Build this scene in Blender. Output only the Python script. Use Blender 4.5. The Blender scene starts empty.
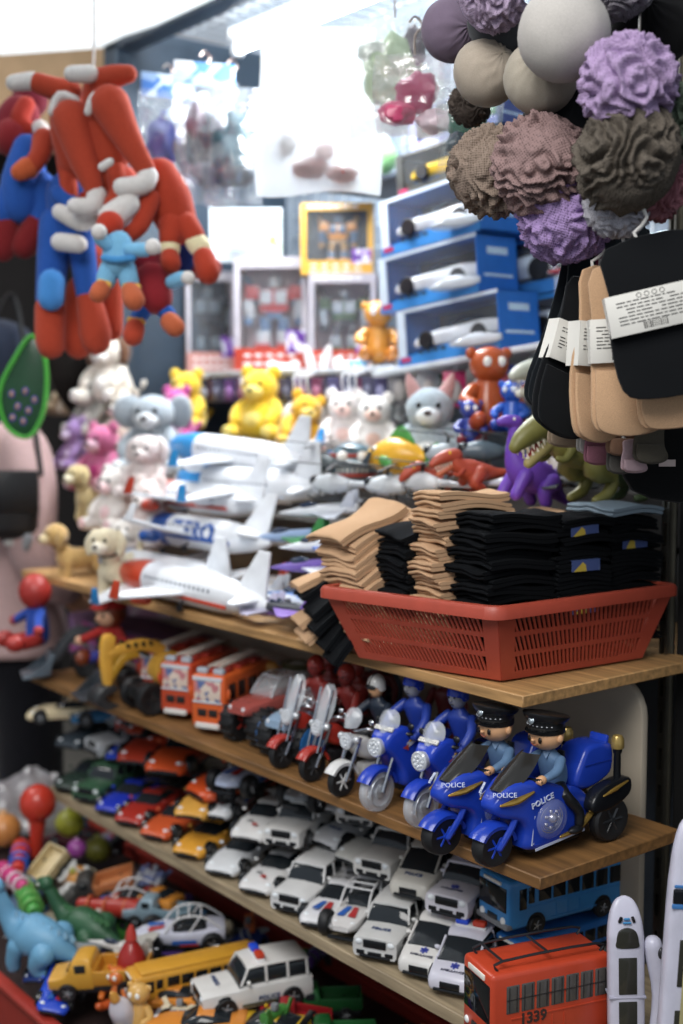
import bpy, bmesh, math, random
from mathutils import Vector, Matrix, Euler, noise
PI = math.pi
rad = math.radians
C = bpy.context.scene.collection
sc = bpy.context.scene

# ------------------------------------------------------------------ camera
F_PX = 1250.0
PITCH = math.atan(112 / F_PX)
HEAD = rad(141.6)
CAM = Vector((1.068, -1.183, 1.5))
FW = Vector((math.cos(HEAD), math.sin(HEAD), 0))
RT = Vector((math.sin(HEAD), -math.cos(HEAD), 0))
cam_data = bpy.data.cameras.new('camera')
cam = bpy.data.objects.new('camera', cam_data)
C.objects.link(cam)
cam.location = CAM
cam.rotation_euler = (PI / 2 - PITCH, 0, HEAD - PI / 2)
cam_data.sensor_fit = 'VERTICAL'
cam_data.sensor_height = 36
cam_data.lens = F_PX / 1024 * 36
cam_data.clip_start = 0.05
cam_data.dof.use_dof = True
cam_data.dof.focus_distance = 1.66
cam_data.dof.aperture_fstop = 2.3
sc.camera = cam


def ray(px, py):
    x = (px - 341.5) / F_PX
    y = -(py - 512) / F_PX
    f = math.cos(PITCH) + y * math.sin(PITCH)
    u = -math.sin(PITCH) + y * math.cos(PITCH)
    return FW * f + RT * x + Vector((0, 0, u))


def at(px, py, X=None, Y=None, Z=None):
    """The point of the place that pixel (px, py) shows on the plane X=, Y= or Z=."""
    d = ray(px, py)
    i, v = (0, X) if X is not None else (1, Y) if Y is not None else (2, Z)
    return CAM + d * ((v - CAM[i]) / d[i])


# ------------------------------------------------------------------ materials
def lin(h):
    h = h.lstrip('#')
    v = [int(h[i:i + 2], 16) / 255 for i in (0, 2, 4)]
    return tuple(c / 12.92 if c <= 0.04045 else ((c + 0.055) / 1.055) ** 2.4 for c in v) + (1,)


_M = {}


def _new(name):
    m = bpy.data.materials.new(name)
    m.use_nodes = True
    nt = m.node_tree
    return m, nt, nt.nodes['Principled BSDF']


def _coords(nt, scale=(1, 1, 1)):
    tc = nt.nodes.new('ShaderNodeTexCoord')
    mp = nt.nodes.new('ShaderNodeMapping')
    mp.inputs['Scale'].default_value = scale
    nt.links.new(tc.outputs['Object'], mp.inputs['Vector'])
    return mp.outputs['Vector']


def _bump(nt, b, sock, strength, dist=0.001):
    bp = nt.nodes.new('ShaderNodeBump')
    bp.inputs['Strength'].default_value = strength
    bp.inputs['Distance'].default_value = dist
    nt.links.new(sock, bp.inputs['Height'])
    nt.links.new(bp.outputs['Normal'], b.inputs['Normal'])


def _vary(nt, b, sock, col, lo=0.8, hi=1.15):
    """Base colour = col scaled between lo and hi by a 0..1 socket."""
    r = nt.nodes.new('ShaderNodeValToRGB')
    r.color_ramp.elements[0].position = 0.3
    r.color_ramp.elements[1].position = 0.7
    r.color_ramp.elements[0].color = tuple(min(1, c * lo) for c in col[:3]) + (1,)
    r.color_ramp.elements[1].color = tuple(min(1, c * hi) for c in col[:3]) + (1,)
    nt.links.new(sock, r.inputs['Fac'])
    nt.links.new(r.outputs['Color'], b.inputs['Base Color'])


def _noise(nt, vec, scale, detail=3):
    n = nt.nodes.new('ShaderNodeTexNoise')
    n.inputs['Scale'].default_value = scale
    n.inputs['Detail'].default_value = detail
    nt.links.new(vec, n.inputs['Vector'])
    return n.outputs['Fac']


def plastic(h, rough=0.32, metal=0.0):
    k = ('p', h, rough, metal)
    if k not in _M:
        m, nt, b = _new('plastic ' + h)
        b.inputs['Base Color'].default_value = lin(h)
        b.inputs['Roughness'].default_value = rough
        b.inputs['Metallic'].default_value = metal
        _vary(nt, b, _noise(nt, _coords(nt), 40), lin(h), 0.93, 1.05)
        _M[k] = m
    return _M[k]


def metal(h, rough=0.25):
    return plastic(h, rough, 1.0)


def fabric(h, scale=900, strength=0.5, rough=0.95):
    k = ('f', h, scale)
    if k not in _M:
        m, nt, b = _new('fabric ' + h)
        b.inputs['Roughness'].default_value = rough
        b.inputs['Specular IOR Level'].default_value = 0.15
        b.inputs['Sheen Weight'].default_value = 0.1
        v = _coords(nt)
        n = _noise(nt, v, scale, 2)
        _vary(nt, b, n, lin(h), 0.82, 1.12)
        _bump(nt, b, n, strength, 0.0012)
        _M[k] = m
    return _M[k]


def plush(h):
    k = ('pl', h)
    if k not in _M:
        m, nt, b = _new('plush ' + h)
        b.inputs['Roughness'].default_value = 1
        b.inputs['Specular IOR Level'].default_value = 0.1
        b.inputs['Sheen Weight'].default_value = 0.35
        v = _coords(nt)
        n = _noise(nt, v, 260, 4)
        _vary(nt, b, n, lin(h), 0.8, 1.1)
        _bump(nt, b, n, 0.8, 0.004)
        _M[k] = m
    return _M[k]


def knit(h, scale=330, bump=0.35):
    """Rib-knit cotton: fine ribs running along local x."""
    k = ('k', h, scale)
    if k not in _M:
        m, nt, b = _new('knit ' + h)
        b.inputs['Roughness'].default_value = 0.95
        b.inputs['Specular IOR Level'].default_value = 0.12
        v = _coords(nt)
        w = nt.nodes.new('ShaderNodeTexWave')
        w.bands_direction = 'Y'
        w.inputs['Scale'].default_value = scale
        w.inputs['Distortion'].default_value = 1.0
        nt.links.new(v, w.inputs['Vector'])
        _vary(nt, b, w.outputs['Fac'], lin(h), 0.86, 1.06)
        _bump(nt, b, w.outputs['Fac'], 0.35, 0.0008)
        _M[k] = m
    return _M[k]


def lace(h, scale=19):
    """Pointelle lace: rows of tiny holes."""
    k = ('l', h)
    if k not in _M:
        m, nt, b = _new('lace ' + h)
        b.inputs['Roughness'].default_value = 0.95
        b.inputs['Specular IOR Level'].default_value = 0.1
        v = _coords(nt)
        vo = nt.nodes.new('ShaderNodeTexVoronoi')
        vo.inputs['Scale'].default_value = scale
        vo.inputs['Randomness'].default_value = 0.2
        nt.links.new(v, vo.inputs['Vector'])
        r = nt.nodes.new('ShaderNodeValToRGB')
        c = lin(h)
        r.color_ramp.elements[0].position = 0.2
        r.color_ramp.elements[0].color = tuple(x * 0.38 for x in c[:3]) + (1,)
        r.color_ramp.elements[1].position = 0.38
        r.color_ramp.elements[1].color = c
        nt.links.new(vo.outputs['Distance'], r.inputs['Fac'])
        nt.links.new(r.outputs['Color'], b.inputs['Base Color'])
        _bump(nt, b, vo.outputs['Distance'], 0.3, 0.02)
        _M[k] = m
    return _M[k]


def wood(h, along='X'):
    k = ('w', h, along)
    if k not in _M:
        m, nt, b = _new('wood ' + h)
        b.inputs['Roughness'].default_value = 0.6
        s = (3, 40, 40) if along == 'X' else (40, 3, 40)
        v = _coords(nt, s)
        n = _noise(nt, v, 2.5, 6)
        _vary(nt, b, n, lin(h), 0.55, 1.2)
        _bump(nt, b, n, 0.25, 0.001)
        _M[k] = m
    return _M[k]


def painted(h, rough=0.75):
    """Painted board or wall with faint scuffs."""
    k = ('pw', h)
    if k not in _M:
        m, nt, b = _new('painted ' + h)
        b.inputs['Roughness'].default_value = rough
        n = _noise(nt, _coords(nt), 9, 6)
        _vary(nt, b, n, lin(h), 0.85, 1.08)
        _bump(nt, b, n, 0.1, 0.002)
        _M[k] = m
    return _M[k]


def clear(h='#ffffff', alpha=0.16, rough=0.08):
    k = ('c', h, alpha, rough)
    if k not in _M:
        m, nt, b = _new('clear ' + h)
        b.inputs['Base Color'].default_value = lin(h)
        b.inputs['Roughness'].default_value = rough
        b.inputs['Specular IOR Level'].default_value = 0.8
        b.inputs['Alpha'].default_value = alpha
        _bump(nt, b, _noise(nt, _coords(nt), 30, 3), 0.35, 0.01)
        _M[k] = m
    return _M[k]


def film(h='#ffffff', opacity=0.35):
    """Thin crinkled polythene: part see-through, part glossy, part scattering."""
    k = ('fi', h, opacity)
    if k not in _M:
        m = bpy.data.materials.new('polythene ' + h)
        m.use_nodes = True
        nt = m.node_tree
        nt.nodes.clear()
        out = nt.nodes.new('ShaderNodeOutputMaterial')
        tr = nt.nodes.new('ShaderNodeBsdfTransparent')
        tl = nt.nodes.new('ShaderNodeBsdfTranslucent')
        di = nt.nodes.new('ShaderNodeBsdfDiffuse')
        gl = nt.nodes.new('ShaderNodeBsdfGlossy')
        for n in (tl, di):
            n.inputs['Color'].default_value = lin(h)
        gl.inputs['Roughness'].default_value = 0.12
        bp = nt.nodes.new('ShaderNodeBump')
        bp.inputs['Strength'].default_value = 0.9
        bp.inputs['Distance'].default_value = 0.02
        nt.links.new(_noise(nt, _coords(nt), 18, 4), bp.inputs['Height'])
        nt.links.new(bp.outputs['Normal'], gl.inputs['Normal'])
        a = nt.nodes.new('ShaderNodeMixShader')
        a.inputs[0].default_value = 0.5
        nt.links.new(tl.outputs[0], a.inputs[1])
        nt.links.new(di.outputs[0], a.inputs[2])
        b2 = nt.nodes.new('ShaderNodeMixShader')
        b2.inputs[0].default_value = opacity
        nt.links.new(tr.outputs[0], b2.inputs[1])
        nt.links.new(a.outputs[0], b2.inputs[2])
        c2 = nt.nodes.new('ShaderNodeMixShader')
        c2.inputs[0].default_value = 0.14
        nt.links.new(b2.outputs[0], c2.inputs[1])
        nt.links.new(gl.outputs[0], c2.inputs[2])
        nt.links.new(c2.outputs[0], out.inputs[0])
        _M[k] = m
    return _M[k]


def glow(h, strength):
    k = ('g', h, strength)
    if k not in _M:
        m, nt, b = _new('lamp ' + h)
        b.inputs['Base Color'].default_value = lin(h)
        b.inputs['Emission Color'].default_value = lin(h)
        b.inputs['Emission Strength'].default_value = strength
        _M[k] = m
    return _M[k]


def print_mix(h1, h2, h3, scale=60):
    """Busy printed card: patches of three inks."""
    k = ('pr', h1, h2, h3, scale)
    if k not in _M:
        m, nt, b = _new('print ' + h1 + h2)
        b.inputs['Roughness'].default_value = 0.35
        vo = nt.nodes.new('ShaderNodeTexVoronoi')
        vo.inputs['Scale'].default_value = scale
        nt.links.new(_coords(nt), vo.inputs['Vector'])
        r = nt.nodes.new('ShaderNodeValToRGB')
        r.color_ramp.interpolation = 'CONSTANT'
        r.color_ramp.elements[0].color = lin(h1)
        r.color_ramp.elements[1].color = lin(h2)
        r.color_ramp.elements[1].position = 0.45
        e = r.color_ramp.elements.new(0.7)
        e.color = lin(h3)
        nt.links.new(vo.outputs['Color'], r.inputs['Fac'])
        nt.links.new(r.outputs['Color'], b.inputs['Base Color'])
        _M[k] = m
    return _M[k]


BLACK = '#141414'
# ------------------------------------------------------------------ mesh builder


def rotm(rx=0, ry=0, rz=0):
    return Euler((rx, ry, rz)).to_matrix()


def spline(pts, n=4, closed=False):
    """Catmull-Rom through tuples of any length."""
    out = []
    N = len(pts)
    rng = N if closed else N - 1
    for i in range(rng):
        if closed:
            p = [pts[(i + k - 1) % N] for k in range(4)]
        else:
            p = [pts[max(0, min(N - 1, i + k - 1))] for k in range(4)]
        for s in range(n):
            t = s / n
            out.append(tuple(0.5 * (2 * b + (c - a) * t + (2 * a - 5 * b + 4 * c - d) * t * t + (3 * b - a - 3 * c + d) * t ** 3)
                             for a, b, c, d in zip(*p)))
    if not closed:
        out.append(tuple(pts[-1]))
    return out


class B:
    """Collects shapes; .mesh(materials) makes ONE mesh of them."""

    def __init__(s):
        s.v, s.f, s.m = [], [], []

    def add(s, vs, fs, mi=0):
        o = len(s.v)
        s.v += [tuple(v) for v in vs]
        s.f += [tuple(i + o for i in f) for f in fs]
        s.m += [mi] * len(fs)
        return s

    def addbm(s, bm, mi=0):
        bm.verts.index_update()
        s.add([v.co.copy() for v in bm.verts], [[v.index for v in f.verts] for f in bm.faces], mi)
        bm.free()
        return s

    def xf(s, M):
        s.v = [tuple(M @ Vector(v)) for v in s.v]
        return s

    def join(s, o, mi=None):
        k = len(s.v)
        s.v += o.v
        s.f += [tuple(i + k for i in f) for f in o.f]
        s.m += o.m if mi is None else [mi] * len(o.f)
        return s

    def box(s, c, size, r=0.0, R=None, mi=0, seg=2, taper=1.0):
        bm = bmesh.new()
        bmesh.ops.create_cube(bm, size=1)
        for v in bm.verts:
            k = taper if v.co.z > 0 else 1
            v.co = Vector((v.co.x * size[0] * k, v.co.y * size[1] * k, v.co.z * size[2]))
        if r > 0:
            bmesh.ops.bevel(bm, geom=bm.edges[:], offset=min(r, min(size) * 0.49), segments=seg, affect='EDGES', profile=0.5)
        M = Matrix.Translation(c) @ (R.to_4x4() if R else Matrix.Identity(4))
        bmesh.ops.transform(bm, matrix=M, verts=bm.verts[:])
        return s.addbm(bm, mi)

    def slab(s, poly, a, b, r=0.0, axis='x', mi=0, seg=2, pinch=None):
        """A 2-D outline carried along an axis from a to b; axis x: outline in (y, z); y: (x, z); z: (x, y)."""
        def p3(u, v, w):
            return (w, u, v) if axis == 'x' else (u, w, v) if axis == 'y' else (u, v, w)
        bm = bmesh.new()
        bot = [bm.verts.new(p3(u, v, a)) for u, v in poly]
        top = [bm.verts.new(p3(u, v, b)) for u, v in poly]
        n = len(poly)
        fa = bm.faces.new(bot)
        fb = bm.faces.new(top[::-1])
        for i in range(n):
            bm.faces.new((bot[i], top[i], top[(i + 1) % n], bot[(i + 1) % n]))
        bmesh.ops.recalc_face_normals(bm, faces=bm.faces[:])
        if r > 0:
            es = list(set(fa.edges[:] + fb.edges[:]))
            bmesh.ops.bevel(bm, geom=es, offset=r, segments=seg, affect='EDGES', profile=0.5)
        big = [f for f in bm.faces if len(f.verts) > 4]
        if big:
            bmesh.ops.triangulate(bm, faces=big)
        if pinch:
            for v in bm.verts:
                pinch(v.co)
        return s.addbm(bm, mi)

    def tube(s, path, r, n=8, mi=0, cap=True, closed=False, flat=1.0):
        P = [Vector(p) for p in path]
        N = len(P)
        rs = r if isinstance(r, (list, tuple)) else [r] * N
        T = []
        for i in range(N):
            if closed:
                t = P[(i + 1) % N] - P[i - 1]
            else:
                t = P[min(i + 1, N - 1)] - P[max(i - 1, 0)]
            T.append(t.normalized() if t.length > 1e-9 else Vector((0, 0, 1)))
        up = Vector((0, 0, 1)) if abs(T[0].z) < 0.9 else Vector((1, 0, 0))
        nx = T[0].cross(up).normalized()
        vs = []
        for i in range(N):
            nx = (nx - T[i] * nx.dot(T[i])).normalized()
            ny = T[i].cross(nx)
            for k in range(n):
                a = 2 * PI * k / n
                vs.append(P[i] + nx * (math.cos(a) * rs[i]) + ny * (math.sin(a) * rs[i] * flat))
        fs = []
        for i in range(N if closed else N - 1):
            j = (i + 1) % N
            for k in range(n):
                fs.append((i * n + k, i * n + (k + 1) % n, j * n + (k + 1) % n, j * n + k))
        if cap and not closed:
            fs.append(tuple(range(n))[::-1])
            fs.append(tuple((N - 1) * n + k for k in range(n)))
        return s.add(vs, fs, mi)

    def limb(s, path, r, n=10, mi=0, sub=3):
        """A tube with rounded ends through smoothed (x, y, z, radius) stations."""
        rs = r if isinstance(r, (list, tuple)) else [r] * len(path)
        q = spline([tuple(p) + (k,) for p, k in zip(path, rs)], sub)
        a, b = Vector(q[0][:3]), Vector(q[-1][:3])
        ta = (a - Vector(q[1][:3])).normalized()
        tb = (b - Vector(q[-2][:3])).normalized()
        ra, rb = q[0][3], q[-1][3]
        pre = [tuple(a + ta * ra * h) + (ra * w,) for h, w in ((0.98, 0.15), (0.8, 0.6), (0.45, 0.89))]
        post = [tuple(b + tb * rb * h) + (rb * w,) for h, w in ((0.45, 0.89), (0.8, 0.6), (0.98, 0.15))]
        q = pre + q + post
        return s.tube([p[:3] for p in q], [p[3] for p in q], n, mi)

    def ell(s, c, r, R=None, seg=16, rings=10, mi=0):
        if not isinstance(r, (list, tuple)):
            r = (r, r, r)
        c = Vector(c)
        vs, fs = [], []
        for i in range(1, rings):
            ph = PI * i / rings
            for k in range(seg):
                a = 2 * PI * k / seg
                v = Vector((math.sin(ph) * math.cos(a) * r[0], math.sin(ph) * math.sin(a) * r[1], math.cos(ph) * r[2]))
                vs.append(c + (R @ v if R else v))
        t = Vector((0, 0, r[2]))
        t = R @ t if R else t
        vs += [c + t, c - t]
        nt, nb = len(vs) - 2, len(vs) - 1
        for i in range(rings - 2):
            for k in range(seg):
                k2 = (k + 1) % seg
                fs.append((i * seg + k, (i + 1) * seg + k, (i + 1) * seg + k2, i * seg + k2))
        for k in range(seg):
            k2 = (k + 1) % seg
            fs.append((nt, k, k2))
            fs.append((nb, (rings - 2) * seg + k2, (rings - 2) * seg + k))
        return s.add(vs, fs, mi)

    def loft(s, rings, mi=0, cap=True, closed=True):
        n = len(rings[0])
        vs = [p for r in rings for p in r]
        fs = []
        for i in range(len(rings) - 1):
            for k in range(n if closed else n - 1):
                k2 = (k + 1) % n
                fs.append((i * n + k, i * n + k2, (i + 1) * n + k2, (i + 1) * n + k))
        if cap:
            fs.append(tuple(range(n))[::-1])
            fs.append(tuple((len(rings) - 1) * n + k for k in range(n)))
        return s.add(vs, fs, mi)

    def lathe(s, prof, c=(0, 0, 0), axis='x', n=20, mi=0):
        """prof: (radius, along) pairs."""
        c = Vector(c)
        rings = []
        for r, h in prof:
            ring = []
            for k in range(n):
                a = 2 * PI * k / n
                u, v = math.cos(a) * r, math.sin(a) * r
                ring.append(c + Vector((h, u, v) if axis == 'x' else (v, h, u) if axis == 'y' else (u, v, h)))
            rings.append(ring)
        return s.loft(rings, mi)

    def sheet(s, fn, nu, nv, mi=0, thick=0.0):
        """A surface fn(u, v) over 0..1; with a thickness it becomes a closed skin."""
        vs = [Vector(fn(i / nu, j / nv)) for j in range(nv + 1) for i in range(nu + 1)]
        W = nu + 1
        fs = [(j * W + i, j * W + i + 1, (j + 1) * W + i + 1, (j + 1) * W + i) for j in range(nv) for i in range(nu)]
        if thick:
            bm = bmesh.new()
            bv = [bm.verts.new(v) for v in vs]
            for f in fs:
                bm.faces.new([bv[i] for i in f])
            bm.normal_update()
            bmesh.ops.solidify(bm, geom=bm.faces[:], thickness=thick)
            return s.addbm(bm, mi)
        return s.add(vs, fs, mi)

    def text(s, string, size, M, ext=0.0004, mi=0, bold=False, align='CENTER'):
        k = (string, size, ext, bold, align)
        if k not in _T:
            cu = bpy.data.curves.new('lettering', 'FONT')
            cu.body = string
            cu.size = size
            cu.extrude = ext
            cu.align_x = align
            cu.align_y = 'CENTER'
            cu.resolution_u = 2
            if bold:
                cu.offset = size * 0.025
            o = bpy.data.objects.new('lettering', cu)
            C.objects.link(o)
            dg = bpy.context.evaluated_depsgraph_get()
            me = o.evaluated_get(dg).to_mesh()
            _T[k] = ([v.co.copy() for v in me.vertices], [tuple(p.vertices) for p in me.polygons])
            o.evaluated_get(dg).to_mesh_clear()
            bpy.data.objects.remove(o)
            bpy.data.curves.remove(cu)
        vs, fs = _T[k]
        return s.add([M @ v for v in vs], fs, mi)

    def mesh(s, mats, name='mesh', ang=38):
        me = bpy.data.meshes.new(name)
        me.from_pydata(s.v, [], s.f)
        bm = bmesh.new()
        bm.from_mesh(me)
        bmesh.ops.recalc_face_normals(bm, faces=bm.faces[:])
        bm.to_mesh(me)
        bm.free()
        for m in (mats if isinstance(mats, (list, tuple)) else [mats]):
            me.materials.append(m)
        me.polygons.foreach_set('material_index', s.m)
        me.polygons.foreach_set('use_smooth', [True] * len(s.f))
        me.set_sharp_from_angle(angle=rad(ang))
        me.update()
        return me


_T = {}


def facing(c, normal, up=(0, 0, 1)):
    """Matrix that lays x-right / y-up lettering at c on a face with the given outward normal."""
    z = Vector(normal).normalized()
    x = Vector(up).cross(z).normalized()
    y = z.cross(x)
    M = Matrix((x, y, z)).transposed().to_4x4()
    M.translation = c
    return M


# ------------------------------------------------------------------ things
class Proto:
    """The parts of one kind of thing: (name, mesh, index of the parent part or -1, label)."""

    def __init__(s):
        s.parts = []

    def part(s, name, b, mats, parent=-1, label=None, ang=38):
        s.parts.append((name, b.mesh(mats, name, ang), parent, label))
        return len(s.parts) - 1

    def again(s, i, parent=-1):
        """The same mesh as part i once more is not needed; kept for symmetric pieces made on their own."""
        return i


def spawn(proto, name, label, cat, loc=(0, 0, 0), rot=(0, 0, 0), group=None, scale=1.0, single=False):
    if single:
        o = bpy.data.objects.new(name, proto.parts[0][1])
    else:
        o = bpy.data.objects.new(name, None)
        o.empty_display_size = 0.02
    C.objects.link(o)
    o.location = loc
    if isinstance(rot, Matrix):
        o.rotation_euler = rot.to_euler()
    else:
        o.rotation_euler = rot if isinstance(rot, (tuple, list, Euler)) else (0, 0, rot)
    o.scale = (scale,) * 3 if not isinstance(scale, (tuple, list)) else scale
    o['label'] = label
    o['category'] = cat
    if group:
        o['group'] = group
    objs = []
    for i, (n, me, par, lab) in enumerate(proto.parts):
        if single and i == 0:
            objs.append(o)
            continue
        c = bpy.data.objects.new(n, me)
        C.objects.link(c)
        c.parent = o if par < 0 else objs[par]
        if lab:
            c['label'] = lab
        objs.append(c)
    return o


_cache = {}


def memo(fn):
    def g(*a, **k):
        key = (fn.__name__, a, tuple(sorted(k.items())))
        if key not in _cache:
            _cache[key] = fn(*a, **k)
        return _cache[key]
    return g


def struct(name, b, mats, label=None, ang=38):
    o = bpy.data.objects.new(name, b.mesh(mats, name, ang))
    C.objects.link(o)
    o['kind'] = 'structure'
    if label:
        o['label'] = label
    return o
# ------------------------------------------------------------------ view, world, lights
sc.view_settings.view_transform = 'Standard'
sc.view_settings.look = 'None'
sc.view_settings.gamma = 1
sc.view_settings.use_curve_mapping = False
sc.view_settings.exposure = 0.8
w = bpy.data.worlds.new('market air')
sc.world = w
w.use_nodes = True
w.node_tree.nodes['Background'].inputs[0].default_value = (0.80, 0.88, 1.0, 1)
w.node_tree.nodes['Background'].inputs[1].default_value = 0.27


def light(kind, name, loc, power, color=(1, 1, 1), size=0.1, target=None, size_y=None):
    d = bpy.data.lights.new(name, kind)
    d.energy = power
    d.color = color
    if kind == 'AREA':
        d.size = size
        if size_y:
            d.shape = 'RECTANGLE'
            d.size_y = size_y
    else:
        d.shadow_soft_size = size
    o = bpy.data.objects.new(name, d)
    C.objects.link(o)
    o.location = loc
    if target is not None:
        o.rotation_euler = (Vector(target) - Vector(loc)).to_track_quat('-Z', 'Y').to_euler()
    return o


COOL = (0.93, 0.97, 1.0)
light('POINT', 'bulb light', (-1.06, 0.44, 2.13), 10, COOL, 0.06)
light('AREA', 'tube light', (-1.25, 0.62, 2.33), 12, COOL, 0.9, (-1.2, 0.45, 1.3), 0.06)
light('AREA', 'aisle lamp', (0.55, -1.5, 2.9), 30, (1.0, 0.98, 0.95), 1.3, (-0.45, 0.1, 1.0))
light('AREA', 'daylight above the awning', (-1.7, 0.2, 3.4), 45, (0.95, 0.98, 1.0), 1.2, (-1.7, 0.1, 2.3))
light('AREA', 'far aisle lamp', (-2.4, -1.0, 3.0), 16, (1.0, 0.98, 0.95), 0.9, (-1.4, 0.1, 1.2))

# ------------------------------------------------------------------ room
Z1, Z2, Z3 = 1.10, 0.88, 0.635
ZB = 1.575
struct('floor', B().box((-1, 0, -0.05), (12, 9, 0.1)), painted('#5b5750'))
struct('wall_back', B().box((-1.0, 1.0, 1.3), (2.4, 0.06, 2.8)), painted('#7d8894'))
struct('wall_left', B().box((-1.93, 0.72, 1.72), (0.05, 0.54, 1.5), 0.004).box((-1.925, 0.45, 1.72), (0.075, 0.06, 1.5), 0.006), painted('#2b3947', 0.5))
struct('trim_1', B().box((-0.85, 0.45, 2.445), (2.2, 0.06, 0.09), 0.006), painted('#2b3947', 0.5), 'dark blue beam along the top of the stall')
struct('wall_right', B().box((0.28, 0.52, 1.35), (0.82, 0.16, 2.7), 0.004), painted('#0d0d0e', 0.8))
struct('wall_far', B().box((-4.6, 0.3, 1.4), (0.1, 9, 2.9)), painted('#1c1715'))
struct('wall_behind', B().box((-1, 3.2, 1.4), (9, 0.1, 2.9)), painted('#2a2522'))
# the white awning over the aisle
cpts = [at(-330, 78, Z=2.3), at(134, 46, Z=2.43), at(240, -2, Z=2.43), at(420, -220, Z=2.3), at(-300, -320, Z=2.3)]
bm_ = B()
bm_.add([p for p in cpts] + [p + Vector((0, 0, 0.012)) for p in cpts],
        [(0, 1, 2, 3, 4), (9, 8, 7, 6, 5)] + [(i, (i + 1) % 5, 5 + (i + 1) % 5, 5 + i) for i in range(5)])
struct('ceiling', bm_, film('#f4f6f7', 0.96), 'white awning sheet over the stall front')

b = B().box((0, 0, 0), (0.03, 2.6, 0.6), 0.004)
P_ = Proto()
P_.part('sign_board', b, painted('#d9b48a'))
spawn(P_, 'sign_board', 'beige board high on the dark wall beyond the hanging dolls', 'board', (-4.1, 1.2, 2.88), single=True)


def board(name, label, x0, x1, y0, y1, ztop, th, col):
    p = Proto()
    cx, cy = (x0 + x1) / 2, (y0 + y1) / 2
    b = B().box((0, 0, th / 2), (x1 - x0, y1 - y0, th), 0.0015, seg=1)
    p.part(name, b, wood(col))
    return spawn(p, name, label, 'shelf', (cx, cy, ztop - th), single=True)


board('shelf_board', 'upper wooden shelf board carrying the plush animals, toy planes and sock basket', -1.70, -0.085, 0.045, 0.96, Z1, 0.017, '#b98f5c')
board('shelf_board', 'middle wooden shelf board carrying the toy motorcycles and fire engines', -1.56, -0.008, 0.0, 0.297, Z2, 0.017, '#855f35')
board('shelf_board', 'lower greyish wooden shelf board carrying the rows of toy cars', -1.49, 0.22, 0.0, 0.34, Z3, 0.02, '#a39276')
# cream board behind the two lower shelves, its corners rounded
poly = [(-1.6, Z3), (-0.1, Z3)]
for k in range(7):
    a = k / 6 * PI / 2
    poly.append((-0.16 + 0.06 * math.cos(a), 1.02 + 0.06 * math.sin(a)))
poly += [(-1.6, 1.08)]
p = Proto()
p.part('back_panel', B().slab(poly, 0.322, 0.336, 0.002, 'y'), painted('#b5aa98', 0.55))
spawn(p, 'back_panel', 'cream coloured board closing the back of the two lower shelves', 'panel', single=True)

# tiers under the heap of toys
struct('trim_2', B().box((-1.0, 0.69, Z1 + 0.07), (1.4, 0.52, 0.14), 0.004).box((-1.0, 0.74, Z1 + 0.18), (1.4, 0.38, 0.12), 0.004), painted('#4a4744'), 'stepped base below the heap of toys')

# slotted upright beside the dark right wall
b = B()
for zz in range(38):
    z = 0.03 + zz * 0.06
    b.box((-0.005, 0, z), (0.004, 0.012, 0.036)).box((0.005, 0, z), (0.004, 0.012, 0.036))
    b.box((0, 0, z + 0.03), (0.014, 0.012, 0.024))
b.box((0, 0.008, 1.15), (0.022, 0.004, 2.3))
p = Proto()
p.part('upright', b, metal('#8d8a80', 0.4))
spawn(p, 'slotted_upright', 'slotted grey metal upright beside the black wall right of the basket', 'rail', (-0.143, 0.43, 0), single=True)

# shelf for the boxes: a level half and a tilted half
p = Proto()
p.part('shelf_board', B().box((0, 0, 0), (0.98, 0.3, 0.014), 0.002), painted('#c9ced4', 0.4))
spawn(p, 'box_shelf', 'white shelf board carrying the red based robot boxes', 'shelf', (-1.40, 0.75, ZB - 0.007), single=True)
p = Proto()
p.part('shelf_board', B().box((0, 0, 0), (0.66, 0.3, 0.012), 0.002), painted('#d3d9df', 0.4))
TILT = rad(5.5)
spawn(p, 'box_shelf', 'tilted white shelf board carrying the boxed toy cars', 'shelf', (-0.72, 0.73, ZB + 0.012), (0, -TILT, 0), single=True)

# bare bulb in its holder and the fluorescent batten
p = Proto()
p.part('bulb', B().lathe([(0.001, -0.055), (0.025, -0.05), (0.042, -0.025), (0.045, 0), (0.036, 0.03), (0.02, 0.055), (0.018, 0.06)], axis='z', n=20), glow('#f7fbff', 30))
i = p.part('holder', B().lathe([(0.001, 0.115), (0.016, 0.11), (0.021, 0.09), (0.021, 0.058), (0.001, 0.056)], axis='z', n=18), plastic('#e8e8e4'))
p.part('cord', B().tube([(0, 0, 0.11), (0.004, 0.0, 0.2), (0, 0.01, 0.34)], 0.003, 6), plastic('#dcdcdc'))
spawn(p, 'hanging_bulb', 'bare glowing bulb hanging behind the white plastic bag', 'lamp', (-1.06, 0.44, 2.13))
p = Proto()
p.part('tube', B().lathe([(0.001, -0.42), (0.013, -0.418), (0.014, -0.41), (0.014, 0.41), (0.013, 0.418), (0.001, 0.42)], n=14), glow('#f4faff', 14))
b = B().box((0, 0, 0.032), (0.9, 0.045, 0.03), 0.004)
for s in (-1, 1):
    b.box((s * 0.435, 0, 0.005), (0.02, 0.03, 0.05), 0.003)
p.part('batten', b, plastic('#e9ecee'))
spawn(p, 'tube_lamp', 'fluorescent tube lamp under the wire grid at the stall top', 'lamp', (-1.25, 0.66, 2.40))

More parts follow.
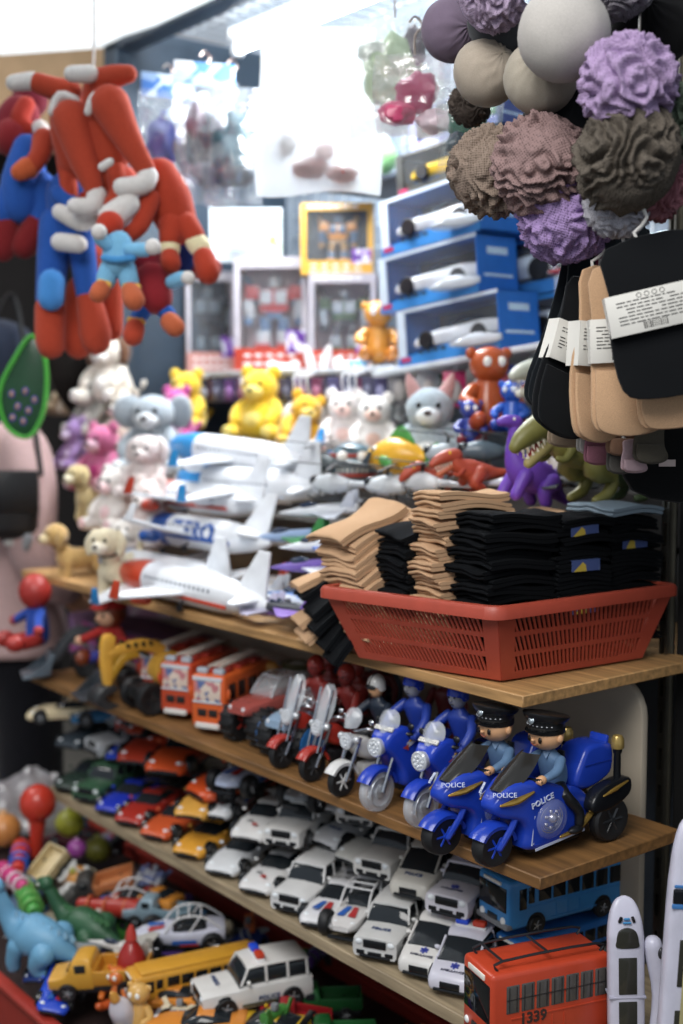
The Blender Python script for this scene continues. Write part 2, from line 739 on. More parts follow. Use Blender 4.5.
# wire grid overhead
b = B()
for k in range(30):
    x = -1.88 + k * 0.05
    b.tube([(x, 0.5, 0), (x, 0.93, 0)], 0.0028, 6)
for k in range(4):
    y = 0.5 + k * 0.143
    b.tube([(-1.89, y, 0.004), (-0.4, y, 0.004)], 0.0032, 6)
p = Proto()
p.part('wire_grid', b, metal('#d9dde0', 0.35))
spawn(p, 'wire_grid', 'white wire grid across the top of the stall', 'rack', (0, 0, 2.475), single=True)
b = B()
for k in range(14):
    z = 1.66 + k * 0.06
    b.tube([(-1.86, 0, z), (-0.3, 0, z)], 0.0026, 6)
for k in range(27):
    x = -1.85 + k * 0.06
    b.tube([(x, -0.004, 1.63), (x, -0.004, 2.46)], 0.0026, 6)
p = Proto()
p.part('wire_grid', b, metal('#b9c0c6', 0.35))
spawn(p, 'wire_grid', 'upright wire grid behind the toy boxes', 'rack', (0, 0.955, 0), single=True)
# ------------------------------------------------------------------ basket
RC, RL, RR = Vector((-0.130, 0.040, 1.212)), Vector((-0.437, -0.026, 1.212)), Vector((-0.114, 0.412, 1.212))
RF = RL + RR - RC
BC, BL, BR = Vector((-0.158, 0.078, Z1 + 0.004)), Vector((-0.408, 0.022, Z1 + 0.004)), Vector((-0.135, 0.362, Z1 + 0.004))
BF = BL + BR - BC


def make_basket():
    p = Proto()
    red = plastic('#ab4836', 0.42)
    o = (BC + BF) / 2
    top = [v - o for v in (RC, RR, RF, RL)]
    bot = [v - o for v in (BC, BR, BF, BL)]
    ctr = sum(top, Vector()) / 4
    # rolled rim
    b = B()
    rim = []
    for i in range(4):
        a, c, d = top[i - 1], top[i], top[(i + 1) % 4]
        for k in range(5):
            t = k / 4
            q = c + (a - c).normalized() * 0.02 * (1 - t) ** 2 + (d - c).normalized() * 0.02 * t ** 2
            rim.append(q)
    prof = [(-0.006, 0.004), (0.0, 0.006), (0.008, 0.005), (0.012, 0.0), (0.012, -0.013), (0.009, -0.013), (0.008, -0.003), (-0.004, -0.003)]
    rings = []
    for q in rim:
        out = (q - ctr)
        out.z = 0
        out.normalize()
        rings.append([q + out * u + Vector((0, 0, v)) for u, v in prof])
    b.loft(rings + [rings[0]], cap=False)
    p.part('rim', b, red)
    for i in range(4):
        a, c = top[i], top[(i + 1) % 4]
        a2, c2 = bot[i], bot[(i + 1) % 4]
        b = B()

        def P3(u, v):
            return (a2 * (1 - u) + c2 * u) * (1 - v) + (a * (1 - u) + c * u) * v
        nrm = (c - a).cross(a2 - a).normalized()
        if nrm.dot((a + c) / 2 - ctr) < 0:
            nrm = -nrm

        def quad(u0, v0, u1, v1, u2, v2, u3, v3, th=0.0022):
            vs = [P3(u0, v0), P3(u1, v1), P3(u2, v2), P3(u3, v3)]
            b.add([x + nrm * th / 2 for x in vs] + [x - nrm * th / 2 for x in vs],
                  [(0, 1, 2, 3), (7, 6, 5, 4), (0, 4, 5, 1), (1, 5, 6, 2), (2, 6, 7, 3), (3, 7, 4, 0)])
        bands = [(0.0, 0.10), (0.32, 0.38), (0.60, 0.66), (0.88, 1.0)]
        for v0, v1 in bands:
            quad(0, v0, 1, v0, 1, v1, 0, v1)
        n = 32
        e0, e1 = 0.085, 0.915
        for r in range(3):
            v0, v1 = bands[r][1], bands[r + 1][0]
            quad(0, v0, e0, v0, e0, v1, 0, v1)
            quad(e1, v0, 1, v0, 1, v1, e1, v1)
            for k in range(n):
                u = e0 + (e1 - e0) * k / n
                du = (e1 - e0) / n * 0.48
                sl = 0.012
                quad(u + sl, v0, u + du + sl, v0, u + du - sl, v1, u - sl, v1)
        p.part('side_panel', b, red, ang=20)
    b = B()
    b.add(bot + [v + Vector((0, 0, 0.003)) for v in bot], [(0, 1, 2, 3), (7, 6, 5, 4)] + [(i, (i + 1) % 4, 4 + (i + 1) % 4, 4 + i) for i in range(4)])
    p.part('base', b, red)
    return p, o


pb, ob = make_basket()
spawn(pb, 'plastic_basket', 'red plastic basket with slotted sides holding folded socks', 'basket', ob)

# ------------------------------------------------------------------ folded socks


@memo
def sock_fold(col, seed, L=0.16, W=0.085, layers=2, wave=0.004, tag=False):
    """A folded pair: a knit ribbon doubled back on itself; the rounded folds show at -x, the width runs along y."""
    rnd = random.Random(seed)
    b = B()
    t = 0.0031
    nu, nv = 14, 7
    ph, ph2 = rnd.random() * 6, rnd.random() * 6
    for l in range(layers):
        z0 = l * 2 * t * 1.02
        off = rnd.uniform(-0.005, 0.005)
        rings = []
        for j in range(nv + 1):
            y = (j / nv - 0.5) * W
            edge = 1 - 0.35 * abs(j / nv - 0.5) ** 3 * 8 * 0.3
            ring = []
            for i in range(nu + 1):
                x = i / nu * L + off
                zz = z0 + 2 * t * edge
                ring.append((x, y, zz))
            # rounded loop at the far end and back along the underside
            ring.append((L + off + t, y, z0 + t))
            for i in range(nu + 1):
                x = (1 - i / nu) * L + off
                ring.append((x, y, z0 + t * 0.06))
            ring.append((off - t * 0.75, y, z0 + t * 0.45))
            ring.append((off - t * 1.0, y, z0 + t))
            ring.append((off - t * 0.75, y, z0 + t * 1.6))
            ring = [(x, yy, z + wave * math.sin(x * 34 + ph * 0.3 + yy * 12) * (0.5 + x / L) + wave * 0.55 * math.sin(yy * 55 + ph2 * 0.35) + 0.0012 * math.sin(yy * 130 + ph)) for x, yy, z in ring]
            rings.append(ring)
        b.loft(rings)
    p = Proto()
    p.part('sock', b, knit(col))
    if tag:
        tb = B()
        h = layers * 2 * t

        def band(u, v):
            x = L * 0.2 + u * 0.055
            a = v
            y = -(W / 2 + 0.002) if a < 0.4 else -(W / 2 + 0.002) + (a - 0.4) / 0.6 * W * 0.9
            z = a / 0.4 * (h + 0.004) if a < 0.4 else h + 0.0045
            return (x, y, z)
        tb.sheet(band, 4, 10, thick=0.0006)
        p.part('paper_band', tb, print_mix('#4a5a8c', '#6f7fb0', '#c9b04a', 30), label='blue paper band with a yellow print')
    return p


TAN, BLK, GREY = '#c29e7c', '#0e1013', '#8494a0'
bl_x = (BL - BC).normalized()
br_y = (BR - BC).normalized()
yawb = math.atan2(br_y.y, br_y.x)
seed_ = 0


def sock_stack(u, v, z0, cols, label_of, group, yaw=0.0, L=0.16, layers=2, lean=(0, 0), tilt=0, tag=None, W=0.085, wave=0.004):
    """u along the front-left side from the near corner, v along the right side; fold ends face the aisle."""
    global seed_
    z = z0
    cols = [c for k, c in enumerate(cols) for r in range(1 + k % 2)]
    for k, c in enumerate(cols):
        seed_ += 1
        pr = sock_fold(c, seed_ % 8, L, W, layers, wave, bool(tag and tag(k)))
        pos = BC + bl_x * (u + lean[0] * k + random.uniform(-0.004, 0.004)) + br_y * (v + lean[1] * k + random.uniform(-0.007, 0.007))
        ti = tilt if not callable(tilt) else tilt(k)
        spawn(pr, 'folded_socks', label_of(c, k), 'socks', (pos.x, pos.y, z), (0, ti, yawb + yaw + random.uniform(-0.07, 0.07)), group, single=not pr.parts[1:])
        z += layers * 0.0063 + 0.0004
    return z


random.seed(5)
ZS = Z1 + 0.03
nm = {TAN: 'beige', BLK: 'black', GREY: 'grey'}
# the five stacks that show over the rim, from the near corner along the front-left side, then along the right
sock_stack(0.137, 0.006, ZS, [TAN] * 12, lambda c, k: 'folded pair of beige socks in the tall stack at the middle of the basket front', 'tall beige sock stack', L=0.13, W=0.064)
sock_stack(0.06, 0.008, ZS, [BLK] * 11, lambda c, k: 'folded pair of black socks in the stack at the near corner of the red basket', 'black socks at the near corner', L=0.13, W=0.082)
sock_stack(0.205, 0.012, ZS, [TAN, TAN], lambda c, k: 'folded pair of beige socks under the black ones between the two beige piles', 'beige socks under the black pile', L=0.13, W=0.066, tilt=-0.1)
sock_stack(0.205, 0.014, ZS + 0.04, [BLK] * 7, lambda c, k: 'folded pair of black socks between the tall beige stack and the sloping beige pile', 'black socks between the beige piles', L=0.14, W=0.07, tilt=-0.18, wave=0.006)
sock_stack(0.272, -0.01, ZS + 0.07, [TAN] * 5, lambda c, k: 'folded pair of beige socks sloping over the left end of the red basket', 'sloping beige socks at the left end', L=0.14, W=0.085, lean=(0.005, 0.0), tilt=-0.38, yaw=0.1, wave=0.006)
sock_stack(0.262, 0.0, ZS, [TAN] * 4, lambda c, k: 'folded pair of beige socks low at the left end of the basket behind its rim', 'low beige socks at the left end', L=0.13, W=0.07, tilt=-0.2)
sock_stack(0.06, 0.142, ZS, [BLK] * 10, lambda c, k: ('black folded socks with a blue paper band midway along the right side' if k in (4, 9, 13) else 'folded pair of plain black socks midway along the right side of the basket'), 'black socks along the right side', L=0.1, W=0.09, tag=lambda k: k in (4, 9, 13))
sock_stack(0.065, 0.246, ZS, [BLK] * 10 + [GREY], lambda c, k: ('folded pair of grey socks topping the far black stack against the dark wall' if c == GREY else 'folded pair of black socks in the far stack of the basket against the dark wall'), 'black socks in the far stack', L=0.105, W=0.1, tag=lambda k: k == 11)
sock_stack(0.17, 0.16, ZS, [BLK] * 8 + [TAN] * 2, lambda c, k: 'folded pair of %s socks in the row behind the front stacks of the basket' % nm[c], 'socks in the rear row of the basket', L=0.14, W=0.09)
sock_stack(0.245, 0.16, ZS, [BLK] * 7 + [TAN] * 2, lambda c, k: 'folded pair of %s socks spread at the rear left of the basket' % nm[c], 'socks at the rear left of the basket', L=0.14, W=0.08, yaw=0.1)

# black and beige socks that spill over the shelf edge left of the basket
for k, (px, py, c, lab, tl) in enumerate([
        (335, 662, BLK, 'lowest black sock pair drooping below the shelf left of the basket', -0.9), (326, 648, BLK, 'second lowest black sock pair drooping left of the basket', -0.8),
        (318, 632, BLK, 'third black sock pair drooping left of the basket', -0.7), (312, 616, BLK, 'fourth black sock pair drooping left of the basket', -0.6),
        (306, 640, TAN, 'lowest beige sock pair squeezed beside the drooping black ones', -0.55), (300, 626, TAN, 'middle beige sock pair squeezed beside the drooping black ones', -0.5),
        (303, 600, BLK, 'topmost black sock pair drooping under the sloping beige pile', -0.5), (300, 590, TAN, 'small beige sock pair peeping out beside the topmost drooping black one', -0.4)]):
    pos = at(px, py, Y=0.01 + 0.004 * k)
    spawn(sock_fold(c, k % 5, 0.13, 0.075, 2, 0.005), 'drooping_socks', lab, 'socks', pos, (0, tl, yawb - 0.35), single=True)

# ------------------------------------------------------------------ hanging socks with paper bands


@memo
def hang_sock(col, band=True, L=0.2, W=0.075, fold=True, seed=0):
    """A pair hung by its top: flat legs, doubled toe end; hangs from the origin along -z, flat in the xz plane."""
    rnd = random.Random(seed)
    out = [(-W * 0.42, 0), (W * 0.42, 0), (W * 0.46, -L * 0.35), (W * 0.5, -L * 0.62), (W * 0.62, -L * 0.8), (W * 0.56, -L * 0.93), (W * 0.2, -L), (-W * 0.3, -L * 0.985), (-W * 0.52, -L * 0.9), (-W * 0.52, -L * 0.6), (-W * 0.45, -L * 0.3)]
    out = spline(out, 3, True)
    b = B()
    b.slab(out, -0.006, 0.0, 0.0028, 'y')
    o2 = [(x * 0.97 + 0.008, z * 0.98 - 0.004) for x, z in out]
    b.slab(o2, 0.001, 0.007, 0.0028, 'y')
    if fold:
        o3 = [(x * 0.9, z) for x, z in out if z < -L * 0.55]
        b.slab(o3, -0.0125, -0.0068, 0.0026, 'y')
    ph = rnd.random() * 6
    b.v = [(x + 0.002 * math.sin(z * 30 + ph), y + 0.003 * math.sin(z * 45 + ph) + 0.002 * math.sin(x * 60), z) for x, y, z in b.v]
    p = Proto()
    p.part('sock_pair', b, fabric(col, 1100, 0.35))
    hk = B().tube([(0, 0, -0.006), (-0.012, 0, 0.003), (-0.014, 0, 0.012), (-0.004, 0, 0.018), (0.004, 0, 0.026), (0.002, 0, 0.036)], 0.0022, 6)
    p.part('hanger', hk, plastic('#e9e6e0'), label='white plastic hanger')
    if band:
        z1, z2 = -L * 0.3, -L * 0.56
        bb = B().box((0.002, -0.0135, (z1 + z2) / 2), (W * 1.06, 0.0012, z1 - z2), 0.0004, mi=0)
        bb.box((0.002, 0.010, (z1 + z2) / 2), (W * 1.06, 0.001, z1 - z2), 0.0004).box((-W * 0.52 + 0.001, -0.002, (z1 + z2) / 2), (0.001, 0.024, z1 - z2)).box((W * 0.54, -0.002, (z1 + z2) / 2), (0.001, 0.024, z1 - z2))
        i = p.part('paper_band', bb, painted('#d8d6cf', 0.6), label='white paper band with small print')
        ink = B()
        for r in range(7):
            x = -W * 0.42
            z = z1 - 0.010 - r * 0.0042
            while x < W * 0.4:
                wd = rnd.uniform(0.003, 0.012)
                if rnd.random() < 0.85:
                    ink.box((x + wd / 2, -0.0143, z), (wd, 0.0004, 0.0013))
                x += wd + 0.0018
        for k in range(12):
            ink.box((-W * 0.2 + k * 0.0024, -0.0143, z2 + 0.0075), (rnd.choice((0.0007, 0.0012, 0.0016)), 0.0004, 0.008))
        for k in range(4):
            x = -W * 0.2 + k * 0.009
            ink.tube([(x + 0.0028 * math.cos(a * PI / 4), -0.0143, z1 - 0.005 + 0.0028 * math.sin(a * PI / 4)) for a in range(8)], 0.0004, 4, closed=True)
        p.part('print', ink, painted('#4b4a48'), i)
    return p


def hsock(px, py, Y, col, label, yaw, L, W, band=True, roll=0.0, seed=0, fold=True):
    q = at(px, py, Y=Y)
    pr = hang_sock(col, band, L, W, fold, seed)
    return spawn(pr, 'hanging_sock_pair', label, 'socks', q, (0, roll, yaw))


yc = HEAD - PI / 2     # yaw that turns a face at the camera
hsock(648, 240, 0.02, BLK, 'black sock pair with a wide white paper band hanging nearest the right edge', yc - 0.1, 0.185, 0.125, roll=-0.22, seed=1, fold=False)
hsock(622, 268, 0.05, TAN, 'beige sock pair with a white band hanging in front at the middle of the bunch', yc - 0.05, 0.205, 0.085, seed=2, roll=-0.05)
hsock(600, 272, 0.07, TAN, 'narrow beige sock pair with a white band hanging behind the front beige pair', yc + 0.5, 0.215, 0.075, seed=3, roll=0.05)
hsock(592, 285, 0.09, BLK, 'black sock pair with a slanting white band left of the beige pairs', yc + 0.45, 0.2, 0.085, seed=4, roll=0.3)
hsock(596, 232, 0.12, '#1b2126', 'plain dark sock pair hanging furthest back in the bunch', yc + 0.3, 0.265, 0.07, band=False, seed=5, roll=0.2)
hsock(587, 240, 0.15, '#161b20', 'second plain dark sock pair hanging at the back edge of the bunch', yc + 0.3, 0.24, 0.06, band=False, seed=6, roll=0.28)
hsock(668, 320, 0.07, TAN, 'beige sock pair peeping out below the wide black pair', yc - 0.2, 0.13, 0.1, band=False, seed=7, roll=-0.2)
hsock(608, 232, 0.14, '#6d2b3c', 'dark red sock pair showing at the top of the hanging bunch', yc + 0.3, 0.16, 0.05, band=False, seed=8)
hsock(600, 236, 0.17, '#b58c6e', 'light brown sock pair tucked behind the dark red pair', yc + 0.6, 0.2, 0.05, band=False, seed=9, roll=0.1)
hsock(626, 226, 0.16, '#262c30', 'charcoal sock pair at the top of the bunch beside the bulb glow', yc, 0.14, 0.06, band=False, seed=10)
# the small rolled ankle socks underneath
for k, (px, py, c, L, W, lab) in enumerate([
        (566, 405, '#a5917b', 0.055, 0.05, 'small taupe ankle socks hanging lowest at the left of the bunch'),
        (590, 415, '#c9c3ba', 0.05, 0.04, 'small white ankle socks hanging under the black pair'),
        (597, 418, '#a8707f', 0.06, 0.035, 'small dusty pink ankle socks hanging under the beige pairs'),
        (625, 412, '#9a7760', 0.055, 0.05, 'small brown ankle socks hanging under the front beige pair'),
        (648, 415, '#555046', 0.06, 0.04, 'small olive grey ribbed ankle socks hanging beside the brown ones'),
        (616, 430, '#5d5a55', 0.055, 0.03, 'small dark grey ankle socks hanging lowest of all'),
        (632, 440, '#c0a5ab', 0.04, 0.03, 'small pale pink ankle socks hanging beside the dark grey ones')]):
    hsock(px, py, 0.11, c, lab, yc + 0.2, L, W, band=False, seed=20 + k)
# black garment with a small woven label hanging behind
b = B().slab(spline([(-0.06, 0), (0.07, 0), (0.08, -0.12), (0.07, -0.21), (-0.05, -0.2), (-0.065, -0.1)], 4, True), -0.008, 0.008, 0.006, 'y')
p = Proto()
p.part('cloth', b, fabric('#101112'))
p.part('woven_label', B().box((-0.005, -0.0095, -0.163), (0.022, 0.001, 0.009)), painted('#c9b9b4'), label='small pale woven label')
spawn(p, 'black_garment', 'black garment with a small pale label hanging behind the sock bunch', 'garment', at(672, 340, Y=0.2), (0, 0, yc))

# ------------------------------------------------------------------ fabric balls


def ball_mesh(kind, seed, col):
    rnd = random.Random(seed)
    o = Vector((rnd.random() * 50, rnd.random() * 50, rnd.random() * 50))
    b = B()
    if kind == 'smooth':
        b.ell((0, 0, 0), 1, seg=48, rings=32)
        vs = []
        for v in b.v:
            v = Vector(v)
            a = math.atan2(v.y, v.x)
            gather = max(0, v.z) ** 1.5
            r = 1 - 0.1 * gather - 0.055 * abs(math.sin(a * 7 + 2 * noise.noise(v * 2 + o))) * (gather * 1.3 + 0.5 * max(0, 0.7 - abs(v.z - 0.3)))
            r += 0.025 * noise.noise(v * 2 + o)
            vs.append(tuple(v * r))
        b.v = vs
        mat = fabric(col, 60, 0.25)
    else:
        b.ell((0, 0, 0), 1, seg=150, rings=96)
        vs = []
        ax = Vector((rnd.uniform(-1, 1), rnd.uniform(-1, 1), rnd.uniform(-1, 1))).normalized()
        for v in b.v:
            v = Vector(v)
            w1 = noise.noise(v * 1.3 + o) * 1.1 + noise.noise(v * 3.0 + o * 2) * 0.42
            w2 = noise.noise(v * 1.5 + o * 3) * 0.9
            f = v.dot(ax) * 8.5 + w1 * 7
            ridge = 1 - abs(math.sin(f))
            ruff = 1 - abs(math.sin(v.cross(ax).length * 4 + w2 * 9))
            fr = noise.noise(v * 14 + o)
            sm = 0.5 + 0.5 * math.tanh((noise.noise(v * 0.8 + o * 3) + 0.28) * 7)
            r = 0.79 + sm * (0.25 * (1 - ridge ** 0.6) + 0.09 * (1 - ruff ** 0.7) + 0.03 * fr) + (1 - sm) * (0.15 + 0.03 * (1 - ridge))
            vs.append(tuple(v * r))
        b.v = vs
        mat = lace(col)
    p = Proto()
    p.part('ball', b, mat, ang=180)
    return p


balls = [  # px, py, radius px, Y, kind, colour, label, rot
    (452, 30, 30, 0.06, 'smooth', '#6f6273', 'gathered mauve grey fabric ball at the far left of the hanging cluster', (0.3, 1.9, 0.5)),
    (500, 22, 32, 0.05, 'smooth', '#4a4c50', 'dark grey fabric ball behind the big light grey one', (0.3, 2.6, 1)),
    (487, 72, 33, 0.03, 'smooth', '#a3988a', 'beige grey fabric ball with a seam left of the twin one', (-0.4, 1.1, 2.6)),
    (541, 76, 37, 0.02, 'smooth', '#a39b8d', 'beige grey fabric ball with gathered top under the light grey one', (-0.25, 0.25, 2)),
    (564, 34, 45, -0.03, 'smooth', '#b4b0ab', 'largest light grey smooth fabric ball at the top of the cluster', (-1.9, 0.5, 0)),
    (628, 84, 46, -0.01, 'lace', '#a892b6', 'lilac lace fabric ball with dotted holes beside the light grey one', (0, 0, 0)),
    (494, 172, 43, 0.03, 'lace', '#8a7a6e', 'brown grey ruffled lace ball lowest at the left of the cluster', (0, 0, 1)),
    (542, 165, 48, 0.01, 'lace', '#8e7674', 'dusty brown dotted lace ball in the middle of the cluster', (1, 0, 2)),
    (628, 160, 52, 0.0, 'lace', '#5f5850', 'dark taupe ruffled lace ball at the right of the cluster', (2, 1, 0)),
    (567, 215, 46, 0.05, 'lace', '#a48bbb', 'lilac fabric ball lowest in the cluster under the brown lace ones', (0, 2, 0)),
    (618, 204, 32, 0.04, 'lace', '#c3c1c9', 'white lace ball under the dark taupe one', (1, 2, 0)),
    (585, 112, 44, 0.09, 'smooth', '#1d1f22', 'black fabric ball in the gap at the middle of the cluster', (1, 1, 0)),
    (692, 118, 36, 0.08, 'lace', '#5e6b5c', 'dull green lace ball cut by the right edge of the photo', (1, 1, 3)),
    (655, 185, 34, 0.07, 'lace', '#9c6a72', 'dusty rose lace ball behind the dark taupe one', (2, 1, 3)),
    (493, -5, 34, 0.0, 'lace', '#a796ae', 'pale lilac ruffled ball cut by the top edge left of the light grey one', (2, 0, 3)),
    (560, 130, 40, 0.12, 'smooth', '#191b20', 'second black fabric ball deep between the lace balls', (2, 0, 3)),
    (622, -16, 34, 0.05, 'lace', '#77737a', 'grey lace ball cut by the top edge right of the light grey one', (2, 2, 1)),
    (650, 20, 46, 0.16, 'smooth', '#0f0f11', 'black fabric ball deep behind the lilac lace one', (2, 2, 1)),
    (470, 105, 20, 0.1, 'lace', '#4c443f', 'small dark brown lace ball peeping between the beige grey and brown ones', (2, 2, 2)),
]
POLE = {0: (0.6, -0.1, -0.8), 1: (0.3, 0.3, -0.7), 2: (0.45, 0.45, -0.75), 3: (-0.15, 0.35, -0.85), 4: (0.3, 0.3, 0.9)}
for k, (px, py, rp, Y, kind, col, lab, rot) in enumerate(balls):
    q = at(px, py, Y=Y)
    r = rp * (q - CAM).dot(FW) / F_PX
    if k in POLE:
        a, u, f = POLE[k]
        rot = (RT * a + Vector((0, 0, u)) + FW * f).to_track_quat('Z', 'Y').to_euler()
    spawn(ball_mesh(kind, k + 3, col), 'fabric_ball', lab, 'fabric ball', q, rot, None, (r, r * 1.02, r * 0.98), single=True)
# the cords that the cluster and the socks hang from
for k, (px, py, Y, lab) in enumerate([(600, 120, 0.06, 'thin dark cord holding up the fabric balls'), (632, 245, 0.06, 'thin metal hook wire holding up the sock bunch')]):
    q = at(px, py, Y=Y)
    p = Proto()
    p.part('cord', B().tube([(0, 0, -0.02), (0.004, 0, 0.2), (0, 0.01, 0.5), (0, 0.0, 1.4 - 0.3 * k)], 0.002, 6), plastic('#3c3a38'))
    spawn(p, 'hanging_rope', lab, 'rope', q, single=True)
# ------------------------------------------------------------------ shared vehicle pieces


def wheel_parts(p, c, r, w, hub='#b9bcc0', tyre='#17181a', parent=-1, spokes=5, axis='x', name='wheel', hubname='hub'):
    """A tyre with a rounded tread and a spoked hub as its sub-part."""
    c = Vector(c)
    h = w / 2
    b = B().lathe([(r * 0.5, -h * 0.8), (r * 0.62, -h), (r * 0.9, -h), (r, -h * 0.6), (r, h * 0.6), (r * 0.9, h), (r * 0.62, h), (r * 0.5, h * 0.8)], c, axis, 18)
    i = p.part(name, b, plastic(tyre, 0.55), parent)
    b = B()
    b.lathe([(0.0001, -h * 0.6), (r * 0.55, -h * 0.6), (r * 0.6, -h * 0.95), (r * 0.63, -h * 0.95), (r * 0.63, h * 0.95), (r * 0.6, h * 0.95), (r * 0.55, h * 0.6), (0.0001, h * 0.6)], c, axis, 18)
    for s in (-1, 1):
        b.lathe([(0.0001, s * h * 0.5), (r * 0.16, s * h * 0.5), (r * 0.13, s * h * 1.0), (0.0001, s * h * 1.02)], c, axis, 8)
        for k in range(spokes):
            a = 2 * PI * k / spokes
            d = Vector((0, math.cos(a), math.sin(a))) if axis == 'x' else Vector((math.cos(a), 0, math.sin(a)))
            off = Vector((s * h * 0.72, 0, 0)) if axis == 'x' else Vector((0, s * h * 0.72, 0))
            b.tube([c + off + d * r * 0.1, c + off + d * r * 0.58], r * 0.075, 5)
    p.part(hubname, b, plastic(hub, 0.25, 0.6 if hub == '#b9bcc0' else 0.0), i)
    return i


def hull(b, st, n=4, mi=0):
    """Loft of rounded sections along y: (y, half width at the waist, half width at the top, z bottom, z waist, z top)."""
    st = spline(st, n)
    rings = []
    for y, wb, wt, z0, zw, z1 in st:
        rings.append([(-wb * 0.9, y, z0), (-wb * 0.98, y, z0 + (zw - z0) * 0.3), (-wb, y, zw), (-wb + (wb - wt) * 0.6, y, zw + (z1 - zw) * 0.7), (-wt * 0.86, y, z1 - (z1 - zw) * 0.06), (-wt * 0.5, y, z1), (0, y, z1 + 0.0006),
                      (wt * 0.5, y, z1), (wt * 0.86, y, z1 - (z1 - zw) * 0.06), (wb - (wb - wt) * 0.6, y, zw + (z1 - zw) * 0.7), (wb, y, zw), (wb * 0.98, y, z0 + (zw - z0) * 0.3), (wb * 0.9, y, z0)])
    b.loft(rings, mi)
    return b


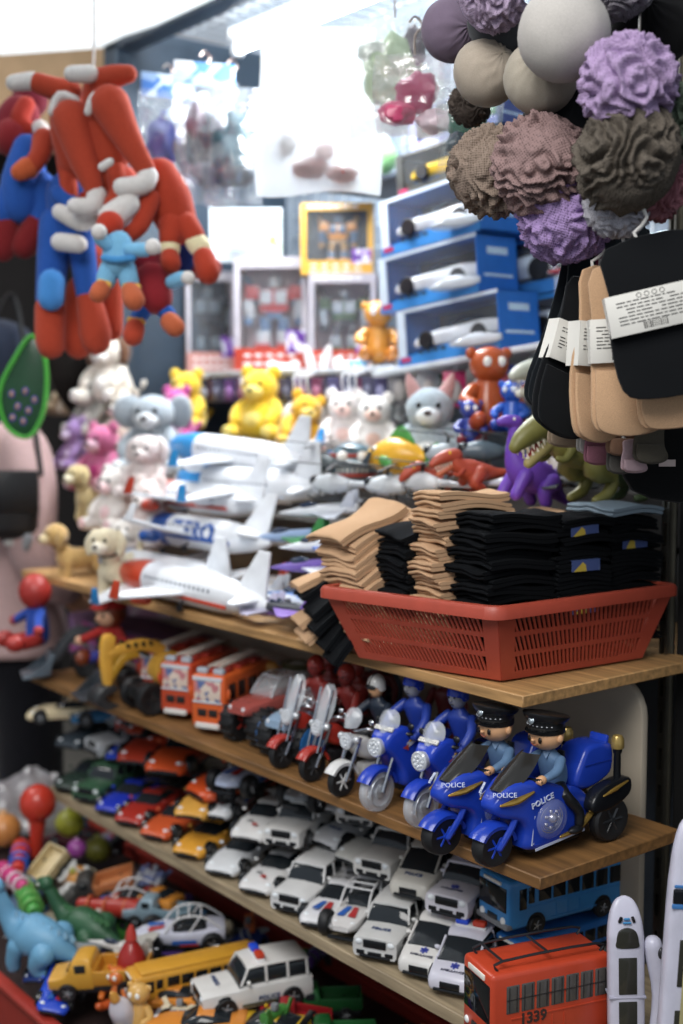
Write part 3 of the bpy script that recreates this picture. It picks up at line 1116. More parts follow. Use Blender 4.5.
@memo
def car(kind, col, trim='plain', roof=None):
    """A pull-back toy car about 15 cm long, nose toward -y, wheels on z = 0."""
    p = Proto()
    pc = plastic(col, 0.25)
    dark = plastic('#16181b', 0.2)
    glass = plastic('#23282c', 0.08)
    rc = plastic(roof, 0.25) if roof else pc
    if kind == 'sports':
        L, W, wr = 0.156, 0.0345, 0.0135
        body = hull(B(), [(-0.078, 0.022, 0.016, 0.009, 0.013, 0.016), (-0.07, 0.030, 0.024, 0.006, 0.014, 0.020), (-0.045, 0.0345, 0.028, 0.006, 0.020, 0.0265), (-0.015, 0.034, 0.026, 0.006, 0.021, 0.030),
                          (0.02, 0.034, 0.027, 0.006, 0.022, 0.032), (0.05, 0.036, 0.030, 0.007, 0.024, 0.034), (0.072, 0.033, 0.028, 0.010, 0.026, 0.034), (0.078, 0.028, 0.024, 0.014, 0.026, 0.032)])
        gl = hull(B(), [(-0.022, 0.022, 0.016, 0.027, 0.028, 0.029), (-0.004, 0.0255, 0.019, 0.028, 0.033, 0.0395), (0.012, 0.026, 0.020, 0.029, 0.035, 0.0435), (0.032, 0.0255, 0.019, 0.030, 0.036, 0.0415), (0.055, 0.022, 0.017, 0.031, 0.034, 0.035)])
        rf = hull(B(), [(0.004, 0.0185, 0.0165, 0.040, 0.0415, 0.0425), (0.014, 0.0195, 0.018, 0.0425, 0.0435, 0.0447), (0.03, 0.019, 0.0175, 0.0405, 0.0415, 0.0428)])
        axles = (-0.047, 0.047)
        hz, hy, hx = 0.0195, -0.068, 0.0215
        roofz = 0.044
    elif kind == 'suv':
        L, W, wr = 0.15, 0.034, 0.0145
        body = hull(B(), [(-0.075, 0.030, 0.028, 0.010, 0.022, 0.033), (-0.071, 0.0335, 0.031, 0.008, 0.024, 0.0365), (-0.03, 0.0345, 0.032, 0.008, 0.026, 0.0385), (0, 0.0345, 0.0325, 0.008, 0.028, 0.040),
                          (0.068, 0.0345, 0.0325, 0.008, 0.028, 0.040), (0.075, 0.032, 0.030, 0.010, 0.026, 0.039)], 3)
        gl = hull(B(), [(-0.026, 0.0305, 0.029, 0.037, 0.0385, 0.0395), (-0.012, 0.0305, 0.027, 0.038, 0.047, 0.0595), (0.02, 0.0305, 0.027, 0.038, 0.048, 0.061), (0.066, 0.0305, 0.027, 0.038, 0.048, 0.0605), (0.0725, 0.030, 0.0265, 0.038, 0.046, 0.056)], 3)
        rf = hull(B(), [(-0.013, 0.0275, 0.0255, 0.0585, 0.0605, 0.0620), (0.01, 0.0285, 0.0265, 0.0600, 0.062, 0.0640), (0.06, 0.0285, 0.0265, 0.0600, 0.062, 0.0638), (0.072, 0.0275, 0.025, 0.0585, 0.0600, 0.0615)], 3)
        for s in (-1, 1):
            rf.tube([(s * 0.0308, -0.023, 0.040), (s * 0.0275, -0.012, 0.0605)], 0.0017, 6)
            for y in (0.012, 0.042, 0.069):
                rf.tube([(s * 0.0312, y, 0.040), (s * 0.0278, y, 0.061)], 0.002, 6)
        axles = (-0.045, 0.046)
        hz, hy, hx = 0.029, -0.0735, 0.0235
        roofz = 0.0632
    elif kind == 'van':
        L, W, wr = 0.15, 0.034, 0.0135
        body = hull(B(), [(-0.075, 0.026, 0.020, 0.010, 0.018, 0.024), (-0.069, 0.032, 0.027, 0.007, 0.021, 0.030), (-0.045, 0.0345, 0.031, 0.007, 0.026, 0.037), (-0.02, 0.0345, 0.032, 0.007, 0.028, 0.041), (0.06, 0.0345, 0.032, 0.007, 0.028, 0.042), (0.075, 0.031, 0.029, 0.010, 0.028, 0.041)])
        gl = hull(B(), [(-0.046, 0.028, 0.024, 0.035, 0.037, 0.038), (-0.022, 0.0305, 0.026, 0.038, 0.048, 0.056), (0.0, 0.031, 0.0265, 0.039, 0.050, 0.0625), (0.05, 0.031, 0.0265, 0.040, 0.050, 0.062), (0.072, 0.029, 0.025, 0.040, 0.046, 0.053)])
        rf = hull(B(), [(-0.016, 0.0245, 0.022, 0.058, 0.059, 0.060), (0.002, 0.027, 0.025, 0.0615, 0.063, 0.0645), (0.05, 0.027, 0.025, 0.061, 0.0625, 0.064), (0.071, 0.025, 0.022, 0.052, 0.054, 0.056)])
        for s in (-1, 1):
            rf.tube([(s * 0.0285, -0.044, 0.0385), (s * 0.0265, -0.018, 0.058)], 0.0018, 6)
            for y in (0.016, 0.045):
                rf.tube([(s * 0.0315, y, 0.041), (s * 0.0268, y, 0.062)], 0.0018, 6)
        axles = (-0.044, 0.046)
        hz, hy, hx = 0.0255, -0.068, 0.024
        roofz = 0.064
    elif kind == 'buggy':
        L, W, wr = 0.15, 0.03, 0.0185
        body = hull(B(), [(-0.075, 0.012, 0.010, 0.020, 0.024, 0.027), (-0.06, 0.021, 0.018, 0.018, 0.026, 0.031), (-0.03, 0.026, 0.022, 0.016, 0.030, 0.036), (0.0, 0.029, 0.026, 0.014, 0.030, 0.034), (0.04, 0.029, 0.026, 0.014, 0.032, 0.037), (0.07, 0.024, 0.020, 0.018, 0.032, 0.039)])
        gl = hull(B(), [(-0.016, 0.019, 0.017, 0.031, 0.033, 0.034), (0.0, 0.02, 0.018, 0.033, 0.040, 0.046), (0.03, 0.02, 0.018, 0.033, 0.040, 0.046), (0.04, 0.018, 0.016, 0.034, 0.037, 0.040)])
        rf = B()
        for s in (-1, 1):
            rf.tube(spline([(s * 0.023, -0.028, 0.034), (s * 0.021, -0.006, 0.058), (s * 0.021, 0.032, 0.060), (s * 0.023, 0.066, 0.038)], 4), 0.0017, 6)
            rf.tube([(s * 0.024, 0.012, 0.034), (s * 0.021, 0.03, 0.060)], 0.0015, 6)
        for y, z in ((-0.006, 0.058), (0.032, 0.060), (0.012, 0.0595)):
            rf.tube([(-0.021, y, z), (0.021, y, z)], 0.0015, 6)
        axles = (-0.048, 0.05)
        hz, hy, hx = 0.027, -0.0655, 0.014
        roofz = 0.06
    p.part('body', body, pc)
    p.part('windows', gl, glass)
    p.part('roll_cage' if kind == 'buggy' else 'roof', rf, rc if kind != 'buggy' else plastic(col if trim != 'race' else '#d8d8d8', 0.3))
    # sill and bumper
    b = B().box((0, 0, 0.0085), (W * 1.9, L * 0.52, 0.006), 0.002)
    b.box((0, -L * 0.487, 0.010), (W * 1.35, 0.008, 0.005), 0.002)
    p.part('chassis', b, dark)
    g = B()
    if kind == 'suv':
        g.box((0, -0.0752, 0.0275), (0.034, 0.003, 0.011), 0.001)
        for s in (-1, 1):
            g.box((s * 0.021, -0.0748, 0.0145), (0.012, 0.003, 0.006), 0.001)
        g.box((0, -0.0755, 0.0145), (0.02, 0.003, 0.004), 0.0008)
    elif kind == 'van':
        g.box((0, -0.0745, 0.017), (0.028, 0.003, 0.009), 0.001)
        g.box((0, -0.0735, 0.0115), (0.04, 0.003, 0.003), 0.001)
    elif kind == 'sports':
        g.box((0, -0.0765, 0.0115), (0.02, 0.004, 0.004), 0.001)
        for s in (-1, 1):
            g.box((s * 0.0205, -0.073, 0.0125), (0.014, 0.004, 0.0055), 0.001, rotm(0, 0, s * 0.4))
            g.box((s * 0.0335, 0.02, 0.018), (0.003, 0.016, 0.006), 0.001)
    else:
        g.box((0, -0.073, 0.021), (0.014, 0.003, 0.004), 0.001)
        for s in (-1, 1):
            for y in axles:
                g.tube([(0, y, 0.022), (s * 0.031, y, 0.0185)], 0.0022, 6)
        g.box((0, 0.03, 0.03), (0.03, 0.03, 0.012), 0.003)
    p.part('grille', g, dark)
    for s in (-1, 1):
        b = B().ell((s * hx, hy + (0.004 if kind != 'suv' else 0), hz), (0.0062, 0.004, 0.0036 if kind != 'suv' else 0.005), rotm(0, s * 0.3, s * 0.5) if kind != 'suv' else None, 10, 6)
        p.part('headlight', b, plastic('#e8edf0', 0.08))
    for y in axles:
        for s in (-1, 1):
            wx = s * (W - 0.0035) if kind != 'buggy' else s * 0.034
            if kind != 'buggy':
                arch = B().lathe([(0.0001, -0.005), (wr * 1.16, -0.005), (wr * 1.16, 0.0032), (wr * 1.02, 0.0036), (0.0001, 0.003)], (wx, y, wr), 'x', 18)
                k = p.part('wheel_arch', arch, dark)
                wheel_parts(p, (wx + s * 0.0022, y, wr), wr, 0.0095, parent=-1)
            else:
                wheel_parts(p, (wx, y, wr), wr, 0.014)
    if kind in ('sports', 'van', 'suv'):
        y = {'sports': -0.008, 'van': -0.026, 'suv': -0.014}[kind]
        z = {'sports': 0.034, 'van': 0.044, 'suv': 0.045}[kind]
        for s in (-1, 1):
            p.part('mirror', B().ell((s * (W + 0.0015), y, z), (0.0045, 0.0028, 0.003), None, 8, 6), pc)
    if kind == 'sports' and trim != 'plain':
        b = B().box((0, 0.069, 0.0425), (0.056, 0.011, 0.0018), 0.0006)
        for s in (-1, 1):
            b.box((s * 0.018, 0.068, 0.038), (0.002, 0.006, 0.009))
        p.part('spoiler', b, dark if trim == 'black' else pc)
    bonnet = {'sports': (-0.047, 0.0285, 0.06), 'suv': (-0.05, 0.0388, 0.02), 'van': (-0.056, 0.0342, 0.28), 'buggy': (-0.042, 0.0358, 0.15)}[kind]
    by, bz, bt = bonnet
    Mb = Matrix.Translation((0, by, bz)) @ Matrix.Rotation(bt, 4, 'X')
    sd = {'sports': 0.0352, 'suv': 0.0352, 'van': 0.0352, 'buggy': 0.0298}[kind]
    if trim == 'race':
        b = B().add([Mb @ Vector(q) for q in [(-0.016, -0.012, 0.0004), (-0.004, -0.012, 0.001), (-0.001, 0.014, 0.001), (-0.009, 0.014, 0.0006)]], [(0, 1, 2, 3)], 0)
        b.add([Mb @ Vector(q) for q in [(0.002, -0.012, 0.001), (0.014, -0.012, 0.0004), (0.009, 0.014, 0.0006), (0.002, 0.014, 0.001)]], [(0, 1, 2, 3)], 1)
        b.box((sd - 0.0004, 0.004, 0.021), (0.0012, 0.04, 0.006), mi=0).box((sd - 0.0004, 0.012, 0.0155), (0.0012, 0.03, 0.003), mi=1)
        p.part('sticker', b, [plastic('#2f5fae'), plastic('#b03436')], label='blue and red racing stickers')
    elif trim == 'red':
        b = B().add([Mb @ Vector(q) for q in [(0.002, -0.012, 0.0012), (0.012, -0.011, 0.0006), (0.008, -0.003, 0.001), (0.001, -0.004, 0.0014)]], [(0, 1, 2, 3)], 0)
        b.add([Mb @ Vector(q) for q in [(-0.012, 0.0, 0.001), (-0.001, 0.0, 0.0016), (-0.001, 0.004, 0.0016), (-0.012, 0.004, 0.001)]], [(0, 1, 2, 3)], 1)
        p.part('sticker', b, [plastic('#b33a35'), plastic('#3a3d44')], label='red bonnet sticker')
    elif trim in ('police', 'policebar'):
        p.part('bonnet_lettering', B().text('POLICE', 0.0085, Mb @ Matrix.Translation((0, 0.0, 0.0012)), 0.0006), plastic('#27406e'), label='dark blue lettering')
        b = B()
        b.text('POLICE', 0.009, Matrix.Translation((sd, 0.014, 0.021)) @ Matrix((((0, 0, 1)), (1, 0, 0), (0, 1, 0))).to_4x4(), 0.0006)
        p.part('lettering', b, plastic('#27406e'), label='dark blue lettering')
        b = B().box((sd - 0.0004, 0.012, 0.0145), (0.0012, 0.07, 0.0035))
        p.part('stripe', b, plastic('#4e4a35'), label='olive side stripe')
    elif trim == 'medic':
        b = B()
        for k in range(3):
            b.box((0, 0, 0), (0.0028, 0.012, 0.001), R=rotm(0, 0, k * PI / 3))
        b.xf(Mb @ Matrix.Translation((0, 0.002, 0.0012)))
        b.box((sd - 0.0004, 0.01, 0.022), (0.0012, 0.09, 0.004))
        p.part('emblem', b, plastic('#3c479e'), label='blue six-pointed star of life and stripe')
        b = B().text('AMBULANCE', 0.0055, Mb @ Matrix.Translation((0, -0.0085, 0.0012)), 0.0005)
        p.part('lettering', b, plastic('#3a3d55'))
    if trim in ('policebar', 'medic'):
        b = B().box((0, 0, 0), (0.044, 0.011, 0.004), 0.0015)
        b.xf(Matrix.Translation((0, 0.008, roofz + 0.002)))
        i = p.part('light_bar', b, plastic('#e8e8e8'))
        for s, c in ((-1, '#2a4fd0'), (1, '#c0402a')):
            p.part('lamp', B().box((s * 0.012, 0.008, roofz + 0.007), (0.019, 0.012, 0.008), 0.003), plastic(c, 0.12), i)
    return p


@memo
def bus(col, n_win=6, num=None, roofcol=None, L=0.2, W=0.055, H=0.082, winc='#1a1d20', rail=False, sills=True, cab=True):
    """Toy coach, front toward -y."""
    p = Proto()
    h = W / 2
    body = B().box((0, 0, 0.012 + (H - 0.012) / 2), (W, L, H - 0.012), 0.007, seg=3)
    p.part('body', body, plastic(col, 0.28))
    dark = plastic(winc, 0.1)
    wz0, wz1 = H * 0.56, H * 0.86
    wy = -L * (0.26 if cab else 0.39)
    step = (L * 0.475 - wy) / n_win
    for s in (-1, 1):
        for k in range(n_win):
            y0 = wy + k * step
            p.part('window', B().box((s * (h - 0.0004), y0 + step / 2, (wz0 + wz1) / 2), (0.0026, step * 0.86, wz1 - wz0), 0.001), dark)
        if not cab:
            continue
        dr = B().box((s * (h - 0.0004), -L * 0.38, H * 0.66), (0.0026, L * 0.06, H * 0.36), 0.001).box((s * (h - 0.0004), -L * 0.31, H * 0.7), (0.0026, L * 0.05, H * 0.28), 0.001)
        p.part('cab_window', dr, dark)
    p.part('windscreen', B().box((0, -L / 2 + 0.0004, H * 0.66), (W * 0.86, 0.003, H * 0.42), 0.004), plastic('#14181a', 0.06))
    p.part('rear_window', B().box((0, L / 2 - 0.0004, H * 0.7), (W * 0.8, 0.003, H * 0.3), 0.004), plastic('#14181a', 0.06))
    p.part('destination_board', B().box((0, -L / 2 - 0.0006, H * 0.92), (W * 0.55, 0.003, H * 0.06), 0.001), plastic('#e6e4da'), label='pale destination board')
    for s in (-1, 1):
        p.part('headlight', B().ell((s * W * 0.33, -L / 2, H * 0.3), (0.0055, 0.003, 0.0055), None, 12, 8), plastic('#eef0ee', 0.1))
    p.part('bumper', B().box((0, -L / 2 + 0.003, 0.018), (W * 1.0, 0.012, 0.009), 0.003).box((0, L / 2 - 0.003, 0.018), (W * 1.0, 0.012, 0.009), 0.003), plastic('#7d7f82' if not rail else '#1c1d1f', 0.4))
    p.part('grille', B().box((0, -L / 2 - 0.0004, H * 0.3), (W * 0.3, 0.003, H * 0.1), 0.001), plastic('#2a2d30'))
    wr = 0.0135
    for y in (-L * 0.27, L * 0.3):
        for s in (-1, 1):
            p.part('wheel_arch', B().lathe([(0.0001, -0.004), (wr * 1.2, -0.004), (wr * 1.2, 0.001), (0.0001, 0.001)], (s * (h + 0.0004 * s - 0.001 * s), y, wr + 0.002), 'x', 18), plastic('#101113', 0.5))
            wheel_parts(p, (s * (h - 0.0015), y, wr), wr, 0.01)
    tr = B()
    for s in (-1, 1):
        tr.box((s * (h + 0.0001), L * 0.06, H * 0.5), (0.0018, L * 0.8, 0.0018))
        tr.box((s * (h + 0.0001), L * 0.06, H * 0.24), (0.0018, L * 0.4, 0.0014))
        for k in range(3):
            tr.box((s * (h + 0.0001), -L * 0.1 + k * L * 0.1, H * 0.35), (0.0018, 0.0014, H * 0.22))
    p.part('moulding', tr, plastic(col, 0.3))
    if num:
        for s in (-1, 1):
            b = B().text(num, 0.0205, facing((s * (h + 0.0006), -L * 0.16, H * 0.475), (s, 0, 0)), 0.0006, bold=True)
            p.part('number', b, plastic('#3a2a26', 0.5), label='dark route number 1339')
    if rail:
        b = B()
        for s in (-1, 1):
            b.tube(spline([(s * h * 0.7, -L * 0.42, H), (s * h * 0.72, -L * 0.38, H + 0.012), (s * h * 0.72, L * 0.4, H + 0.012), (s * h * 0.7, L * 0.44, H)], 3), 0.0018, 6)
        b.tube([(-h * 0.7, -L * 0.38, H + 0.012), (h * 0.7, -L * 0.38, H + 0.012)], 0.0018, 6).tube([(-h * 0.7, 0, H + 0.012), (h * 0.7, 0, H + 0.012)], 0.0018, 6)
        p.part('roof_rail', b, plastic('#22252a', 0.4))
    if roofcol:
        p.part('roof', B().box((0, 0, H + 0.001), (W * 0.82, L * 0.88, 0.008), 0.003), plastic(roofcol, 0.3))
    if winc != '#1a1d20':
        b = B()
        for s in (-1, 1):
            for k in range(n_win * 2):
                y = wy + k * step / 2
                b.box((s * (h + 0.0012), y + step * 0.25, (wz0 + wz1) / 2), (0.001, 0.0008, (wz1 - wz0) * 0.9))
            b.box((s * (h + 0.0012), wy + L * 0.42, (wz0 + wz1) / 2), (0.001, L * 0.82, 0.0008))
        p.part('window_bars', b, plastic('#2a2626', 0.5))
    return p


Y0 = 0.08          # a 15 cm car whose nose is at the shelf edge
ROT = 0.0


def put(pr, px, py, z, name, label, cat, yaw=0.0, group=None, half=0.075, tilt=(0, 0), scale=1.0, dy=0.0):
    """Puts a vehicle so that its nose stands over the point that pixel (px, py) shows at height z."""
    q = at(px, py, Z=z)
    d = Vector((math.sin(yaw), -math.cos(yaw), 0))
    o = q - d * half * scale
    return spawn(pr, name, label, cat, (o.x, max(o.y, -0.2) + dy, z), (tilt[0], tilt[1], yaw), group, scale)


def edge3(px, dy=0.006):
    """The nose position on the lower shelf above pixel column px of its front edge."""
    q = at(px, 761.9 + 0.5625 * px, Z=Z3)
    return Vector((q.x, 0.006 + dy, Z3))


G0, G1 = 'toy cars in the front row of the lower shelf', 'toy cars stacked on the front row'
CS = 1.12
ZL = Z3 + 0.0655 * CS
YF = 0.46
row0 = [
    (60, 'sports', '#2b3a33', 'plain', 'dark green toy sports car at the far end of the lower shelf front row'),
    (80, 'suv', '#3c5f46', 'plain', 'green toy jeep at the far end of the front row beside the blue car'),
    (101, 'sports', '#2437b0', 'plain', 'cobalt blue toy sports car in the front row'),
    (121, 'sports', '#a83228', 'black', 'dark red toy sports car in the front row beside the blue one'),
    (146, 'sports', '#cc5a32', 'plain', 'orange toy sports car in the front row next to the dark red one'),
    (179, 'sports', '#dd9f3c', 'black', 'yellow toy sports car in the front row'),
    (212, 'sports', '#d6d8da', 'black', 'white toy racing car with black canopy beside the yellow car in the front row'),
    (246, 'sports', '#dad9d8', 'red', 'white toy sports car with a red bonnet sticker in the front row'),
    (281, 'suv', '#dcdcdb', 'plain', 'white toy jeep in the front row between two white sports cars'),
    (308, 'sports', '#dcdcde', 'race', 'white toy racing car with blue and red stickers in the front row'),
    (332, 'buggy', '#d6d4d2', 'race', 'white toy buggy with roll cage in the front row'),
    (366, 'suv', '#d2d2d0', 'police', 'white toy police jeep with lettered bonnet in the front row'),
    (403, 'van', '#dcdad6', 'medic', 'white toy ambulance van with a blue star on its bonnet in the front row'),
    (434, 'van', '#d3d2de', 'medic', 'lilac white toy ambulance cut by the red bus in the front row'),
]
for px, kind, col, tr, lab in row0:
    q = edge3(px, 0.0 if px < 400 else 0.012)
    yw = YF + random.uniform(-0.05, 0.05)
    spawn(car(kind, col, tr), 'toy_car', lab, 'toy car', (q.x - 0.078 * CS * math.sin(yw), q.y + 0.078 * CS * math.cos(yw), Z3), (0, 0, yw), G0, CS)
# the second layer rests on the roofs
row1 = [
    (66, 752, 'sports', '#39424a', 'plain', 'charcoal toy car on top of the far end of the front row', 0.0),
    (92, 757, 'suv', '#c9ccce', 'plain', 'silver white toy pickup jeep lying across the far upper row', -0.5),
    (118, 765, 'sports', '#2a48c0', 'plain', 'bright blue toy car tucked between the silver jeep and the red cars', 0.1),
    (134, 768, 'sports', '#aa3a28', 'plain', 'brick red toy sports car in the upper row next to the bright blue one', 0.1),
    (163, 778, 'sports', '#d1552c', 'plain', 'orange toy sports car showing its nose in the upper row', 0.15),
    (196, 800, 'sports', '#cf5126', 'black', 'orange toy sports car turned to show its side and wheel in the upper row', -0.5),
    (189, 822, 'sports', '#d9a24a', 'plain', 'mustard toy sports car in the upper row beside the race cars', 0.1),
    (212, 822, 'sports', '#d4d6d8', 'race', 'white toy racing car in the upper row beside the mustard car', 0.1),
    (246, 844, 'sports', '#d9d8d6', 'red', 'white toy sports car with red sticker in the upper row', 0.05),
    (281, 852, 'suv', '#dad9d6', 'plain', 'white toy jeep in the upper row left of the white police sports car', 0.0),
    (322, 850, 'sports', '#d5d6d8', 'police', 'white toy police sports car with a big front wheel showing in the upper row', -0.35),
    (347, 868, 'sports', '#c9c8c2', 'black', 'cream toy sports car lying in front of the white upper jeep', -0.35),
    (372, 882, 'suv', '#d6d4cf', 'plain', 'white toy off-roader with silver grille in the upper row under the clear wheels', -0.15),
    (408, 902, 'van', '#d2cec4', 'police', 'cream toy police van in the upper row', -0.1),
    (446, 922, 'suv', '#d5d2da', 'medic', 'pale toy ambulance with red lamps beside the blue bus', -0.1),
]
for px, py, kind, col, tr, lab, yaw in row1:
    z = ZL + (0.03 if kind == 'sports' and px in (134, 163, 196) else 0)
    put(car(kind, col, tr), px, py, z, 'toy_car', lab, 'toy car', yaw + YF, G1, scale=1.42 if px in (134, 163, 196) else CS, tilt=(random.uniform(-0.02, 0.04), random.uniform(-0.03, 0.03)))
# third layer
q = at(272, 800, Z=ZL + 0.05)
spawn(car('buggy', '#b9c4dc', 'race'), 'toy_car', 'white and blue toy buggy perched highest on the upper row under the shelf', 'toy car', (-0.865, 0.13, ZL + 0.056), (0.0, 0, 0.3), None, 1.2)
spawn(car('buggy', '#9aa0a4', 'plain'), 'toy_car', 'grey toy buggy frame lying behind the white upper row jeep', 'toy car', (-0.70, 0.17, ZL + 0.062), (0, 0, 0.2), None, CS)
spawn(car('sports', '#b4452a', 'black'), 'toy_car', 'rust red toy sports car perched behind the orange ones under the shelf', 'toy car', (-1.33, 0.2, ZL + 0.055), (0, 0, 0.4), None, CS)
spawn(car('sports', '#2f6a96', 'plain'), 'toy_car', 'teal blue toy car on top of the far pile under the loaders', 'toy car', (-1.47, 0.15, ZL + 0.056), (0, 0, -0.5), None, CS)
spawn(car('sports', '#d9c9a4', 'plain'), 'toy_car', 'cream and orange toy car topmost in the far pile', 'toy car', (-1.55, 0.08, ZL + 0.056), (0, 0, -0.6), None, CS)
for px, py, k, c, yw, lab in [(150, 752, 'sports', '#c4472a', 0.2, 'vermilion toy sports car in the topmost layer right under the middle shelf'), (232, 792, 'sports', '#c65a30', 0.1, 'burnt orange toy sports car in the topmost layer behind the white buggy'),
                              (120, 738, 'suv', '#a83a2c', 0.0, 'red toy jeep in the topmost layer left of the orange cars'), (96, 728, 'sports', '#8d9498', -0.3, 'grey toy car in the topmost layer over the silver jeep'),
                              (312, 818, 'sports', '#cfd0d2', 0.0, 'white toy sports car in the topmost layer in front of the red motorcycles'), (345, 832, 'suv', '#c9c7c2', 0.1, 'white toy jeep in the topmost layer under the white motorcycle')]:
    put(car(k, c, 'plain'), px, py, ZL + 0.052, 'toy_car', lab, 'toy car', YF + yw, 'toy cars in the topmost layer', scale=1.05, dy=0.02)
# rear row, filling the shelf to its back
for k in range(9):
    x = -1.33 + k * 0.132
    c = ['#394049', '#454a50', '#7a2f2a', '#b65a34', '#c98f3a', '#b9bbbd', '#c3c3c3', '#b3b6ba', '#3a3f46'][k]
    lab = ['slate toy car at the back of the lower shelf far end', 'iron grey toy car at the back of the lower shelf', 'maroon toy car at the back of the lower shelf', 'dull orange toy car at the back of the lower shelf', 'amber toy car at the back of the lower shelf',
           'silver toy car at the back of the lower shelf', 'pale grey toy car at the back of the lower shelf', 'blue grey toy car at the back of the lower shelf', 'anthracite toy car at the back of the lower shelf'][k]
    spawn(car('sports', c, 'plain'), 'toy_car', lab, 'toy car', (x, 0.235, Z3), (0, 0, YF), 'toy cars at the back of the lower shelf')

# buses at the right end
def park(pr, name, label, px, py, z, look, L, W, s, rx=0.0, ry=0.0):
    """Puts a bus so that the bottom of its front corner on the camera's side stands over pixel (px, py); its tail points along look."""
    d = Vector((look.x, look.y, 0)).normalized()
    yw = math.atan2(d.y, d.x) - PI / 2
    side = Vector((d.y, -d.x, 0))
    q = at(px, py, Z=z)
    o = q + d * L / 2 * s - side * W / 2 * s
    spawn(pr, name, label, 'toy bus', (o.x, o.y, z), (rx, ry, yw), None, s)
    return o


park(bus('#3f8ac8', 6, None, None, 0.21, 0.07, 0.082), 'toy_bus', 'light blue toy coach with black windows under the corner of the middle shelf', 508, 942, ZL, RT * 0.86 + FW * 0.5, 0.21, 0.07, 1.08)
park(bus('#2f6fb4', 6, None, None, 0.19, 0.055, 0.06), 'toy_bus', 'darker blue toy bus lying beneath the light blue coach', 520, 988, Z3 + 0.002, RT * 0.84 + FW * 0.54, 0.19, 0.055, 1.1)
park(bus('#c4472c', 7, '1339', None, 0.182, 0.08, 0.125, winc='#55524f', rail=True, cab=False), 'toy_bus', 'red toy bus numbered 1339 with black roof rails at the bottom of the photo', 491, 1070, Z3 + 0.003, RT * 0.925 + FW * 0.38, 0.182, 0.08, 1.0, 0.0, 0.0)


@memo
def bullet_train():
    """Nose unit of a toy express train, standing on its tail: long axis z, roof face toward -y."""
    p = Proto()
    L, w, dp = 0.235, 0.024, 0.03
    st = [(0, 1, 1), (0.16, 1, 1), (0.19, 0.97, 0.9), (0.21, 0.86, 0.7), (0.225, 0.66, 0.45), (0.233, 0.42, 0.25), (0.2365, 0.12, 0.1)]
    rings = []
    for z, kw, kd in spline(st, 3):
        ring = []
        for k in range(20):
            a = 2 * PI * k / 20
            ca, sa = math.cos(a), math.sin(a)
            ex = 0.55
            x = math.copysign(abs(ca) ** ex, ca) * w * kw
            y = math.copysign(abs(sa) ** ex, sa) * dp / 2 * kd
            ring.append((x, y + dp / 2 * (1 - kd) * 0.7, z))
        rings.append(ring)
    p.part('body', B().loft(rings), plastic('#cfcede', 0.3))
    dk = plastic('#35352f', 0.12)
    fy = -dp / 2 - 0.0002
    win = spline([(-0.013, 0.168), (0.013, 0.168), (0.0145, 0.178), (0.011, 0.192), (0, 0.197), (-0.011, 0.192), (-0.0145, 0.178)], 4, True)
    p.part('windscreen', B().slab(win, fy - 0.0008, fy + 0.006, 0.0008, 'y'), dk)
    p.part('roof_panel', B().box((0, fy, 0.125), (0.024, 0.0022, 0.056), 0.001), dk)
    p.part('roof_panel', B().box((0, fy, 0.055), (0.024, 0.0022, 0.062), 0.001), dk)
    p.part('seam', B().box((0, 0, 0.091), (w * 2.04, dp * 1.03, 0.003), 0.001), plastic('#a9a8b8'))
    b = B()
    for s in (-1, 1):
        b.box((s * 0.0085, fy + 0.005, 0.2085), (0.004, 0.005, 0.009), 0.001, rotm(0.35, -s * 0.3, 0))
    p.part('headlights', b, plastic('#17181c', 0.2))
    b = B().box((0, fy + 0.0046, 0.2095), (0.008, 0.003, 0.003), 0.0008, rotm(0.35, 0, 0)).box((0, fy + 0.0032, 0.2045), (0.011, 0.003, 0.0025), 0.0008, rotm(0.3, 0, 0))
    p.part('badge', b, plastic('#4a90c4'), label='small blue badge')
    return p


q = at(626, 1052, Z=Z3 + 0.001)
q = q + RT * 0.0
spawn(bullet_train(), 'toy_train', 'white toy express train standing on end beside the red bus', 'toy train', (q.x, q.y, Z3 + 0.001), (0.02, -0.03, yc), scale=(1.0, 0.9, 0.9))


@memo
def tall_train():
    p = Proto()
    w, dp = 0.034, 0.034
    st = [(0, 1, 1), (0.2, 1, 1), (0.235, 0.96, 0.9), (0.265, 0.84, 0.7), (0.285, 0.6, 0.45), (0.293, 0.3, 0.25)]
    rings = []
    for z, kw, kd in spline(st, 3):
        ring = []
        for k in range(20):
            a = 2 * PI * k / 20
            ca, sa = math.cos(a), math.sin(a)
            ring.append((math.copysign(abs(ca) ** 0.5, ca) * w * kw, math.copysign(abs(sa) ** 0.5, sa) * dp / 2 * kd + dp / 2 * (1 - kd) * 0.6, z))
        rings.append(ring)
    p.part('body', B().loft(rings), plastic('#cccbda', 0.3))
    fy = -dp / 2 - 0.0002
    p.part('stripe', B().box((0.0, fy, 0.205), (0.064, 0.003, 0.005), 0.001).box((0.0, fy, 0.226), (0.06, 0.003, 0.003), 0.001), plastic('#3f77b4'), label='blue stripes round the nose')
    p.part('windscreen', B().box((0.0, fy, 0.2155), (0.062, 0.003, 0.015), 0.001), plastic('#15171c', 0.1))
    for z in (0.145, 0.07):
        p.part('side_panel', B().box((0.004, fy, z), (0.036, 0.0024, 0.05), 0.002), plastic('#33332c', 0.12))
    p.part('strip', B().box((0.0, fy - 0.0012, 0.12), (0.011, 0.002, 0.12), 0.0008).box((0.002, fy, 0.185), (0.018, 0.003, 0.016), 0.001), plastic('#b4ac7d', 0.25), label='pale gold strip of windows')
    b = B().text('619', 0.02, facing((0, fy + 0.0035, 0.252), (0, -0.95, 0.3)) @ Matrix.Rotation(PI / 2, 4, 'Z'), 0.001, bold=True)
    p.part('number', b, plastic('#15161a'), label='black number 619')
    return p


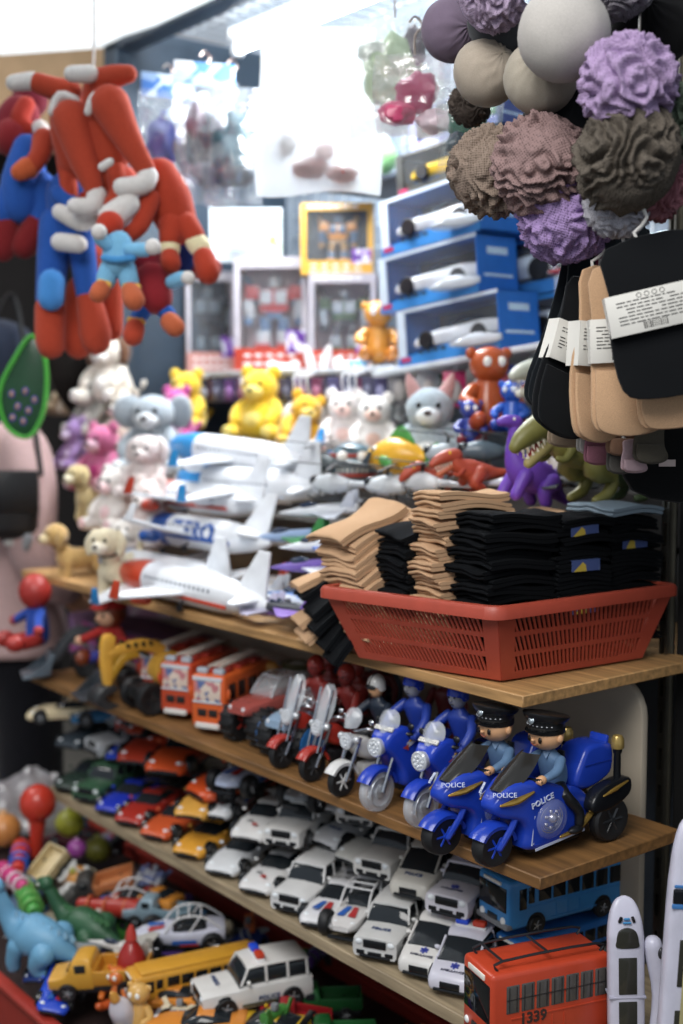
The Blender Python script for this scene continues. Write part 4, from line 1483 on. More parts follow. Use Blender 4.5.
q = at(673, 1092, Z=Z3 + 0.001)
spawn(tall_train(), 'toy_train', 'larger white toy train numbered 619 standing on end at the right edge of the photo', 'toy train', (q.x, q.y, Z3 + 0.001), (0, 0.05, yc), scale=(0.74, 0.9, 1.2))
# slim white arm-like carriage between the two trains
q = at(655, 1055, Z=Z3 + 0.001)
p = Proto()
p.part('body', B().limb([(0, 0, 0.01), (0.004, 0, 0.08), (-0.003, 0, 0.13), (-0.006, 0, 0.15)], [0.011, 0.010, 0.012, 0.012], 12), plastic('#c9c8d8', 0.3))
p.part('coupling', B().tube([(0.004, -0.008, 0.14), (0.02, -0.01, 0.137), (0.03, -0.01, 0.137)], 0.003, 8).ell((0.002, -0.009, 0.142), (0.005, 0.005, 0.008)), plastic('#2b2b2e'))
spawn(p, 'toy_train_carriage', 'slim white toy carriage wedged between the two standing trains', 'toy train', (q.x, q.y, Z3 + 0.003), (0, 0, yc))
# ------------------------------------------------------------------ middle shelf: motorcycles, engines, loaders
SKIN = '#d9a77c'


def arc_fender(b, c, r0, r1, hw, a0, a1, n=10):
    rings = []
    for k in range(n + 1):
        a = a0 + (a1 - a0) * k / n
        ca, sa = math.cos(a), math.sin(a)
        rings.append([Vector((x, c[1] + ca * r, c[2] + sa * r)) for x, r in ((-hw, r0 - 0.004), (-hw * 1.05, r0 + 0.001), (-hw * 0.6, r1), (hw * 0.6, r1), (hw * 1.05, r0 + 0.001), (hw, r0 - 0.004), (hw * 0.8, r0), (-hw * 0.8, r0))])
    return b.loft(rings)


@memo
def police_bike():
    """Police trike toy, nose toward -y."""
    p = Proto()
    blue = plastic('#1f3fae', 0.22)
    dark = plastic('#16181c', 0.25)
    gold = plastic('#b8954a', 0.22, 0.7)
    # wheels
    wheel_parts(p, (0, -0.083, 0.027), 0.027, 0.02, hub='#2348bd', spokes=6)
    for s in (-1, 1):
        wheel_parts(p, (s * 0.031, 0.088, 0.031), 0.031, 0.016, hub='#2b2d30', spokes=6)
    b = B().box((0, 0.088, 0.031), (0.05, 0.01, 0.01), 0.003)
    b.box((0, 0.01, 0.012), (0.03, 0.09, 0.012), 0.004)
    p.part('chassis', b, dark)
    # front fairing, tank and belly as one moulded body
    prof = spline([(-0.092, 0.082), (-0.083, 0.098), (-0.062, 0.112), (-0.04, 0.113), (-0.012, 0.105), (0.012, 0.094), (0.035, 0.088), (0.055, 0.075), (0.072, 0.05), (0.066, 0.028), (0.03, 0.019), (-0.03, 0.016), (-0.052, 0.022), (-0.049, 0.045), (-0.058, 0.06), (-0.08, 0.068)], 3, True)

    def pinch(co):
        # widest at the tank, narrow at the nose
        k = 0.45 + 0.55 * min(1, max(0, (co.y + 0.095) / 0.055))
        k *= 1 - 0.25 * max(0, (co.y - 0.02) / 0.05)
        co.x *= k
    i_body = p.part('fairing', B().slab(prof, -0.029, 0.029, 0.009, 'x', seg=4, pinch=pinch), blue)
    # lower white edging and belly stripe
    b = B()
    for s in (-1, 1):
        b.box((s * 0.0284, 0.004, 0.022), (0.0012, 0.085, 0.0035), R=rotm(0.09, 0, 0))
        b.box((s * 0.0275, -0.0405, 0.045), (0.0012, 0.004, 0.04), R=rotm(-0.12, 0, 0))
    p.part('edging', b, plastic('#c9d2ea'), i_body, 'white edging')
    # gold flash on the nose sides
    for s in (-1, 1):
        b = B().limb([(s * 0.0175, -0.086, 0.087), (s * 0.0235, -0.066, 0.0905), (s * 0.0285, -0.043, 0.099)], [0.0016, 0.0046, 0.0018], 8)
        p.part('gold_flash', b, gold, i_body, 'gold flash')
        b = B().limb([(s * 0.0285, 0.004, 0.026), (s * 0.0305, 0.035, 0.032), (s * 0.028, 0.062, 0.05), (s * 0.025, 0.07, 0.06)], [0.0022, 0.004, 0.0038, 0.002], 8)
        p.part('gold_flash', b, gold, i_body, 'gold flash')
        b = B().text('POLICE', 0.0115, facing((s * 0.0293, -0.028, 0.0835), (s, 0, 0)) @ Matrix.Rotation(s * 0.22, 4, 'Z'), 0.0008)
        p.part('lettering', b, plastic('#d8e0f4'), i_body, 'white lettering')
        b = B()
        b.text('POLICE', 0.0088, facing((s * 0.0195, -0.0815, 0.101), (s * 0.75, -0.6, 0.35)), 0.0014)
        p.part('lettering', b, plastic('#d8e0f4'), i_body, 'white lettering')
        # clear dome with glittering engine
        k = p.part('engine_dome', B().ell((s * 0.0255, -0.012, 0.055), (0.015, 0.0265, 0.028), None, 20, 14), clear('#b9c4ee', 0.22), i_body, 'clear dome')
    b = B()
    rnd = random.Random(4)
    for s in (-1, 1):
        b.ell((s * 0.030, -0.012, 0.057), 0.007, None, 10, 8)
        for k in range(7):
            a = k / 7 * 2 * PI
            b.ell((s * 0.0295, -0.012 + 0.0115 * math.cos(a), 0.055 + 0.0115 * math.sin(a)), 0.0026, None, 8, 6)
        for k in range(3):
            b.tube([(s * 0.0285, -0.012 + (0.013 + 0.003 * k) * math.cos(a * PI / 8), 0.055 + (0.013 + 0.003 * k) * math.sin(a * PI / 8)) for a in range(16)], 0.0006, 4, closed=True)
    p.part('engine', b, plastic('#c6c3cf', 0.15, 0.8), i_body)
    # windscreen
    rings = []
    for t in range(6):
        u = t / 5
        y, z, hw = -0.084 + 0.05 * u, 0.104 + 0.042 * u, 0.019 + 0.005 * math.sin(u * PI) - 0.004 * u
        rings.append([Vector((hw * c, y + 0.016 * abs(c) ** 2, z - 0.004 * abs(c))) for c in (-1, -0.7, -0.35, 0, 0.35, 0.7, 1)])
    b = B()
    b.loft(rings, cap=False, closed=False)
    b2 = B()
    bm = bmesh.new()
    vv = [bm.verts.new(v) for v in b.v]
    for f in b.f:
        bm.faces.new([vv[i] for i in f])
    bm.normal_update()
    bmesh.ops.solidify(bm, geom=bm.faces[:], thickness=0.0018)
    b2.addbm(bm)
    p.part('windscreen', b2, plastic('#2b2a28', 0.12))
    # fender and forks
    b = arc_fender(B(), (0, -0.083, 0.027), 0.029, 0.034, 0.0125, rad(10), rad(150))
    p.part('front_fender', b, blue)
    b = B()
    for s in (-1, 1):
        b.limb([(s * 0.013, -0.083, 0.027), (s * 0.0155, -0.066, 0.052), (s * 0.015, -0.056, 0.072)], 0.0042, 8)
    p.part('fork', b, blue)
    b = B().tube([(-0.033, -0.033, 0.113), (-0.012, -0.04, 0.111), (0.012, -0.04, 0.111), (0.033, -0.033, 0.113)], 0.0028, 8)
    p.part('handlebar', b, dark)
    # seat and tail
    b = B().slab(spline([(-0.002, 0.088), (0.03, 0.083), (0.05, 0.09), (0.05, 0.08), (0.03, 0.07), (0.0, 0.078)], 3, True), -0.018, 0.018, 0.004)
    p.part('seat', b, dark)
    tail = spline([(0.036, 0.088), (0.048, 0.118), (0.06, 0.136), (0.09, 0.138), (0.105, 0.13), (0.105, 0.098), (0.09, 0.085), (0.06, 0.078)], 3, True)
    i_t = p.part('tail_box', B().slab(tail, -0.022, 0.022, 0.006, seg=3), blue)
    p.part('lid_seam', B().box((0, 0.078, 0.112), (0.0455, 0.05, 0.0018)), plastic('#16308c'), i_t)
    p.part('backrest', B().box((0, 0.101, 0.13), (0.03, 0.006, 0.03), 0.003, rotm(-0.15, 0, 0)), blue, i_t)
    for s in (-1, 1):
        pan = spline([(0.052, 0.05), (0.05, 0.066), (0.07, 0.082), (0.112, 0.088), (0.122, 0.08), (0.118, 0.062), (0.085, 0.048)], 3, True)
        k = p.part('side_bag', B().slab(pan, s * 0.020 if s > 0 else -0.04, 0.04 if s > 0 else s * 0.020, 0.004), dark)
        p.part('gold_flash', B().limb([(s * 0.0402, 0.068, 0.071), (s * 0.0405, 0.09, 0.077), (s * 0.0402, 0.113, 0.083)], [0.0012, 0.003, 0.0012], 8), gold, k, 'gold flash')
    # rear lamp on its post
    px_, py_ = 0.026, 0.108
    k = p.part('lamp_post', B().lathe([(0.0001, 0.07), (0.0052, 0.07), (0.0046, 0.12), (0.006, 0.122), (0.006, 0.128), (0.0001, 0.128)], (px_, py_, 0), 'z', 12), dark)
    p.part('beacon', B().lathe([(0.0001, 0.128), (0.0082, 0.128), (0.0088, 0.131), (0.0084, 0.141), (0.006, 0.146), (0.0001, 0.148)], (px_, py_, 0), 'z', 14), plastic('#b59a5a', 0.25, 0.5), k, 'gold beacon')
    # ---------------- rider
    shirt = plastic('#5f7d9f', 0.5)
    trouser = plastic('#15171b', 0.4)
    t = B()
    rings = []
    for z, rx, ry, y in spline([(0.092, 0.016, 0.013, 0.022), (0.1, 0.0185, 0.0145, 0.021), (0.115, 0.0195, 0.015, 0.018), (0.128, 0.019, 0.0135, 0.014), (0.136, 0.013, 0.010, 0.011), (0.141, 0.008, 0.008, 0.0095)], 3):
        rings.append([Vector((rx * math.cos(a * PI / 9), y + ry * math.sin(a * PI / 9), z)) for a in range(18)])
    t.loft(rings)
    i_s = p.part('shirt', t, shirt)
    b = B().slab([(-0.005, 0.137), (0.005, 0.137), (0.008, 0.104), (0.0, 0.097), (-0.008, 0.104)], -0.0035, 0.0005, 0.0012, 'y')
    b.xf(Matrix.Rotation(-0.12, 4, 'X') @ Matrix.Translation((0, 0.0185, 0.0)))
    p.part('waistcoat', b, trouser, i_s)
    b = B()
    for s in (-1, 1):
        b.add([(s * 0.001, -0.0005, 0.138), (s * 0.009, 0.003, 0.139), (s * 0.008, -0.002, 0.131), (s * 0.001, -0.001, 0.139), (s * 0.009, 0.005, 0.14), (s * 0.008, 0.0, 0.132)], [(0, 1, 2), (5, 4, 3), (0, 3, 4, 1), (1, 4, 5, 2), (2, 5, 3, 0)])
    p.part('collar', b, shirt, i_s)
    for s in (-1, 1):
        p.part('arm', B().limb([(s * 0.018, 0.013, 0.128), (s * 0.027, -0.002, 0.118), (s * 0.028, -0.02, 0.113)], [0.0068, 0.0066, 0.0052], 10), shirt)
        h = B().ell((s * 0.0285, -0.0295, 0.1125), (0.006, 0.0062, 0.0062), None, 12, 8)
        for k in range(4):
            h.limb([(s * 0.0285 + (k - 1.5) * 0.0026, -0.033, 0.1145), (s * 0.0285 + (k - 1.5) * 0.0026, -0.0365, 0.1115), (s * 0.0285 + (k - 1.5) * 0.0026, -0.035, 0.1085)], 0.0016, 6)
        h.limb([(s * 0.024, -0.03, 0.113), (s * 0.0225, -0.034, 0.111)], 0.0017, 6)
        p.part('hand', h, plastic(SKIN, 0.5))
        p.part('leg', B().limb([(s * 0.010, 0.02, 0.092), (s * 0.0265, 0.012, 0.083), (s * 0.0305, 0.033, 0.056), (s * 0.031, 0.034, 0.038)], [0.0078, 0.0078, 0.0068, 0.006], 10), trouser)
        p.part('boot', B().ell((s * 0.032, 0.0275, 0.031), (0.0062, 0.0125, 0.0058), None, 12, 8), trouser)
    hd = B()
    hc = Vector((0, 0.006, 0.161))
    hd.ell(hc, (0.0225, 0.0215, 0.0205), None, 22, 16)
    hd.ell(hc + Vector((0, -0.0222, -0.003)), (0.0028, 0.003, 0.0026), None, 8, 6)
    for s in (-1, 1):
        hd.ell(hc + Vector((s * 0.0228, 0.001, -0.001)), (0.0035, 0.0045, 0.0058), None, 10, 8)
    i_h = p.part('head', hd, plastic(SKIN, 0.5))
    for s in (-1, 1):
        k = p.part('eye', B().ell(hc + Vector((s * 0.0088, -0.0196, -0.0025)), (0.0031, 0.0017, 0.0044), None, 10, 8), plastic('#1d1511', 0.15), i_h)
    p.part('mouth', B().tube(spline([hc + Vector((-0.005, -0.0203, -0.0085)), hc + Vector((0, -0.0205, -0.0105)), hc + Vector((0.005, -0.0203, -0.0085))], 3), 0.0008, 6), plastic('#a4553f'), i_h)
    p.part('hair', B().lathe([(0.0227, 0.0045), (0.0236, 0.006), (0.0236, 0.013), (0.021, 0.015)], hc, 'z', 22), plastic('#141210', 0.5), i_h)
    # peaked cap
    cap = B()
    cp = hc + Vector((0, 0, 0.0125))
    rings = []
    for z, rx, ry, tilt in spline([(-0.001, 0.0232, 0.0222, 0), (0.0075, 0.0236, 0.0226, 0.06), (0.0095, 0.026, 0.0255, 0.10), (0.016, 0.0295, 0.029, 0.18), (0.0185, 0.027, 0.0265, 0.2), (0.0195, 0.015, 0.015, 0.2), (0.0195, 0.001, 0.001, 0.2)], 3):
        rings.append([cp + Vector((rx * math.cos(a * PI / 12), ry * math.sin(a * PI / 12), z - tilt * ry * math.sin(a * PI / 12) * 1.0)) for a in range(24)])
    cap.loft(rings)
    i_c = p.part('cap', cap, plastic('#131417', 0.35))
    vz = B()
    top, bot = [], []
    for k in range(13):
        a = PI + PI * k / 12
        ca, sa = math.cos(a), math.sin(a)
        top.append((cp + Vector((0.0225 * ca, 0.0215 * sa, 0.0005)), cp + Vector((0.0235 * ca, 0.029 * sa, -0.0035 * abs(sa)))))
    rr = []
    for a, c in top:
        rr.append([a, c, c - Vector((0, 0, 0.0014)), a - Vector((0, 0, 0.0014))])
    vz.loft(rr)
    p.part('peak', vz, plastic('#0e0f11', 0.15), i_c)
    bd = B().ell(cp + Vector((0, -0.0265, 0.0125)), (0.0052, 0.0016, 0.0056), rotm(-0.3, 0, 0), 14, 8)
    bd.ell(cp + Vector((0, -0.0275, 0.0125)), (0.003, 0.0014, 0.0034), rotm(-0.3, 0, 0), 10, 8)
    p.part('badge', bd, plastic('#a9b3b8', 0.25, 0.8), i_c, 'silver cap badge')
    bb = B()
    for k in range(9):
        a = PI + PI * (k + 2) / 12
        bb.ell(cp + Vector((0.0238 * math.cos(a), 0.0229 * math.sin(a), 0.0045)), (0.0014, 0.0012, 0.0008), None, 6, 5)
    p.part('cap_band', bb, plastic('#b9bcc2', 0.3), i_c, 'row of silver studs')
    return p


def on2(px, py, z=Z2):
    return at(px, py, Z=z)


q = on2(494, 868)
spawn(police_bike(), 'toy_police_motorcycle', 'blue toy police motorcycle with a capped officer nearest the corner of the middle shelf', 'toy motorcycle', (q.x - 0.008, q.y + 0.1, Z2), (0, 0, 0.0), 'police riders with officers', (1.08, 1.16, 1.0))
q = on2(443, 856)
spawn(police_bike(), 'toy_police_motorcycle', 'second blue toy police motorcycle with officer, half hidden behind the corner one', 'toy motorcycle', (q.x - 0.008, q.y + 0.1, Z2), (0, 0, 0.0), 'police riders with officers', (1.08, 1.16, 1.0))


@memo
def moto(body, wheelkind, rider, shield='clear', L=0.17):
    """Toy motorcycle with rider or windshield, nose toward -y."""
    p = Proto()
    bc = plastic(body, 0.25)
    dark = plastic('#17181b', 0.3)
    chrome = metal('#c9ccd2', 0.15)
    r = 0.029 if wheelkind == 'clear' else 0.026
    fy, ry = -0.062, 0.06
    if wheelkind == 'clear':
        for y in (fy, ry):
            b = B().lathe([(r * 0.62, -0.006), (r * 0.75, -0.0085), (r * 0.94, -0.0075), (r, -0.003), (r, 0.003), (r * 0.94, 0.0075), (r * 0.75, 0.0085), (r * 0.62, 0.006)], (0, y, r), 'x', 26)
            i = p.part('wheel', b, clear('#e6ebf2', 0.38, 0.12), label='clear plastic wheel')
            b = B().lathe([(0.0001, -0.008), (r * 0.3, -0.008), (r * 0.34, -0.004), (r * 0.34, 0.004), (r * 0.3, 0.008), (0.0001, 0.008)], (0, y, r), 'x', 14)
            for k in range(6):
                a = k * PI / 3
                b.tube([(0, y + math.cos(a) * r * 0.3, r + math.sin(a) * r * 0.3), (0, y + math.cos(a + 0.4) * r * 0.66, r + math.sin(a + 0.4) * r * 0.66)], 0.0028, 6)
            for k in range(2):
                b.tube([(s_, y + math.cos(a * PI / 10) * r * 0.7, r + math.sin(a * PI / 10) * r * 0.7) for s_ in ((-0.008, 0.008)[k],) for a in range(20)], 0.0012, 5, closed=True)
            p.part('hub', b, plastic('#cfd3d8', 0.2, 0.5), i)
    else:
        for y in (fy, ry):
            wheel_parts(p, (0, y, r), r, 0.013, hub='#d8d8d6' if wheelkind == 'white' else '#3a3c40', spokes=6)
    # frame and engine block
    b = B().box((0, 0.002, 0.034), (0.022, 0.05, 0.026), 0.005)
    for s in (-1, 1):
        b.tube([(s * 0.012, 0.0, 0.026), (s * 0.015, 0.045, 0.022), (s * 0.016, 0.085, 0.030)], [0.004, 0.005, 0.0055], 8)
        b.tube([(s * 0.008, 0.02, 0.04), (s * 0.008, ry, r)], 0.0035, 6)
    p.part('engine', b, dark if wheelkind != 'white' else plastic('#b8b8b6', 0.3))
    # body: tank, side covers, seat cowl
    if wheelkind == 'clear':
        prof = spline([(-0.06, 0.092), (-0.052, 0.108), (-0.03, 0.117), (0.0, 0.104), (0.02, 0.088), (0.05, 0.085), (0.078, 0.092), (0.082, 0.082), (0.05, 0.062), (0.03, 0.04), (0.0, 0.03), (-0.025, 0.032), (-0.032, 0.055), (-0.045, 0.074)], 3, True)
        hw = 0.024
    else:
        prof = spline([(-0.045, 0.08), (-0.036, 0.092), (-0.015, 0.09), (0.01, 0.074), (0.045, 0.070), (0.078, 0.078), (0.082, 0.068), (0.05, 0.052), (0.01, 0.05), (-0.02, 0.055), (-0.036, 0.066)], 3, True)
        hw = 0.016

    def pinch(co):
        co.x *= 0.62 + 0.38 * min(1, max(0, (co.y + 0.065) / 0.04)) - 0.3 * max(0, (co.y - 0.02) / 0.06)
    i_b = p.part('bodywork', B().slab(prof, -hw, hw, 0.007, seg=3, pinch=pinch), bc)
    p.part('seat', B().slab(spline([(0.008, 0.086), (0.03, 0.083), (0.066, 0.09), (0.066, 0.082), (0.03, 0.074), (0.01, 0.078)], 3, True), -0.013, 0.013, 0.004), dark)
    b = arc_fender(B(), (0, fy, r), r + 0.003, r + 0.007, 0.0105, rad(15), rad(150))
    p.part('front_fender', b, bc if wheelkind != 'white' else plastic('#d6d6d4', 0.3))
    b = B()
    for s in (-1, 1):
        b.tube([(s * 0.0115, fy, r), (s * 0.0125, fy + 0.02, r + 0.045), (s * 0.012, fy + 0.03, r + 0.066)], 0.0032, 8)
    p.part('fork', b, chrome)
    b = B().tube(spline([(-0.034, -0.012, 0.1), (-0.022, -0.026, 0.106), (0, -0.032, 0.1), (0.022, -0.026, 0.106), (0.034, -0.012, 0.1)], 3), 0.0025, 8)
    for s in (-1, 1):
        b.ell((s * 0.03, -0.026, 0.117), (0.006, 0.003, 0.005), None, 8, 6).tube([(s * 0.026, -0.02, 0.104), (s * 0.03, -0.026, 0.115)], 0.0013, 5)
    p.part('handlebar', b, dark if wheelkind == 'clear' else chrome)
    hz = 0.09 if wheelkind == 'clear' else 0.087
    hy = fy - 0.001 if wheelkind == 'clear' else -0.05
    i = p.part('headlight', B().lathe([(0.0001, 0.012), (0.011, 0.009), (0.0135, 0.0), (0.0135, -0.004), (0.0115, -0.0055), (0.0001, -0.004)], (0, hy, hz), 'y', 18), plastic('#d5d9de', 0.12, 0.3))
    b = B()
    for k in range(9):
        rr = 0 if k == 0 else 0.0068
        a = k * PI / 4
        b.ell((rr * math.cos(a), hy - 0.005, hz + rr * math.sin(a)), 0.0026, None, 8, 6)
    p.part('lens', b, clear('#f2f6fa', 0.6, 0.05), i)
    if wheelkind != 'clear':
        for s in (-1, 1):
            p.part('spotlight', B().ell((s * 0.018, hy + 0.004, hz + 0.004), (0.0065, 0.006, 0.0065), None, 10, 8), plastic('#d9dce0', 0.1, 0.5))
    # screen
    tall = 0.062 if shield == 'tall' else 0.03
    zb = 0.094 if shield == 'tall' else 0.108
    wf = 0.021 if shield == 'tall' else 0.019

    def scr(u, v):
        c = (u - 0.5) * 2
        k = math.sqrt(max(0, 1 - (abs(v - 0.35) / 0.66) ** 2.6)) if v > 0.35 else 0.72 + 0.28 * v / 0.35
        x = c * wf * k
        return (x, -0.053 + 0.36 * tall * v + 0.012 * c * c, zb + tall * v)
    p.part('windscreen', B().sheet(scr, 8, 10, thick=0.0014), clear('#e6ecf2', 0.34, 0.06) if shield != 'dark' else plastic('#26282b', 0.1))
    if shield == 'tall':
        b = B().tube([(0.013, -0.062, 0.05), (0.0145, -0.03, 0.15)], 0.0022, 6).tube([(-0.013, -0.062, 0.05), (-0.0145, -0.03, 0.15)], 0.0022, 6)
        p.part('screen_stay', b, chrome)
    if wheelkind == 'clear':
        b = B().box((0, -0.0475, 0.1135), (0.034, 0.004, 0.008), 0.002, rotm(-0.9, 0, 0))
        k = p.part('name_strip', b, plastic('#e3e2dc'), i_b, 'white strip with dark print')
        b = B().text('FIRE MOTOR', 0.0055, facing((0, -0.0497, 0.1125), (0, -0.8, 0.62)), 0.0012)
        p.part('lettering', b, plastic('#33343a'), k)
        for s in (-1, 1):
            st = B()
            st.add([(s * 0.0246, -0.028, 0.094), (s * 0.0246, 0.0, 0.101), (s * 0.0246, 0.004, 0.097), (s * 0.0246, -0.026, 0.086)], [(0, 1, 2, 3)], 0)
            st.add([(s * 0.0248, -0.036, 0.088), (s * 0.0248, -0.024, 0.092), (s * 0.0248, -0.024, 0.083)], [(0, 1, 2)], 1)
            st.box((s * 0.0243, -0.008, 0.0985), (0.0012, 0.03, 0.002), R=rotm(0.24, 0, 0), mi=2)
            p.part('sticker', st, [plastic('#cfd3da'), plastic('#b5432f'), plastic('#c99d3c')], i_b, 'white, red and gold flash sticker')
    if rider:
        suit, helm, face, leg = rider
        sm = plastic(suit, 0.4)
        rings = []
        for z, rx, ry_, y in spline([(0.088, 0.015, 0.012, 0.03), (0.103, 0.0145, 0.0115, 0.027), (0.122, 0.02, 0.0135, 0.022), (0.135, 0.0215, 0.0125, 0.018), (0.142, 0.012, 0.009, 0.017), (0.148, 0.007, 0.007, 0.016)], 3):
            rings.append([Vector((rx * math.cos(a * PI / 9), y + ry_ * math.sin(a * PI / 9), z)) for a in range(18)])
        i_s = p.part('torso', B().loft(rings), sm)
        for s in (-1, 1):
            p.part('arm', B().limb([(s * 0.021, 0.018, 0.134), (s * 0.031, 0.003, 0.12), (s * 0.031, -0.012, 0.106)], [0.0072, 0.0066, 0.0056], 10), sm)
            h = B().ell((s * 0.031, -0.0165, 0.102), (0.0055, 0.0055, 0.0055), None, 10, 8)
            for k in range(4):
                h.limb([(s * 0.031 + (k - 1.5) * 0.0024, -0.019, 0.1045), (s * 0.031 + (k - 1.5) * 0.0024, -0.0222, 0.1012), (s * 0.031 + (k - 1.5) * 0.0024, -0.0205, 0.0985)], 0.0015, 6)
            p.part('hand', h, plastic(leg, 0.4))
            p.part('leg', B().limb([(s * 0.010, 0.03, 0.09), (s * 0.025, 0.006, 0.082), (s * 0.026, 0.016, 0.054), (s * 0.026, 0.024, 0.038)], [0.0078, 0.0078, 0.0066, 0.006], 10), plastic(leg, 0.4))
            p.part('boot', B().ell((s * 0.0265, 0.017, 0.033), (0.0058, 0.011, 0.0055), None, 10, 8), plastic('#1b1c20', 0.4))
        hc = Vector((0, 0.012, 0.163))
        hd = B().ell(hc, (0.0125, 0.014, 0.0165), None, 18, 14)
        hd.ell(hc + Vector((0, -0.0135, -0.003)), (0.002, 0.003, 0.003), None, 8, 6)
        for s in (-1, 1):
            hd.ell(hc + Vector((s * 0.0125, 0.0, -0.001)), (0.002, 0.003, 0.004), None, 8, 6)
        i_h = p.part('head', hd, plastic(face, 0.45))
        b = B()
        for s in (-1, 1):
            b.ell(hc + Vector((s * 0.0045, -0.0128, 0.001)), (0.0018, 0.0012, 0.0013), None, 8, 6)
        b.box(hc + Vector((0, -0.0126, -0.009)), (0.006, 0.0015, 0.001))
        p.part('face_marks', b, plastic('#1d1a1a', 0.3), i_h)
        hl = B()
        rings = []
        for k in range(9):
            ph = PI / 2 * k / 8
            rr = math.cos(ph)
            z = math.sin(ph) * 0.019
            rings.append([hc + Vector((0.0145 * rr * math.cos(a * PI / 10), 0.001 + 0.0162 * rr * math.sin(a * PI / 10), 0.003 + z)) for a in range(20)])
        low = [v + Vector((0, 0.0, -0.007 if v.y > hc.y - 0.006 else 0)) for v in rings[0]]
        hl.loft([low] + rings)
        k = p.part('helmet', hl, plastic(helm, 0.2))
        if helm == '#dddcd8':
            b = B().tube([hc + Vector((0, -0.0165 + 0.033 * t / 8, 0.004 + 0.0185 * math.sin(PI * (t + 0.2) / 8.4))) for t in range(9)], 0.0016, 6)
            p.part('helmet_stripe', b, plastic('#222226'), k)
            p.part('visor', B().ell(hc + Vector((0, -0.0125, 0.002)), (0.0115, 0.005, 0.0045), None, 12, 8), plastic('#1d1e22', 0.1), k)
    return p


GB = 'blue toy motorcycles with clear wheels'
CAPR = ('#28419c', '#2240b8', '#9a9aa0', '#2a3f96')
q = on2(416, 826)
spawn(moto('#2140b4', 'clear', CAPR), 'toy_motorcycle', 'blue toy motorcycle with clear wheels and blue helmeted rider next to the police motorcycles', 'toy motorcycle', (q.x, q.y + 0.07, Z2), (0, 0, 0.12), GB, 1.1)
q = on2(372, 810)
spawn(moto('#2140b4', 'clear', CAPR), 'toy_motorcycle', 'blue toy motorcycle with clear wheels beside the white motorcycle', 'toy motorcycle', (q.x, q.y + 0.07, Z2), (0, 0, 0.12), GB, 1.1)
q = on2(340, 796)
spawn(moto('#d5d4d0', 'white', ('#26303f', '#dddcd8', SKIN, '#26282e'), 'small'), 'toy_motorcycle', 'white toy motorcycle with clear screen and white helmeted rider', 'toy motorcycle', (q.x, q.y + 0.062, Z2), (0, 0, 0.05))
RED_F = ('#8e2f2a', '#99332c', '#7d2b28', '#5f2428')
q = on2(311, 781)
spawn(moto('#a9342b', 'black', RED_F, 'tall'), 'toy_motorcycle', 'red toy motorcycle with tall clear windshield beside the white motorcycle', 'toy motorcycle', (q.x, q.y + 0.062, Z2), (0, 0, 0.05), 'red toy motorcycles with tall windshields')
q = on2(281, 768)
spawn(moto('#a9342b', 'black', RED_F, 'tall'), 'toy_motorcycle', 'red toy motorcycle with tall clear windshield next to the blue rimmed monster truck', 'toy motorcycle', (q.x, q.y + 0.062, Z2), (0, 0, 0.05), 'red toy motorcycles with tall windshields')


@memo
def stand_figure(suit, alt):
    """Plain standing action figure facing -y, arms held out a little."""
    p = Proto()
    sm, am = plastic(suit, 0.35), plastic(alt, 0.35)
    rings = []
    for z, rx, ry, y in spline([(0.078, 0.015, 0.011, 0), (0.088, 0.014, 0.0105, 0), (0.1, 0.0165, 0.0115, 0), (0.118, 0.0225, 0.0125, 0), (0.128, 0.022, 0.011, 0), (0.134, 0.011, 0.008, 0), (0.141, 0.0065, 0.0065, 0)], 3):
        rings.append([Vector((rx * math.cos(a * PI / 9), y + ry * math.sin(a * PI / 9), z)) for a in range(18)])
    p.part('torso', B().loft(rings), sm)
    p.part('belt', B().lathe([(0.0148, -0.003), (0.0158, 0), (0.0148, 0.003)], (0, 0, 0.088), 'z', 18), am)
    for s in (-1, 1):
        p.part('arm', B().limb([(s * 0.024, 0, 0.126), (s * 0.033, 0.002, 0.105), (s * 0.034, -0.008, 0.084)], [0.0075, 0.0065, 0.005], 10), sm)
        h = B().ell((s * 0.034, -0.011, 0.078), (0.004, 0.0045, 0.0055), None, 10, 8)
        for k in range(4):
            h.limb([(s * 0.034, -0.0145 + k * 0.0025, 0.075), (s * 0.0335, -0.0145 + k * 0.0025, 0.0715)], 0.0014, 6)
        p.part('hand', h, am)
        p.part('leg', B().limb([(s * 0.009, 0, 0.078), (s * 0.011, -0.001, 0.045), (s * 0.0125, 0.001, 0.015)], [0.0095, 0.0078, 0.006], 10), sm)
        p.part('boot', B().ell((s * 0.0125, -0.004, 0.0065), (0.0065, 0.0125, 0.0065), None, 10, 8), am)
    hd = B().ell((0, -0.001, 0.156), (0.0125, 0.0135, 0.0165), None, 16, 12)
    hd.ell((0, -0.0135, 0.153), (0.002, 0.0026, 0.003), None, 8, 6)
    p.part('head', hd, sm)
    return p


figs = [(330, 715, 0.16, '#8b2f2a', '#5c2326', 'red toy figure standing behind the first tall windshield motorcycle'),
        (358, 720, 0.17, '#93332b', '#5c2326', 'red toy figure standing behind the second tall windshield motorcycle'),
        (378, 712, 0.24, '#6f2724', '#3a2b50', 'dark red toy figure with purple boots at the back under the basket'),
        (446, 735, 0.25, '#74282a', '#44203a', 'maroon toy figure at the back between the blue riders')]
for px, py, y, c1, c2, lab in figs:
    q = at(px, py, Y=y)
    spawn(stand_figure(c1, c2), 'toy_figure', lab, 'toy figure', (q.x, y, Z2), (0, 0, 0.4), 'toy figures at the back of the middle shelf')
q = on2(405, 800)
for k, x in enumerate((-0.62, -0.72)):
    spawn(stand_figure('#303a4a', '#1c1f26'), 'toy_figure', ('slate grey toy figure at the back behind the blue rimmed truck', 'slate grey toy figure at the back behind the red rimmed truck')[k], 'toy figure', (x, 0.25, Z2), (0, 0, 0.4), 'toy figures at the back of the middle shelf')


